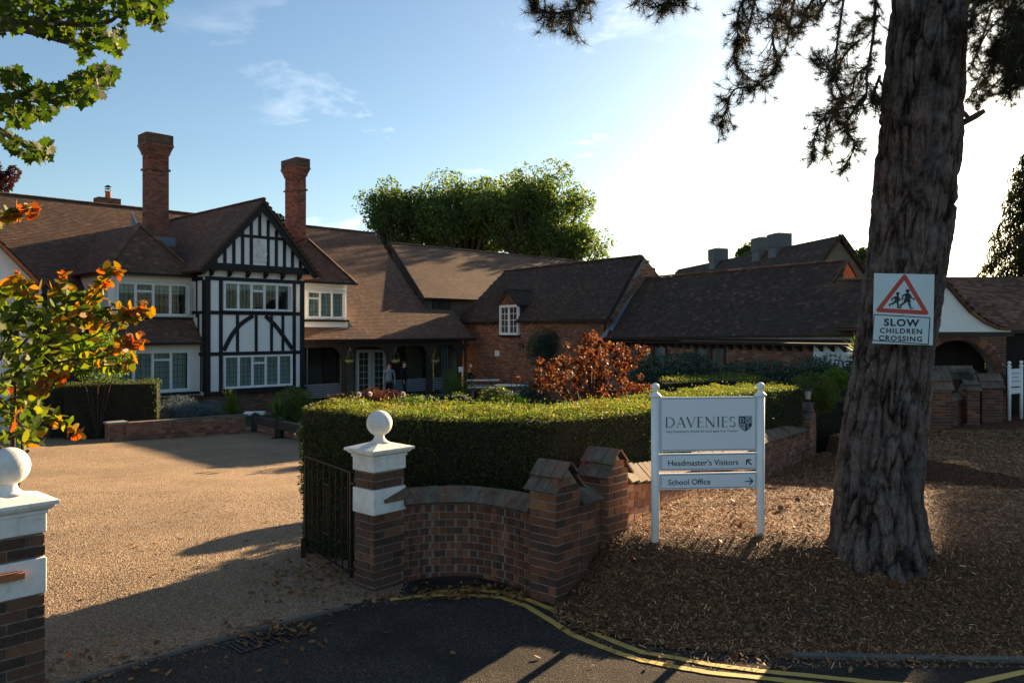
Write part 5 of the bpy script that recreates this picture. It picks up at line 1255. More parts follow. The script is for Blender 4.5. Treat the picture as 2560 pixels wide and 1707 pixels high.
pieces('ridge_tile', caps, 'cap', 'tile_house', hs, 300)
print('house tiles', len(tiles))

# ------------------------------------------------------------------ long tiled barn behind the verandah
lb_ = root('weatherboarded_barn', 'long barn with light brown tiled roof and dark weatherboarded gable behind the verandah', 'barn', HO, HA)
GS = 12.62; RT_, RZ_ = 7.5, 7.16; ET, EZ = 3.2, 4.12; GR = 13.90
gs = lambda t_: GS + (t_ - ET) / (RT_ - ET) * (GR - GS)
tl = roof(lb_, [(GS - .2, ET - .1, EZ - .08), (31, ET - .1, EZ - .08), (31, RT_, RZ_), (GR - .2, RT_, RZ_)], base='tile_brown')
mb = MB(); mb.prism([(GR - .2, RT_, RZ_ - .03), (31, RT_, RZ_ - .03), (31, 11.5, 4.0), (GR - .2, 11.5, 4.0)], (0, 0, -.1)); mb.build('roof_back', 'tile_brown', lb_)
pieces('roof_tile', tl, 'tile', 'tile_brown', lb_, 300); pieces('ridge_tile', ridge_caps((GR - .2, RT_, RZ_ + .03), (31, RT_, RZ_ + .03)), 'cap', 'tile_brown', lb_, 60)
mb = MB(); mb.prism([(GS, ET + .1, -.6), (GR, RT_, -.6), (GR, RT_, RZ_ - .12), (GS, ET + .1, EZ - .05)], (.2, 0, 0)); mb.build('wall', 'clad_grey', lb_)
mb = MB(); mb.box((GS + .21, ET + .12, 2.2), (30, ET + .3, EZ)); mb.build('wall', 'clad_grey', lb_)
zc = 2.9; k = 0
while zc < RZ_ - .3:
    t0 = ET + .1 if zc < EZ - .1 else ET + .1 + (zc + .16 - EZ) / (RZ_ - EZ) * (RT_ - ET)
    mb = MB(); mb.prism([(gs(t0) - .03, t0, zc), (gs(RT_) - .03, RT_, zc), (gs(RT_) - .001, RT_, zc), (gs(t0) - .001, t0, zc)], (0, 0, .145)); mb.build('weatherboard', 'clad_grey', lb_); zc += .15
zc = 3.46
for k in range(4): mb = MB(); mb.box((GS + .22, ET + .09, zc - .12 + k * .15), (16.0, ET + .119, zc + .025 + k * .15)); mb.build('weatherboard', 'clad_grey', lb_)
for q0, q1 in (((GS - .24, ET - .12, EZ - .06), (GR - .24, RT_, RZ_ + .0)), ((GR - .24, 11.4, EZ - .06), (GR - .24, RT_, RZ_ + .0))):
    mb = MB(); mb.beam(q0, q1, .05, .16, up=(0, 0, 1)); mb.build('bargeboard', 'dark_oak', lb_)
mb = MB(); mb.box((GS - .2, ET - .22, EZ - .18), (30, ET - .11, EZ - .08)); mb.build('gutter', 'iron', lb_)
for x in (13.15, 13.75): window(lb_, x, x + .55, 3.50, 3.93, ET + .05, 1, lead=None, name='window', frmat='dark_oak', fr=.04)

# ------------------------------------------------------------------ brick annexe and low range (frame runs towards the camera, rightwards)
BA = math.atan2(-.8122, .5834); BO = (.37, 36.7, 0)
ba = root('brick_annexe', 'two-storey brick annexe with dark mossy tiled roof, small dormer and climber on its wall', 'outbuilding', BO, BA)
mb = MB(); mb.box((-4.98, .006, -.8), (5.95, 4.3, 2.86)); 
mb.prism([(5.95, .006, 2.86), (5.95, 4.3, 2.86), (5.95, 2.2, 5.38)], (-.25, 0, 0)); mb.build('wall', 'mortar', ba)
win = lambda u, z: not (-1.50 < u - 4.98 < 0.02 and 2.2 < z)
A = brick_list((-4.98, 0, 0), (1, 0, 0), (0, -1, 0), 10.93, -.65, 2.86, inside=win)
A += brick_list((5.95, 0, 0), (0, 1, 0), (1, 0, 0), 4.3, 1.9, 5.35, inside=lambda u, z: z < 2.86 or abs(u - 2.2) < (5.38 - z) / 2.52 * 2.1)
pieces('brick', A, 'box', 'brick_orange', ba, 300)
ez = lambda s_, t_: 2.84 + (s_ + 5.2) / 11.4 * .06 + (t_ + .25) / 2.45 * 2.66
t2 = roof(ba, [(-5.2, -.25, ez(-5.2, -.25)), (-1.57, -.25, ez(-1.57, -.25)), (-1.57, .45, ez(-1.57, .45)), (.07, .45, ez(.07, .45)), (.07, -.25, ez(.07, -.25)), (6.2, -.25, ez(6.2, -.25)), (5.55, 2.2, ez(5.55, 2.2)), (-4.4, 2.2, ez(-4.4, 2.2))], base='tile_barn')
t2 += roof(ba, [(-5.2, -.25, 2.84), (-4.4, 2.2, 5.50), (-5.2, 4.6, 2.84)][::1], base='tile_barn') if False else []
mb = MB(); mb.prism([(-4.4, 2.2, 5.47), (5.55, 2.2, 5.53), (6.2, 4.65, 2.86), (-5.2, 4.65, 2.84)], (0, 0, -.1)); mb.prism([(-5.2, -.25, 2.80), (-4.4, 2.2, 5.46), (-5.2, 4.6, 2.8)], (.02, 0, -.1)); mb.build('roof_back', 'tile_barn', ba)
# dormer
dw = window(ba, -1.50, .0, 2.22, 3.62, -.10, 2, lead=None, grid=(2, 4), name='dormer_window', fr=.09, mull=.09, curtain=(2.3, 3.6, 'curtain'))
mb = MB(); mb.box((-1.42, -.08, 2.9), (-.05, 1.0, 3.60)); mb.build('dormer_cheek', 'tile_barn', ba); mb = MB(); mb.box((-1.56, -.16, 2.13), (.06, .0, 2.21)); mb.build('sill', 'iron', ba)
mb = MB(); mb.prism([(-1.50, -.11, 3.625), (0, -.11, 3.625), (-.75, -.11, 4.28)], (0, .05, 0)); mb.build('tile_hung_gable', 'terracotta', ba)
hang = []
for r_ in range(6):
    z = 3.68 + r_ * .1; hw = (4.28 - z) / .655 * .75 - .05
    for i in range(-4, 5):
        x = -.75 + (i + .5 * (r_ % 2)) * .16
        if abs(x + .75) < hw: hang.append(mat4((x, -.115, z), (.15, 0, 0), (0, .005, .10), (0, -.02, .002)))
pieces('hung_tile', hang, 'tile', 'tile_moss', ba, 60)
t2 += roof(ba, [(-1.62, -.2, 3.60), (-1.62, .55, 3.60), (-.75, 1.2, 4.34), (-.75, -.2, 4.34)], base='tile_barn') + roof(ba, [(.12, -.2, 3.60), (.12, .55, 3.60), (-.75, 1.2, 4.34), (-.75, -.2, 4.34)], base='tile_barn')
pieces('roof_tile', t2, 'tile', 'tile_barn', ba, 300)
pieces('ridge_tile', ridge_caps((-4.4, 2.2, 5.53), (5.55, 2.2, 5.59)) + ridge_caps((-.75, -.2, 4.37), (-.75, 1.2, 4.37), .07, .2), 'cap', 'tile_barn', ba, 80)
mb = MB(); mb.box((-5.2, -.36, 2.74), (-1.6, -.25, 2.83)); mb.box((.1, -.36, 2.77), (6.5, -.25, 2.86)); mb.build('gutter', 'iron', ba)
for q0, q1 in (((6.22, -.27, 2.88), (5.57, 2.2, 5.55)), ((6.22, 4.6, 2.88), (5.57, 2.2, 5.55))):
    mb = MB(); mb.beam(q0, q1, .07, .17); mb.build('bargeboard', 'dark_oak', ba)
mb = MB(); mb.tube([(-4.6, -.10, 1.95), (-4.6, -.10, -.65)], .05, 8); mb.build('downpipe', 'iron', ba); mb = MB(); mb.tube([(5.9, -.10, 2.75), (5.85, -.12, 2.1), (5.80, -.10, 1.9), (5.80, -.10, -.6)], .045, 8); mb.build('downpipe', 'iron', ba)

lr = root('low_range', 'low brick range with long mossy tiled roof and brown-framed windows behind the laurel hedge', 'outbuilding', BO, BA)
L0, L1 = 5.98, 17.4
mb = MB(); mb.box((L0, .10, -.8), (L1, 4.6, 1.97)); mb.build('wall', 'mortar', lr)
wins = ((7.62, 9.07), (10.39, 11.76))
A = brick_list((L0, .094, 0), (1, 0, 0), (0, -1, 0), L1 - L0, .4, 1.95, inside=lambda u, z: not any(a - .02 < u + L0 < b + .02 for a, b in wins) and u + L0 < 15.1)
pieces('brick', A, 'box', 'brick_orange', lr, 300)
for a, b in wins: window(lr, a, b, .5, 1.93, .05, 2, lead=None, name='window', frmat='brown_frame', fr=.07, mull=.16, curtain=(1.62, 1.9, 'blind') if a > 10 else None)
mb = MB(); mb.box((15.15, .04, .4), (17.6, .10, 1.97)); mb.build('render_patch', 'render_white', lr)
pieces('brick', brick_list((16.0, .036, 0), (1, 0, 0), (0, -1, 0), 1.1, .5, 1.75, inside=lambda u, z: abs(u - .6) + abs(z - 1.25) * 1.1 < .62 or (z < 1 and u < .4 + (z - .5))), 'box', 'brick_orange', lr, 60)
mb = MB(); mb.box((L0, -.28, 1.975), (L1, .11, 2.03)); mb.build('soffit', 'dark_oak', lr)
for i in range(29): 
    mb = MB(); x = 6.3 + i * .38; mb.prism([(x, -.24, 2.03), (x, .09, 2.03), (x, .09, 1.80), (x, -.0, 1.80), (x, -.24, 1.95)], (.07, 0, 0)); mb.build('rafter_end', 'dark_oak', lr)
mb = MB(); mb.box((L0 + .1, -.40, 2.08), (L1, -.29, 2.17)); mb.build('gutter', 'iron', lr)
t3 = roof(lr, [(6.22, -.28, 2.16), (17.5, -.28, 2.32), (17.5, 1.42, 4.02), (15.22, 1.42, 4.02), (14.9, 2.15, 4.70), (5.45, 2.15, 4.60)], base='tile_barn')
pieces('roof_tile', t3, 'tile', 'tile_barn', lr, 300)
mb = MB(); mb.prism([(5.5, 2.15, 4.57), (14.9, 2.15, 4.67), (14.9, 4.7, 2.3), (5.5, 4.7, 2.3)], (0, 0, -.1)); mb.build('roof_back', 'tile_barn', lr)
pieces('ridge_tile', ridge_caps((5.5, 2.15, 4.63), (14.9, 2.15, 4.73)) + ridge_caps((15.2, 1.45, 4.04), (17.5, 1.45, 4.04)), 'cap', 'tile_moss', lr, 80)
mb = MB(); mb.prism([(14.95, 1.42, 3.95), (14.95, 2.9, 3.95), (14.95, 2.15, 4.66)], (-.06, 0, 0)); mb.build('gablet', 'terracotta', lr)
mb = MB(); mb.beam((15.0, 1.35, 3.97), (15.0, 2.15, 4.70), .06, .10); mb.beam((15.0, 2.95, 3.97), (15.0, 2.15, 4.70), .06, .10); mb.build('bargeboard', 'brown_frame', lr)
mb = MB(); mb.prism([(6.02, -.05, 2.42), (6.28, -.05, 2.42), (5.78, 2.15, 4.66), (5.52, 2.15, 4.66)], (0, -.02, .06)); mb.build('lead_valley', 'lead', lr)
mb = MB(); mb.prism([(5.72, -.32, 2.05), (6.15, -.32, 2.15), (6.15, -.12, 2.5), (6.02, -.12, 2.5)], (0, .05, 0)); mb.build('lead_apron', 'lead', lr)

# ------------------------------------------------------------------ hall with metal roof cowls beyond
hall = root('cowled_hall', 'tall weatherboarded hall with grey metal roof cowls beyond the low range', 'hall', (17.56, 43, 0), math.atan2(-1.0, .154) )
# local x runs towards the camera, y to the right
Lh = 24.0; hw = 3.4; rz = 7.46; ez = rz - hw * 1.28
mb = MB(); mb.prism([(0, -hw, -.7), (0, hw, -.7), (0, hw, ez), (0, 0, rz), (0, -hw, ez)], (-Lh, 0, 0)); mb.build('wall', 'clad_pale', hall)
tt = []
for sg in (-1, 1): tt += roof(hall, [(.35, sg * (hw + .3), ez - .33), (-Lh, sg * (hw + .3), ez - .33), (-Lh, 0, rz + .06), (.35, 0, rz + .06)], base='tile_barn', gauge=.2, w=.30)
pieces('roof_tile', tt, 'tile', 'tile_barn', hall, 0)
z = 3.2
while z < rz - .2:
    w_ = min(hw, (rz - z - .1) / 1.28); mb = MB(); mb.box((.003, -w_, z), (.035, w_, z + .17)); mb.build('weatherboard', 'clad_pale', hall); z += .18
for sg in (-1, 1):
    mb = MB(); mb.beam((.38, sg * (hw + .3), ez - .30), (.38, 0, rz + .08), .05, .22); mb.build('bargeboard', 'dark_oak', hall)
for Yk, off in ((58.6, 0), (51.6, 0), (49.4, 0)):
    c = MB(); x = -(Yk - 43) * 1.012; y = 0; s_ = .50
    q = MB(); q.box((x - s_, y - s_, 6.2), (x + s_, y + s_, 7.55)); cw_ = q.build('roof_cowl', 'galvanised', hall)
    q = MB(); q.box((x - s_ - .05, y - s_ - .05, 7.55), (x + s_ + .05, y + s_ + .05, 8.38)); q.build('louvre_box', 'galvanised', cw_)
    q = MB(); q.add([(x - s_ - .1, y - s_ - .1, 8.381), (x + s_ + .1, y - s_ - .1, 8.381), (x + s_ + .1, y + s_ + .1, 8.381), (x - s_ - .1, y + s_ + .1, 8.381), (x, y, 8.53)], [(0, 3, 2, 1), (0, 1, 4), (1, 2, 4), (2, 3, 4), (3, 0, 4)]); q.build('lid', 'galvanised', cw_)
    for i in range(8): q = MB(); q.box((x - s_ - .07, y - s_ - .07, 7.60 + i * .095), (x + s_ + .07, y + s_ + .07, 7.625 + i * .095)); q.build('louvre', 'galvanised', cw_)
vb = root('cowled_store', 'small flat-roofed store whose grey metal cowl shows beside the annexe gable', 'outbuilding', (10.2, 60, 0), -.9)
mb = MB(); mb.box((-2, -2, -.7), (2, 2, 5.2)); mb.build('wall', 'clad_pale', vb)
q = MB(); q.box((-.42, -.42, 5.2), (.42, .42, 7.1)); cw_ = q.build('roof_cowl', 'galvanised', vb); q = MB(); q.add([(-.48, -.48, 7.101), (.48, -.48, 7.101), (.48, .48, 7.101), (-.48, .48, 7.101), (0, 0, 7.25)], [(0, 3, 2, 1), (0, 1, 4), (1, 2, 4), (2, 3, 4), (3, 0, 4)]); q.build('lid', 'galvanised', cw_)

# ------------------------------------------------------------------ lodge with white gable and brick arch on the right
lo = root('arched_lodge', 'white-gabled brick lodge with arched opening and curved tiled roof at right', 'lodge', (9.6, 21.0, 0), 0.0)
prof = [(3.55, 2.47), (3.2, 2.50), (2.85, 2.66), (2.5, 2.92), (2.2, 3.25), (1.95, 3.55), (1.78, 3.72)]
left = [(3.56 - x, z) for x, z in prof[::-1]]
poly = [(0, 0, 2.40), (3.55, 0, 2.40)] + [(x, 0, z) for x, z in prof] + [(x, 0, z) for x, z in left]
mb = MB(); mb.prism(poly[:2] + poly[2:], (0, .25, 0)); mb.build('rendered_gable', 'render_white', lo)
tt = []; 
for side in (0, 1):
    pr = prof if side == 0 else [(3.56 - x, z) for x, z in prof]
    for i in range(len(pr) - 1):
        a, b = pr[i], pr[i + 1]
        tt += roof(lo, [(a[0], -.12, a[1] + .05), (a[0], 3.0, a[1] + .05), (b[0], 3.0, b[1] + .05), (b[0], -.12, b[1] + .05)], base='tile_moss')
tt += roof(lo, [(2.6, .9, 2.45), (12, .9, 2.45), (12, 3.4, 4.05), (1.8, 3.4, 4.05)], base='tile_house')
mb = MB(); mb.prism([(1.2, 3.4, 4.0), (12, 3.4, 4.0), (12, 6, 2.4), (1.2, 6, 2.4)], (0, 0, -.1)); mb.build('roof_back', 'tile_house', lo)
pieces('roof_tile', tt, 'tile', 'tile_moss', lo, 300)
pieces('ridge_tile', ridge_caps((1.78, -.14, 3.80), (1.78, 3.2, 3.80), .10), 'cap', 'tile_moss', lo, 30)
mb = MB(); mb.box((-.1, -.03, 2.28), (3.62, .2, 2.399)); mb.build('tie_beam', 'dark_oak', lo)
# brick front with arched opening
N_ = 18; acx, acz, ar = 2.16, 1.22, .98; x0_, x1_ = -.2, 3.15
arch = [(acx + ar * math.cos(math.pi * i / N_), acz + ar * .98 * math.sin(math.pi * i / N_)) for i in range(N_ + 1)]
mb = MB()
for i in range(N_):
    a, b = arch[i], arch[i + 1]; mb.prism([(a[0], .03, a[1]), (b[0], .03, b[1]), (b[0], .03, 2.28), (a[0], .03, 2.28)], (0, .3, 0))
mb.box((acx + ar, .03, -.4), (x1_ + .3, .33, 2.28)); mb.box((x0_, .03, -.4), (acx - ar, .33, 2.28)); mb.build('arch_wall', 'mortar_dark', lo)
A = brick_list((x0_, 0.024, 0), (1, 0, 0), (0, -1, 0), x1_ + .3 - x0_, -.3, 2.26, inside=lambda u, z: (u + x0_ - acx) ** 2 + (max(z - acz, 0)) ** 2 > (ar + .24) ** 2 if z > acz else abs(u + x0_ - acx) > ar + .005)
for i in range(34):
    a = math.pi * (i + .5) / 34; o_ = np.array([acx + (ar + .11) * math.cos(a), .012, acz + (ar * .98 + .11) * math.sin(a)]); rd = np.array([math.cos(a), 0, math.sin(a)]); tg = np.array([-math.sin(a), 0, math.cos(a)])
    A.append(mat4(o_, rd * .215, np.array([0, .03, 0]), tg * .11))
pieces('brick', A, 'box', 'brick_dark', lo, 300)
mb = MB(); mb.box((-.2, .9, -.6), (3.4, 1.0, 2.4)); mb.box((-.2, .34, 2.27), (3.4, .9, 2.35)); mb.box((3.46, .6, -.6), (12, .8, 2.4)); mb.build('inner_wall', 'interior', lo)
mb = MB(); mb.box((3.5, .35, 2.36), (12, .9, 2.45)); mb.build('soffit', 'dark_oak', lo)

# ------------------------------------------------------------------ hedges and planting
def quad_pts(a, b, c, d, dens):
    a, b, c, d = [np.array(q, float) for q in (a, b, c, d)]; area = (np.linalg.norm(np.cross(b - a, d - a)) + np.linalg.norm(np.cross(b - c, d - c))) / 2
    n = max(1, int(area * dens)); u = rng.uniform(0, 1, n)[:, None]; v = rng.uniform(0, 1, n)[:, None]
    P = a * (1 - u) * (1 - v) + b * u * (1 - v) + c * u * v + d * (1 - u) * v; nn = np.cross(b - a, d - a); nn /= np.linalg.norm(nn); return P, np.tile(nn, (n, 1))
def hedge(name, label, front, back, ztop, zb, dens, size, rnd=.05, tops='yew_top', cat='hedge'):
    """front/back: lists of (x,y); ztop list; body core plus leaf skin"""
    r = root(name, label, cat, (front[0][0], front[0][1], zb)); off = np.array([front[0][0], front[0][1], zb])
    n = len(front); mb = MB(); e = .05; Ps, Ns, Pt, Nt = [], [], [], []
    for i in range(n - 1):
        f0, f1, b0, b1 = front[i], front[i + 1], back[i], back[i + 1]; z0, z1 = ztop[i], ztop[i + 1]
        def sh(p, q, z):   # pull the core in from the skin
            d = np.array([q[0] - p[0], q[1] - p[1]]); d = d / np.linalg.norm(d) * e; return (p[0] + d[0] - off[0], p[1] + d[1] - off[1], z - off[2])
        A_ = [sh(f0, b0, zb - .2), sh(f1, b1, zb - .2), sh(b1, f1, zb - .2), sh(b0, f0, zb - .2), sh(f0, b0, z0 - e), sh(f1, b1, z1 - e), sh(b1, f1, z1 - e), sh(b0, f0, z0 - e)]
        mb.add(A_, [(0, 3, 2, 1), (4, 5, 6, 7), (0, 1, 5, 4), (2, 3, 7, 6)] + ([(3, 0, 4, 7)] if i == 0 else []) + ([(1, 2, 6, 5)] if i == n - 2 else []))
        dist = (f0[1] + f1[1]) / 2; dn = dens * (1 if dist < 12 else .55)
        for q in ([(*f0, zb), (*f1, zb), (*f1, z1), (*f0, z0)], [(*b1, zb), (*b0, zb), (*b0, z0), (*b1, z1)]):
            P, N = quad_pts(*q, dn * (1 if q[0][:2] == tuple(f0) else .35)); Ps.append(P); Ns.append(N)
        P, N = quad_pts((*f0, z0), (*f1, z1), (*b1, z1), (*b0, z0), dn * 1.1); Pt.append(P); Nt.append(N)
    for (p, q, z) in ((back[0], front[0], ztop[0]), (front[-1], back[-1], ztop[-1])):
        P, N = quad_pts((*p, zb), (*q, zb), (*q, z), (*p, z), dens * (1 if q[1] < 12 or p[1] < 12 else .6)); Ps.append(P); Ns.append(N)
    mb.build('core', 'interior', r)
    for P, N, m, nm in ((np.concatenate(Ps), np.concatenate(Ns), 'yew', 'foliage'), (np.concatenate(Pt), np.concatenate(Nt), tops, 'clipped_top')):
        w = np.array([mnoise.noise(Vector(p * 1.3)) * .075 + mnoise.noise(Vector(p * 5)) * .035 for p in P]); lim = np.abs(rng.normal(0, 1, len(P)))
        P = P + N * (w + rng.uniform(-.05, .022, len(P)) + (lim > 2.2) * .045 + (lim > 2.75) * .05)[:, None] - off
        leaves(nm, P, rng.uniform(size * .7, size * 1.4, len(P)), m, r, N=N, bias=.25)
    return r
fp = [at(p, 900, Y).to_2d() for p, Y in ((755, 9.0), (868, 8.50), (1000, 8.34), (1160, 8.36), (1306, 8.45), (1450, 8.75), (1600, 9.5), (1700, 10.7), (1800, 12.3), (1897, 14.4), (2008, 16.3))]
bp = [at(p, 900, Y).to_2d() for p, Y in ((764, 9.15), (868, 9.58), (1030, 9.85), (1190, 9.95), (1310, 10.1), (1440, 10.5), (1550, 11.2), (1650, 12.2), (1750, 13.8), (1840, 15.6), (1945, 17.4))]
fr_ = [tuple(p) for p in smooth_pts([tuple(p) for p in fp], 2)]; bk_ = [tuple(p) for p in smooth_pts([tuple(p) for p in bp], 2)]
zt = np.interp(np.linspace(0, 1, len(fr_)), [0, .1, .2, .3, .4, .6, .8, 1], [1.59, 1.60, 1.56, 1.535, 1.515, 1.49, 1.46, 1.27])
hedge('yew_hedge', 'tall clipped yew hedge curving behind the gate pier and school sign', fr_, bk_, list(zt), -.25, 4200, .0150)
f2 = [(3.25, 16.9), (4.0, 16.6), (4.9, 16.8), (5.7, 17.6)]; b2 = [(3.3, 18.2), (4.0, 18.0), (4.8, 18.3), (5.6, 19.2)]
hedge('yew_hedge', 'shorter clipped yew hedge forming a loop behind the tall hedge', f2, b2, [1.36, 1.42, 1.42, 1.38], -.5, 1800, .018)
hedge('yew_hedge', 'square clipped yew block beside the porch of the timbered house', [(-12.55, 22.3), (-11.4, 22.75), (-10.35, 23.2)], [(-12.95, 23.4), (-11.8, 23.85), (-10.75, 24.3)], [.93, .95, .93], -.62, 1500, .021, tops='yew')
hedge('yew_hedge', 'lower yew block left of the square one, against the porch', [(-13.1, 22.6), (-12.6, 22.8)], [(-13.5, 23.6), (-13.0, 23.8)], [.78, .80], -.62, 1200, .021, tops='yew')
hedge('low_hedge', 'low clipped hedge with lit top behind the lantern pier', [(6.75, 18.4), (8.3, 18.9)], [(6.6, 19.6), (8.2, 20.1)], [.80, .80], -.6, 1500, .018)

def bush(name, label, c, rad, n, size, mat, cat='shrub', group=None, shape='diamond', lumps=26, lump=.35, zb=None, stem=True):
    c = np.array(c, float); rad = np.array(rad, float); zb = c[2] - rad[2] if zb is None else zb
    r = root(name, label, cat, (c[0], c[1], zb), group=group); off = np.array([c[0], c[1], zb])
    d = unit_vecs(lumps); C = c + d * rad * (1 - lump * .8) * rng.uniform(.35, 1.0, lumps)[:, None]; C[:, 2] = np.maximum(C[:, 2], zb + .05)
    lr_ = lump * rad.mean() * rng.uniform(.7, 1.3, lumps); P, dd = clump_points(C, lr_, n); 
    P2 = c + unit_vecs(n // 3) * rad * rng.uniform(.8, 1.02, n // 3)[:, None]; P2 = P2[P2[:, 2] > zb]
    P = np.concatenate([P, P2]); N = (P - c) / rad; N /= np.linalg.norm(N, axis=1)[:, None]
    leaves('foliage', P - off, rng.uniform(size * .7, size * 1.3, len(P)), mat, r, N=N, bias=.3, shape=shape)
    if name == 'box_ball':
        mb = MB(); q = [(rad[0] * .93 * math.sin(math.pi * i / 10) + 1e-3, (c[2] - zb) - rad[2] * .93 * math.cos(math.pi * i / 10)) for i in range(11)]; mb.lathe(q, n=14); mb.build('core', 'interior', r)  # unseen solid core added so the leaf ball casts an unbroken shadow
    if stem:
        mb = MB()
        for k in range(5): a = k * 1.26; mb.tube([(0, 0, 0), (.3 * rad[0] * math.cos(a), .3 * rad[1] * math.sin(a), (c[2] - zb) * .6), (.6 * rad[0] * math.cos(a), .6 * rad[1] * math.sin(a), (c[2] - zb) * 1.1)], [.02, .014, .006], 5)
        mb.build('stems', 'twig', r)
    return r
def bpx(px, py, Y): v = at(px, py, Y); return (v.x, v.y, v.z)
bush('laurel_bush', 'large rounded dark laurel in front of the low range, left part of the screen', bpx(1690, 955, 22.5), (1.45, .9, .85), 9000, .045, 'laurel', lumps=50, zb=-.6)
bush('laurel_bush', 'long lower laurel bush running right towards the pine trunk', bpx(1900, 965, 21.8), (1.9, .8, .72), 9000, .042, 'laurel', lumps=60, zb=-.6)
bush('laurel_bush', 'dark laurel end bush just left of the pine trunk', bpx(2070, 950, 21.0), (1.0, .7, .70), 5000, .042, 'laurel', lumps=30, zb=-.6)
bush('box_ball', 'sunlit rounded box ball above the yew hedge, centre of the garden', bpx(1145, 1055, 13.0), (.42, .42, .49), 7000, .013, 'box_leaf', lumps=26, lump=.22, zb=-.3)
bush('garden_shrub', 'dark green feathery shrub right of the box ball', bpx(1240, 1005, 19), (.48, .45, .42), 2600, .03, 'yew', lumps=20)
bush('garden_shrub', 'greyish low shrub beneath the annexe wall', bpx(1330, 985, 24), (.6, .5, .45), 1800, .035, 'laurel', lumps=20)
bush('garden_shrub', 'speckled green mound behind the right end of the yew hedge', bpx(2030, 985, 18.0), (.62, .55, .50), 9000, .020, 'yew_top', lumps=40, lump=.24)
bush('garden_shrub', 'bright yellow-green shrub beside the pine trunk', bpx(2092, 950, 18.6), (.34, .3, .30), 1600, .03, 'box_leaf', lumps=16)
bush('garden_shrub', 'reddish brown low heather in front of the verandah', bpx(945, 1000, 20), (.7, .45, .30), 3000, .022, 'heather', lumps=24)
bush('garden_shrub', 'rusty heather clump left of the larger one by the verandah post', bpx(860, 1005, 20.5), (.55, .4, .26), 1800, .022, 'heather', lumps=18)
bush('garden_shrub', 'pale green ground shrub between heather and box ball', bpx(1040, 1010, 19), (.7, .4, .24), 2000, .025, 'grass_leaf', lumps=18)
bush('silver_shrub', 'silver-blue feathery shrub behind the low wall, left one', bpx(450, 1022, 25), (.75, .5, .42), 3200, .024, 'silver', lumps=30, zb=-.6)
bush('silver_shrub', 'silver-blue feathery shrub behind the low wall beside the spiky plant', bpx(520, 1025, 25.6), (.62, .5, .36), 2600, .024, 'silver', lumps=26, zb=-.6)
bush('garden_shrub', 'tall rosemary-like green shrub below the corner of the black and white gable', bpx(735, 1010, 25), (.75, .6, .55), 3200, .032, 'grass_leaf', lumps=26, zb=-.6)
bush('garden_shrub', 'loose leafy shrub beside the verandah end post', bpx(1140, 965, 30), (.75, .5, .75), 1500, .035, 'grass_leaf', lumps=20, zb=-.6)
bush('wall_climber', 'dark green climber clipped into a round cushion on the annexe wall', (1.66 - .25, 34.9 - .3, 1.62), (.85, .60, .92), 6500, .032, 'laurel', 'climber', lumps=34, zb=-.6)
bush('porch_climber', 'bright green wisteria hanging over the porch of the timbered house', bpx(245, 892, 22.4), (1.05, .7, .72), 5200, .036, 'box_leaf', 'climber', lumps=34, zb=-.6, shape='oval')
bush('garden_shrub', 'small dark shrub growing on top of the forecourt wall', bpx(2410, 935, 19.6), (.40, .3, .14), 700, .02, 'laurel', lumps=12, stem=False)

def spiky(name, label, c, n, L, mat, spread=.9, w=.022, cat='plant'):
    r = root(name, label, cat, c); mb = MB()
    for k in range(n):
        a = random.uniform(0, 6.28); el = random.uniform(.35, 1.5); l = L * random.uniform(.6, 1.1); d = Vector((math.cos(a) * math.cos(el) * spread, math.sin(a) * math.cos(el) * spread, math.sin(el))); s_ = Vector((-math.sin(a), math.cos(a), 0)) * w
        p = [Vector((0, 0, 0)) + d * l * t_ + Vector((0, 0, -.38 * l * (t_ ** 2) * math.cos(el))) for t_ in (0, .33, .66, 1)]
        mb.add([p[0] - s_ * .7, p[0] + s_ * .7, p[1] + s_, p[2] + s_ * .8, p[3], p[2] - s_ * .8, p[1] - s_], [(0, 1, 2, 6), (6, 2, 3, 5), (5, 3, 4)])
    f = mb.build('blades', mat, r); return r
spiky('phormium', 'spiky strap-leaved plant behind the low wall under the gabled bay', bpx(578, 1038, 25.2), 110, 1.0, 'grass_leaf')
spiky('phormium', 'spiky strap-leaved plant behind the black timber rail', bpx(695, 1045, 24.4), 80, .8, 'grass_leaf')
spiky('yucca', 'pale spiky yucca leaves poking out left of the pine trunk', bpx(2150, 890, 16.5), 60, .62, 'euphorbia', w=.016)
def stemmed(name, label, c, h, n, mat, size):
    r = root(name, label, 'flower', c); mb = MB(); P = []
    for k in range(n):
        x, y = random.uniform(-.16, .16), random.uniform(-.1, .1); hh = h * random.uniform(.7, 1); mb.tube([(x * .4, y * .4, 0), (x, y, hh)], .006, 4)
        for j in range(22): t_ = random.uniform(.45, 1); P.append((x * (.4 + .6 * t_) + random.gauss(0, .03), y + random.gauss(0, .03), hh * t_))
    mb.build('stems', 'euphorbia', r); leaves('foliage', np.array(P), rng.uniform(size * .7, size * 1.3, len(P)), mat, r, shape='oval')
stemmed('euphorbia', 'tall lime green euphorbia stem, highest of the three above the hedge', bpx(1292, 1045, 12.2), .42, 4, 'euphorbia', .022)
stemmed('euphorbia', 'lime green euphorbia rosette left of the tall stem', bpx(1268, 1045, 12.0), .30, 4, 'euphorbia', .022)
stemmed('euphorbia', 'lime green euphorbia sprig right of the tall stem', bpx(1332, 1045, 12.3), .33, 3, 'euphorbia', .020)
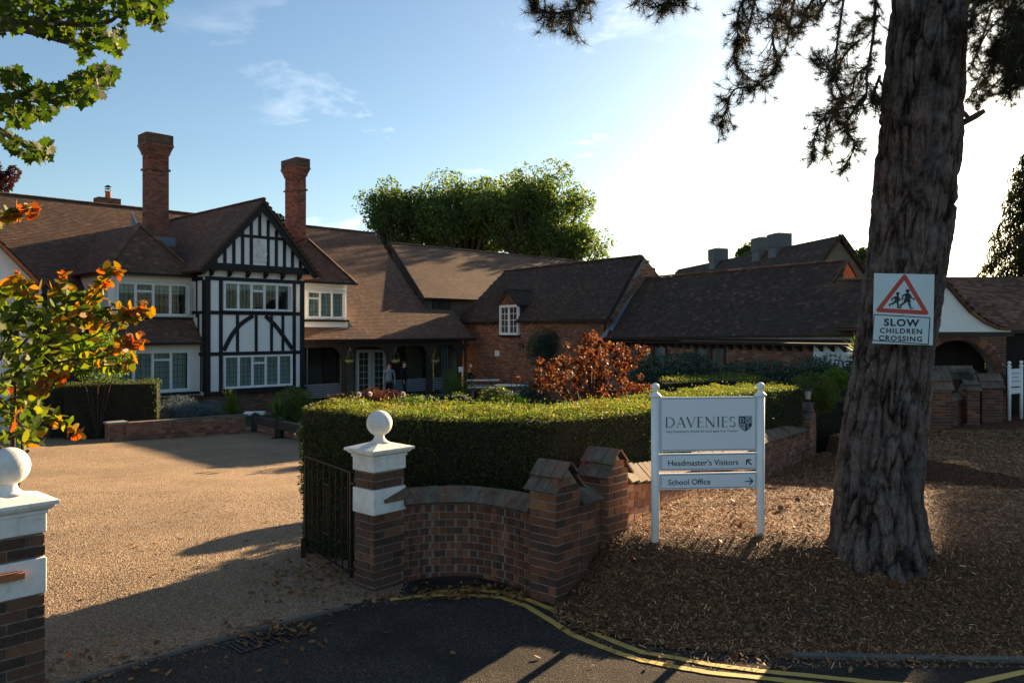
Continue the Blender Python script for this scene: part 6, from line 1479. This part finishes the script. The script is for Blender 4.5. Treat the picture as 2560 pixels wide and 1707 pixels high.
for lab, px, py in (('pale pink rose bloom left of the larger heather', 897, 986), ('pale rose bloom above the heather, right of the first', 925, 985), ('cream rose bloom in front of the verandah glass', 1008, 985)):
    r = root('rose', lab, 'flower', bpx(px, py + 25, 19)); mb = MB(); mb.tube([(0, 0, -.3), (0, 0, .22)], .008, 4); mb.build('stem', 'twig', r)
    leaves('petals', unit_vecs(40) * .04 + np.array([0, 0, .24]), .035, 'petal', r, shape='oval')

# red maple
def maple():
    c = at(1475, 1000, 14.2); r = root('red_maple', 'orange-red Japanese maple glowing behind the yew hedge', 'tree', (c.x, c.y, -.2)); off = np.array([c.x, c.y, -.2]); mb = MB(); Cs = []; Rs = []
    lay = [(1480, 845, 28, 14), (1470, 870, 50, 14), (1400, 905, 52, 16), (1455, 905, 60, 16), (1530, 875, 40, 12), (1560, 908, 30, 12), (1500, 920, 62, 18), (1420, 940, 66, 18), (1375, 925, 28, 14), (1480, 960, 70, 18), (1545, 950, 48, 16), (1420, 980, 60, 16), (1540, 985, 62, 16), (1595, 972, 30, 9), (1370, 960, 26, 12), (1500, 1000, 80, 16), (1490, 890, 34, 14)]
    for px, py, rx, ry in lay:
        Y = 14.2 + random.uniform(-.6, .6); p = at(px, py, Y); k = Y / FPX
        for _ in range(14): Cs.append((p.x + random.gauss(0, .62) * rx * k, p.y + random.gauss(0, .3), p.z + random.gauss(0, .55) * ry * k)); Rs.append(random.uniform(.03, .11))
        b = p - Vector(off); mb.tube([(0, 0, 0), (b.x * .25, b.y * .25, b.z * .55), (b.x * .6, b.y * .6, b.z * .85), tuple(b)], [.035, .022, .012, .004], 5)
    for px, py in ((1462, 815), (1476, 800), (1498, 822)): b = at(px, py, 14.2) - Vector(off); mb.tube([(b.x * .8, b.y, b.z - .5), tuple(b)], [.006, .002], 4)
    mb.build('trunk', 'twig', r); P, d = clump_points(np.array(Cs), np.array(Rs), 9500); leaves('crown', P - off, rng.uniform(.014, .034, len(P)), 'acer_red', r, shape='palmate', N=np.tile([0, 0, 1.], (len(P), 1)), bias=.45)
maple()

# distant trees
def tree(label, px, py, rx, ry, Y, n, size, mat='oak', clumps=60, seed=1, zb=-.6, cat='tree', name='oak_tree', cr=.24, lean=0):
    global rng
    c = at(px, py, Y); k = Y / FPX; R_ = np.array([rx * k, rx * k * .8, ry * k]); r = root(name, label, cat, (c.x, c.y, zb)); off = np.array([c.x, c.y, zb]); mb = MB()
    h = c.z - zb; mb.tube([(0, 0, 0), (.1, 0, h * .45), (lean, 0, h * .8), (lean, 0, h)], [.035 * h, .028 * h, .02 * h, .012 * h], 9)
    u = unit_vecs(clumps); C = u * R_ * rng.uniform(.25, 1.0, clumps)[:, None] * (1 + .10 * np.sin(u[:, :1] * 7 + u[:, 2:] * 5)) + np.array([0, 0, h])
    for q in C: 
        s_ = np.array([lean, 0, h * .72]); m = s_ * .5 + q * .5 + np.array([0, 0, -.08 * h]); mb.tube([tuple(s_), tuple(m), tuple(q)], [.009 * h, .006 * h, .002 * h], 5)
    mb.build('trunk', 'bark_plain', r, True)
    rad = cr * R_.mean() * rng.uniform(.75, 1.7, clumps) * (1.25 - .45 * np.linalg.norm(u, axis=1) * 0 ); P, d = clump_points(C, rad, n); P[:, 2] = h + (P[:, 2] - h) * 1.0
    leaves('crown', P, rng.uniform(size * .6, size * 1.3, len(P)), mat, r, N=d, bias=.2); return r
tree('slim oak standing left of the oak group behind the long barn', 992, 548, 88, 92, 62, 11000, .14, clumps=95, cr=.19)
tree('broad dark oak in the middle of the group behind the long barn', 1165, 548, 185, 100, 64, 36000, .15, clumps=230, cr=.155)
tree('tall bright oak at the right of the group, crown against the white sky', 1322, 532, 148, 112, 60, 26000, .14, clumps=210, cr=.15)
tree('low spreading oak whose crown sinks behind the annexe roof', 1420, 610, 110, 58, 58, 9000, .13, clumps=90, cr=.20)
tree('dark flat-topped cedar showing behind the ridge of the timbered house', 620, 575, 90, 48, 55, 5200, .16, 'conifer', 40, name='cedar_tree')
tree('copper-leaved tree at the left edge above the house roof', -25, 450, 62, 66, 45, 6000, .12, 'copper', 40, name='copper_beech')
tree('small rounded tree behind the cowled hall, between its cowls', 1868, 640, 34, 32, 80, 2500, .18, clumps=20)
tree('small pale tree behind the hall gable beside the pine', 2160, 645, 40, 38, 75, 2500, .18, clumps=20)
tree('bushy tree behind the lodge roof at the right', 2330, 720, 40, 25, 60, 1200, .18, clumps=14) if False else None

def conifer(label, px, Y, H, Rb, n, droop=.5, zb=-.4, zlow=1.5, mat='conifer'):
    x = (px - 1280) / FPX * Y; r = root('fir_tree', label, 'tree', (x, Y, zb)); mb = MB(); mb.tube([(0, 0, 0), (0, 0, H * .5), (0, 0, H)], [.26, .16, .03], 9); P = []; D = []
    for i in range(n):
        z = zlow + (H - zlow) * (i / n) ** .9; L = Rb * (1 - (z - zlow) / (H - zlow)) ** .7 * random.uniform(.65, 1.1) + .2; a = i * 2.4 + random.uniform(-.3, .3)
        pts = [np.array([math.cos(a) * L * t_, math.sin(a) * L * t_, z + .25 * L * t_ - droop * L * t_ ** 2]) for t_ in (0, .35, .7, 1)]; mb.tube([tuple(p) for p in pts], [.04, .03, .018, .006], 4)
        m = int(170 * L)
        for j in range(m):
            t_ = random.uniform(.18, 1); k = min(2, int(t_ / .35)); q = pts[k] + (pts[k + 1] - pts[k]) * ((t_ - .35 * k) / .35 if k < 2 else (t_ - .7) / .3)
            P.append(q + np.array([random.gauss(0, .07), random.gauss(0, .07), -abs(random.gauss(0, .42)) * (1 - .4 * t_)])); D.append((random.gauss(0, .3), random.gauss(0, .3), -1))
    mb.build('trunk', 'bark_plain', r, True); P = np.array(P); D = np.array(D); D /= np.linalg.norm(D, axis=1)[:, None]
    leaves('crown', P, rng.uniform(.07, .15, len(P)), mat, r, Y=D, shape='sliver', N=unit_vecs(len(P)), bias=.5); return r
conifer('tall drooping fir at the right edge of the picture behind the lodge', 2585, 27, 9.3, 2.7, 90, droop=.75)
conifer('second fir beyond the right edge, its boughs hanging lower', 2720, 25, 11, 2.6, 130)

# silhouettes: people seen on the verandah
def person(label, loc, h, yaw, top, legs, hairm='hair', stride=0.0):
    r = root('person', label, 'person', loc, yaw); k = h / 1.75
    J = {'pelvis': (0, 0, .93), 'spine': (0, 0, 1.15), 'chest': (0, .01, 1.36), 'neck': (0, 0, 1.50), 'head': (0, -.015, 1.60), 'crown': (0, 0, 1.69)}
    V = []; E_ = []; Rr = []; ix = {}
    def v(n, p, rad): ix[n] = len(V); V.append(tuple(c * k for c in p)); Rr.append((rad[0] * k, rad[1] * k))
    v('pelvis', J['pelvis'], (.15, .11)); v('spine', J['spine'], (.13, .10)); v('chest', J['chest'], (.16, .11)); v('neck', J['neck'], (.06, .06)); v('head', J['head'], (.085, .10)); v('crown', J['crown'], (.075, .085))
    for a, b in (('pelvis', 'spine'), ('spine', 'chest'), ('chest', 'neck'), ('neck', 'head'), ('head', 'crown')): E_.append((ix[a], ix[b]))
    for s_ in (-1, 1):
        n = 'L' if s_ < 0 else 'R'; st_ = stride * s_
        v('hip' + n, (.09 * s_, 0, .86), (.09, .09)); v('knee' + n, (.10 * s_, st_ * .5 - .02, .48), (.058, .058)); v('ankle' + n, (.10 * s_, st_, .09), (.040, .040)); v('toe' + n, (.11 * s_, st_ - .17, .04), (.042, .028))
        E_.extend([(ix['pelvis'], ix['hip' + n]), (ix['hip' + n], ix['knee' + n]), (ix['knee' + n], ix['ankle' + n]), (ix['ankle' + n], ix['toe' + n])])
        v('sh' + n, (.19 * s_, 0, 1.41), (.060, .060)); v('el' + n, (.25 * s_, .02, 1.13), (.043, .043)); v('wr' + n, (.25 * s_, -.07, .90), (.030, .030)); v('palm' + n, (.245 * s_, -.10, .83), (.034, .018))
        E_.extend([(ix['chest'], ix['sh' + n]), (ix['sh' + n], ix['el' + n]), (ix['el' + n], ix['wr' + n]), (ix['wr' + n], ix['palm' + n])])
        for f in range(4): v('f%d' % f + n, ((.24 - .0) * s_, -.135 + f * .022, .755 - .01 * (f in (1, 2))), (.009, .009)); E_.append((ix['palm' + n], ix['f%d' % f + n]))
        v('th' + n, (.225 * s_, -.15, .81), (.010, .010)); E_.append((ix['palm' + n], ix['th' + n]))
    me = bpy.data.meshes.new('body'); me.from_pydata(V, E_, []); o = bpy.data.objects.new('body', me); COL.objects.link(o)
    sk = o.modifiers.new('skin', 'SKIN'); sb = o.modifiers.new('sub', 'SUBSURF'); sb.levels = 1; sb.render_levels = 1
    for i, rr in enumerate(Rr): me.skin_vertices[0].data[i].radius = rr
    me.skin_vertices[0].data[0].use_root = True
    bpy.context.view_layer.update(); ev = bpy.data.meshes.new_from_object(o.evaluated_get(bpy.context.evaluated_depsgraph_get())); bpy.data.objects.remove(o)
    ev.name = 'body'; ev.materials.clear()
    for m in ('skin', top, legs): ev.materials.append(M[m])
    for p in ev.polygons:
        z = p.center.z / k; x = abs(p.center.x) / k; p.material_index = 0 if z > 1.47 else (0 if (x > .17 and z < .93 and z > .7) else (1 if z > .93 or x > .2 else 2)); p.use_smooth = True
    b = bpy.data.objects.new('body', ev); COL.objects.link(b); b.parent = r
    mb = MB(); mb.lathe([(.088 * k * math.cos(a) + 1e-4, .10 * k * math.sin(a)) for a in np.linspace(-.15, 1.57, 8)], (0, .012 * k, 1.655 * k), 16); mb.build('hair', hairm, r, True)
    return r
person('person in a white shirt standing behind the verandah glass', (-1.48 - 3.72, 34.2 - .5, -.6), 1.66, .3, 'cloth_white', 'cloth_dark')
person('person in dark clothes walking behind the verandah glass', (-4.68, 34.6, -.6), 1.70, 1.3, 'cloth_dark', 'cloth_dark', stride=.15)
person('child in a dark jacket with fair hair beside the white table at the annexe wall', (-2.02, 38.0, -.6), 1.22, -.4, 'cloth_dark', 'cloth_grey', 'skin')

# hanging baskets
def inframe(px, t_):
    kx = (px - 1280) / FPX; s_ = (kx * (28 + .6969 * t_) + 10.79 + .7171 * t_) / (.6969 - kx * .7171); return s_
for px, lab in ((874, 'hanging basket nearest the black and white gable'), (989, 'hanging basket at the middle verandah post'), (1088, 'hanging basket with trailing plants nearest the annexe')):
    s_ = inframe(px, 1.15); X = -10.79 + .6969 * s_ - .7171 * 1.15; Y = 28 + .7171 * s_ + .6969 * 1.15; z = EYE - (903 - HOR) * Y / FPX
    r = root('hanging_basket', lab + ', round with three chains', 'hanging basket', (X, Y, z), group='hanging baskets under the verandah')
    mb = MB(); mb.lathe([(.03, -.10), (.12, -.07), (.19, .0), (.205, .05), (.19, .06)], n=16); mb.build('basket', 'cane', r, True)
    for k in range(3): a = k * 2.09; mb = MB(); mb.tube([(.19 * math.cos(a), .19 * math.sin(a), .05), (0, 0, .62)], .005, 4); mb.build('chain', 'cane', r)
    mb = MB(); mb.tube([(0, 0, .62), (0, 0, 1.75 - z - .0)], .008, 4) ; mb.build('hook', 'iron', r)
    P = unit_vecs(160) * np.array([.19, .19, .09]) + np.array([0, 0, .06]); leaves('foliage', P, .03, 'grass_leaf', r, shape='oval')
# plaques, wall lamp, tables on the annexe wall
def bloc(s_, t_, z): return (.37 + .5834 * s_ + .8122 * t_, 36.7 - .8122 * s_ + .5834 * t_, z)
def binv(px): kx = (px - 1280) / FPX; return (kx * 36.7 - .37) / (.5834 + kx * .8122)
def bz(s_, py): return EYE - (py - HOR) * (36.7 - .8122 * s_) / FPX
for px, py, w, h, lab, lines in ((1244, 883, .36, .26, 'white notice board in the middle of the annexe brick wall', 3), (1178, 914, .22, .17, 'small white plaque at the left end of the annexe wall', 2)):
    s_ = binv(px); r = root('wall_notice', lab, 'notice', bloc(s_, -.02, bz(s_, py)), BA); mb = MB(); mb.box((-w / 2, -.02, -h / 2), (w / 2, 0, h / 2)); mb.build('board', 'paint_white', r)
    F_ = Flat(-.0212); F_.frame(-w / 2 + .015, -h / 2 + .015, w / 2 - .015, h / 2 - .015, .008)
    for k in range(lines): F_.stroke((-w * .3, h * .22 - k * h * .22), (w * .3, h * .22 - k * h * .22), .016)
    F_.build('printed_lines', 'shield_grey', r)
s_ = binv(1309); r = root('wall_lantern', 'black wall lantern on a bracket between the notice and the climber', 'wall lamp', bloc(s_, -.02, bz(s_, 864)), BA)
mb = MB(); mb.box((-.05, -.02, -.08), (.05, 0, .08)); mb.tube([(0, -.02, .02), (0, -.12, .12), (0, -.2, .08)], .014, 6); mb.build('bracket', 'iron', r)
mb = MB(); mb.lathe([(.05, -.16), (.09, .04)], (0, -.2, 0), 6); mb.build('glass_body', 'glass', r); mb = MB(); mb.lathe([(.11, .041), (.03, .10), (.01, .13)], (0, -.2, 0), 6); mb.lathe([(.02, -.19), (.055, -.161)], (0, -.2, 0), 6); mb.build('hood', 'iron', r)
r = root('wall_notice', 'pale blue notice inside the verandah next to the end post', 'notice', (-2.32, 36.2, bz(-4.6, 913)), -.2); mb = MB(); mb.box((-.11, -.02, -.12), (.11, 0, .12)); mb.build('board', 'sign_reflective', r)
def picnic(label, x, y, yaw):
    r = root('picnic_table', label, 'table', (x, y, -.6), yaw)
    for i in range(4): mb = MB(); mb.box((-.75, -.34 + i * .175, .71), (.75, -.34 + i * .175 + .16, .745)); mb.build('plank', 'paint_white', r)
    for s_ in (-1, 1):
        mb = MB(); mb.box((-.75, s_ * .62 - .11, .42), (.75, s_ * .62 + .11, .455)); mb.build('bench_plank', 'paint_white', r)
        for q in (-1, 1): mb = MB(); mb.beam((q * .5, s_ * .12, .705), (q * .5, s_ * .55, 0), .05, .09, up=(1, 0, 0)); mb.build('leg', 'clad_pale', r)
    for q in (-1, 1): mb = MB(); mb.box((q * .5 - .02, -.68, .36), (q * .5 + .02, .68, .415)); mb.build('cross_bar', 'clad_pale', r)
picnic('pale picnic table in front of the annexe downpipe', -1.35, 37.0, .1); picnic('pale picnic table half hidden behind the garden shrubs', .05, 33.6, -.3)
for px, lab in ((1225, 'thin black plant stake in front of the left picnic table'), (1278, 'thin black plant stake right of the other, with a bent tip')):
    c = at(px, 1000, 26); r = root('plant_stake', lab, 'plant stake', (c.x, c.y, -.6)); mb = MB(); mb.tube([(0, 0, 0), (0, 0, 1.55), (.05, 0, 1.68)], .011, 5); mb.build('rod', 'iron', r); mb = MB(); mb.lathe([(.02, -.02), (.025, 0), (.005, .03)], (.05, 0, 1.68), 8); mb.build('finial', 'iron', r)

# low wall, corner slab, timber rail
lw = root('low_wall', 'low crumbling red brick retaining wall with pale coping in front of the timbered house', 'brick wall')
wall_run(lw, [(-10.62, 21.95), (-9.7, 22.65), (-8.8, 23.4), (-8.05, 24.05)], lambda t: -.66, lambda t: -.155, mat='brick_orange', cop=False, limit=300)
mb = MB(); mb.beam((-10.7, 22.12, -.135), (-8.1, 24.27, -.135), .34, .05); mb.build('coping', 'coping', lw)
lpz = root('wall_end_pier', 'square end pier of the low wall with a pale stone cap', 'brick pier', (-10.98, 21.72, -.66), .72)
mb = MB(); mb.box((.006, .006, 0), (.434, .434, .52)); mb.build('mortar', 'mortar', lpz); mb = MB(); mb.box((-.04, -.04, .525), (.48, .48, .585)); mb.build('cap', 'concrete', lpz)
pieces('brick', brick_list((0, 0, 0), (1, 0, 0), (0, -1, 0), .44, 0, .52) + brick_list((0, .44, 0), (0, -1, 0), (-1, 0, 0), .44, 0, .52, phase=1), 'box', 'brick_orange', lpz)
rw2 = root('return_wall', 'low brick return wall behind the black timber rail', 'brick wall'); wall_run(rw2, [(-7.9, 24.35), (-6.9, 23.3), (-5.6, 22.0)][::1], lambda t: -.66, lambda t: -.22, mat='brick_orange', cop=False)
cs = root('corner_slab', 'white stone slab on the corner of the low walls', 'coping stone', (-7.95, 24.6, -.15), .2); mb = MB(); mb.box((-.30, -.25, 0), (.30, .25, .07)); mb.build('slab', 'stone_white', cs)
tr = root('timber_rail', 'black timber rail on short square posts along the gravel', 'rail', (0, 0, 0))
pts = [(-7.82, 24.25), (-6.72, 22.95), (-5.62, 21.65)]
for x, y in pts: mb = MB(); mb.box((x - .09, y - .09, -.8), (x + .09, y + .09, -.10)); mb.add([(x - .09, y - .09, -.10), (x + .09, y - .09, -.10), (x + .09, y + .09, -.10), (x - .09, y + .09, -.10), (x, y, -.04)], [(0, 1, 4), (1, 2, 4), (2, 3, 4), (3, 0, 4)]); mb.build('post', 'black_timber', tr)
for a, b in zip(pts[:-1], pts[1:]):
    d = (Vector(b) - Vector(a)).normalized() * .091; mb = MB(); mb.beam((a[0] + d.x, a[1] + d.y, -.27), (b[0] - d.x, b[1] - d.y, -.27), .14, .22); mb.build('rail', 'dark_oak', tr)

# far sign on the right
fs = root('post_sign', 'small white post sign by the lodge at the right, seen nearly edge on', 'sign', (12.80, 20.5, .12), R(36))
fs.scale = (.83, .83, .85)
for x in (0, .86):
    mb = MB(); mb.lathe([(.05, 0), (.05, 1.62)], (x, 0, 0), 14); mb.build('post', 'paint_white', fs, True); mb = MB(); mb.lathe([(.052, 1.62), (.075, 1.63), (.075, 1.645), (.03, 1.68), (.03, 1.70)] + [(.055 * math.sin(a) + 1e-3, 1.75 - .055 * math.cos(a)) for a in np.linspace(.4, 3.1, 8)], (x, 0, 0), 14); mb.build('finial', 'paint_white', fs, True)
for z0, z1 in ((1.02, 1.56), (.80, .98)): mb = MB(); mb.box((.055, -.012, z0), (.805, .012, z1)); b = mb.build('name_board', 'sign_panel', fs)
F_ = Flat(-.0135)
for k, (a, b) in enumerate(((.12, .72), (.12, .60), (.12, .70))): F_.stroke((a, 1.42 - k * .12), (b, 1.42 - k * .12), .03)
F_.build('printed_lines', 'shield_grey', fs)

# pine cones and bright fallen leaves lying on the bank
def cone(label, x, y):
    r = root('pine_cone', label, 'pine cone', (x, y, mulch_z(x, y) + .03)); mb = MB(); mb.lathe([(.006, -.03), (.026, -.015), (.03, .0), (.022, .02), (.006, .035)], n=10); mb.build('core', 'bark_plain', r, True)
    mb = MB()
    for k in range(40): a = k * 2.4; z = -.025 + k * .0014; rr = .03 * math.sin(math.pi * (k + 4) / 48); mb.add([(rr * .6 * math.cos(a - .3), rr * .6 * math.sin(a - .3), z), (rr * 1.4 * math.cos(a), rr * 1.4 * math.sin(a), z + .006), (rr * .6 * math.cos(a + .3), rr * .6 * math.sin(a + .3), z)], [(0, 1, 2)])
    mb.build('scales', 'wood_chip', r); r.rotation_euler = (1.2, .4, x)
cone('brown pine cone on the chippings between the sign and the pine', 2.9, 8.6); cone('brown pine cone near the road edge below the sign', 1.9, 6.35); cone('brown pine cone on the lit chippings right of the sign', 3.3, 9.2)

# ------------------------------------------------------------------ sycamore boughs, upper left
UNIT['leaf'] = ([(x, y, .12 * (abs(x) + .4 * y * y)) for x, y in SH['oval'][0]], [(0, 1, 7), (1, 2, 6, 7), (2, 3, 5, 6), (3, 4, 5)])
UNIT['lobed_leaf'] = ([(x, y, .15 * (abs(x) + .3 * y * y)) for x, y in SH['palmate'][0]], SH['palmate'][1])
def leaf_mats(P, size, off, up=None, bias=.0):
    n = len(P); z = unit_vecs(n)
    if up is not None: z = z * (1 - bias) + np.array(up) * bias; z /= np.linalg.norm(z, axis=1)[:, None]
    r_ = unit_vecs(n); r_[:, 2] -= .5; y = r_ - z * np.einsum('ij,ij->i', r_, z)[:, None]; y /= np.linalg.norm(y, axis=1)[:, None]; x = np.cross(y, z)
    return [mat4(P[i] - off, x[i] * size[i], y[i] * size[i], z[i] * size[i]) for i in range(n)]
def poly_points(poly, n, Y0, Y1):
    xs_ = [p[0] for p in poly]; ys_ = [p[1] for p in poly]; out = []
    while len(out) < n:
        x, y = random.uniform(min(xs_), max(xs_)), random.uniform(min(ys_), max(ys_))
        if inpoly((x, y), poly): out.append(tuple(at(x, y, random.uniform(Y0, Y1))))
    return out
def sycamore():
    off = np.array([-5.2, 5.0, 0.0]); r = root('sycamore_tree', 'sycamore boughs with lobed leaves hanging into the upper left corner', 'tree', tuple(off)); mb = MB()
    br = [[(-700, 300), (-300, 120), (0, 60), (150, 60), (260, 60), (330, 20), (420, 40)], [(-700, 300), (-300, 250), (0, 240), (120, 255), (200, 225), (290, 165)], [(-300, 250), (-60, 300), (30, 345), (90, 380), (130, 360)], [(0, 60), (80, 80), (180, 110), (260, 120)], [(100, 60), (200, 20), (330, -20), (430, 10)]]
    for b in br:
        p = [np.array(at(x, y, 5.6 + .1 * math.sin(i))) - off for i, (x, y) in enumerate(b)]; mb.tube([tuple(q) for q in smooth_pts(p, 4)], np.linspace(.035, .004, len(smooth_pts(p, 4))).tolist(), 6)
    mb.tube([(0, 0, -.2), (.05, 0, 2.2), (-.1, .3, 4.2), (.1, .6, 7)], [.26, .22, .18, .08], 10)
    mb.build('trunk', 'bark_plain', r, True)
    pts = poly_points([(0, -30), (440, -30), (410, 60), (345, 50), (322, 40), (318, 110), (295, 145), (245, 120), (205, 160), (170, 95), (120, 100), (60, 75), (0, 90)], 760, 5.2, 6.2)
    pts += poly_points([(0, 175), (40, 170), (90, 200), (130, 215), (200, 185), (270, 158), (300, 180), (265, 240), (200, 262), (160, 270), (120, 300), (60, 320), (0, 310)], 430, 5.2, 6.1)
    pts += poly_points([(0, 315), (40, 340), (70, 360), (128, 350), (138, 388), (98, 420), (60, 395), (20, 372), (0, 366)], 90, 5.3, 5.9) + poly_points([(340, 40), (400, 30), (418, 80), (360, 70)], 16, 5.4, 5.8)
    P = np.array(pts); sz = rng.uniform(.030, .054, len(P)); pieces('leaf', leaf_mats(P, sz, off, (0, -.3, 1), .25), 'lobed_leaf', 'sycamore', r, 300)
    C = np.array([(-6.5 + rng.normal() * 1.2, 5.5 + rng.normal() * 1.4, rng.uniform(5.5, 8)) for _ in range(20)]) - off; P, d = clump_points(C, rng.uniform(.5, .8, 20), 3000); leaves('crown', P, .07, 'sycamore', r, shape='palmate')
sycamore()
# ------------------------------------------------------------------ smoke bush, left
def smoke():
    off = np.array([-3.9, 6.0, 0.0]); r = root('smoke_bush', 'smoke bush with round leaves turning from lime to orange beside the left gate pier', 'shrub', tuple(off)); mb = MB()
    stems = [([(30, 950), (120, 860), (200, 780), (255, 720), (292, 665)], 3), ([(60, 900), (200, 800), (280, 775), (330, 782), (368, 770)], 3), ([(10, 950), (150, 905), (250, 893), (310, 865), (345, 850)], 3), ([(30, 1000), (90, 1010), (140, 1045), (185, 1080)], 2),
             ([(0, 900), (40, 800), (70, 740), (55, 700)], 1), ([(20, 900), (110, 800), (150, 740), (165, 700)], 1), ([(-20, 850), (5, 750), (30, 700)], 2), ([(20, 1000), (80, 980), (125, 960), (150, 945)], 4), ([(-60, 570), (0, 545), (40, 530), (85, 525)], 4), ([(0, 1000), (50, 1060), (90, 1100)], 0), ([(90, 870), (210, 850), (300, 800), (335, 790)], 2), ([(100, 900), (220, 910), (290, 915), (325, 900)], 1), ([(60, 830), (160, 760), (220, 745), (275, 700)], 1), ([(0, 780), (80, 790), (150, 800), (230, 810)], 1)]
    sets = {'smoke_green': [], 'smoke_amber': [], 'smoke_red': []}
    for st, tipc in stems:
        Y = random.uniform(5.75, 6.2); p = [np.array(at(x, y, Y)) for x, y in st]; C = smooth_pts(p, 6); mb.tube([tuple(q - off) for q in C], np.linspace(.010, .003, len(C)).tolist(), 5); n = len(C)
        for i in range(2, n):
            t_ = i / n
            for k in range(3 if t_ < .9 else 6):
                q = C[i] + unit_vecs(1)[0] * .055; c = t_ * .62 + random.uniform(-.28, .22) + tipc * .10
                m = 'smoke_green' if c < .58 else ('smoke_amber' if c < .9 else 'smoke_red'); sets[m].append(q)
    for poly, n, m in (([(0, 700), (60, 720), (150, 760), (190, 820), (170, 900), (130, 960), (110, 1040), (115, 1110), (60, 1135), (0, 1120)], 330, 'smoke_green'), ([(40, 740), (150, 700), (250, 740), (240, 820), (140, 850)], 22, 'smoke_amber'), ([(0, 960), (70, 980), (80, 1080), (0, 1060)], 16, 'smoke_red'), ([(0, 700), (110, 700), (90, 740), (0, 740)], 14, 'smoke_amber')):
        sets[m] += [np.array(q) for q in poly_points(poly, n, 5.65, 6.7)]
    for p_ in ([(-3.9, 6.2, 0), (-3.85, 6.1, .8), at(40, 950, 6.0)], [(-3.95, 6.3, 0), (-4.1, 6.2, .9), at(0, 800, 6.2)], [(-3.9, 6.2, 0), (-3.8, 6.0, .6), at(60, 1080, 6.0)]): mb.tube([tuple(np.array(q) - off) for q in p_], [.03, .02, .012], 6)
    mb.build('stems', 'twig', r); lim = {'smoke_green': 170, 'smoke_amber': 90, 'smoke_red': 40}
    for m, L in sets.items():
        P = np.array(L); pieces('leaf', leaf_mats(P, rng.uniform(.034, .062, len(P)), off, (0, .1, 1), .3), 'leaf', m, r, lim[m])
smoke()
print('objects', len(bpy.data.objects))
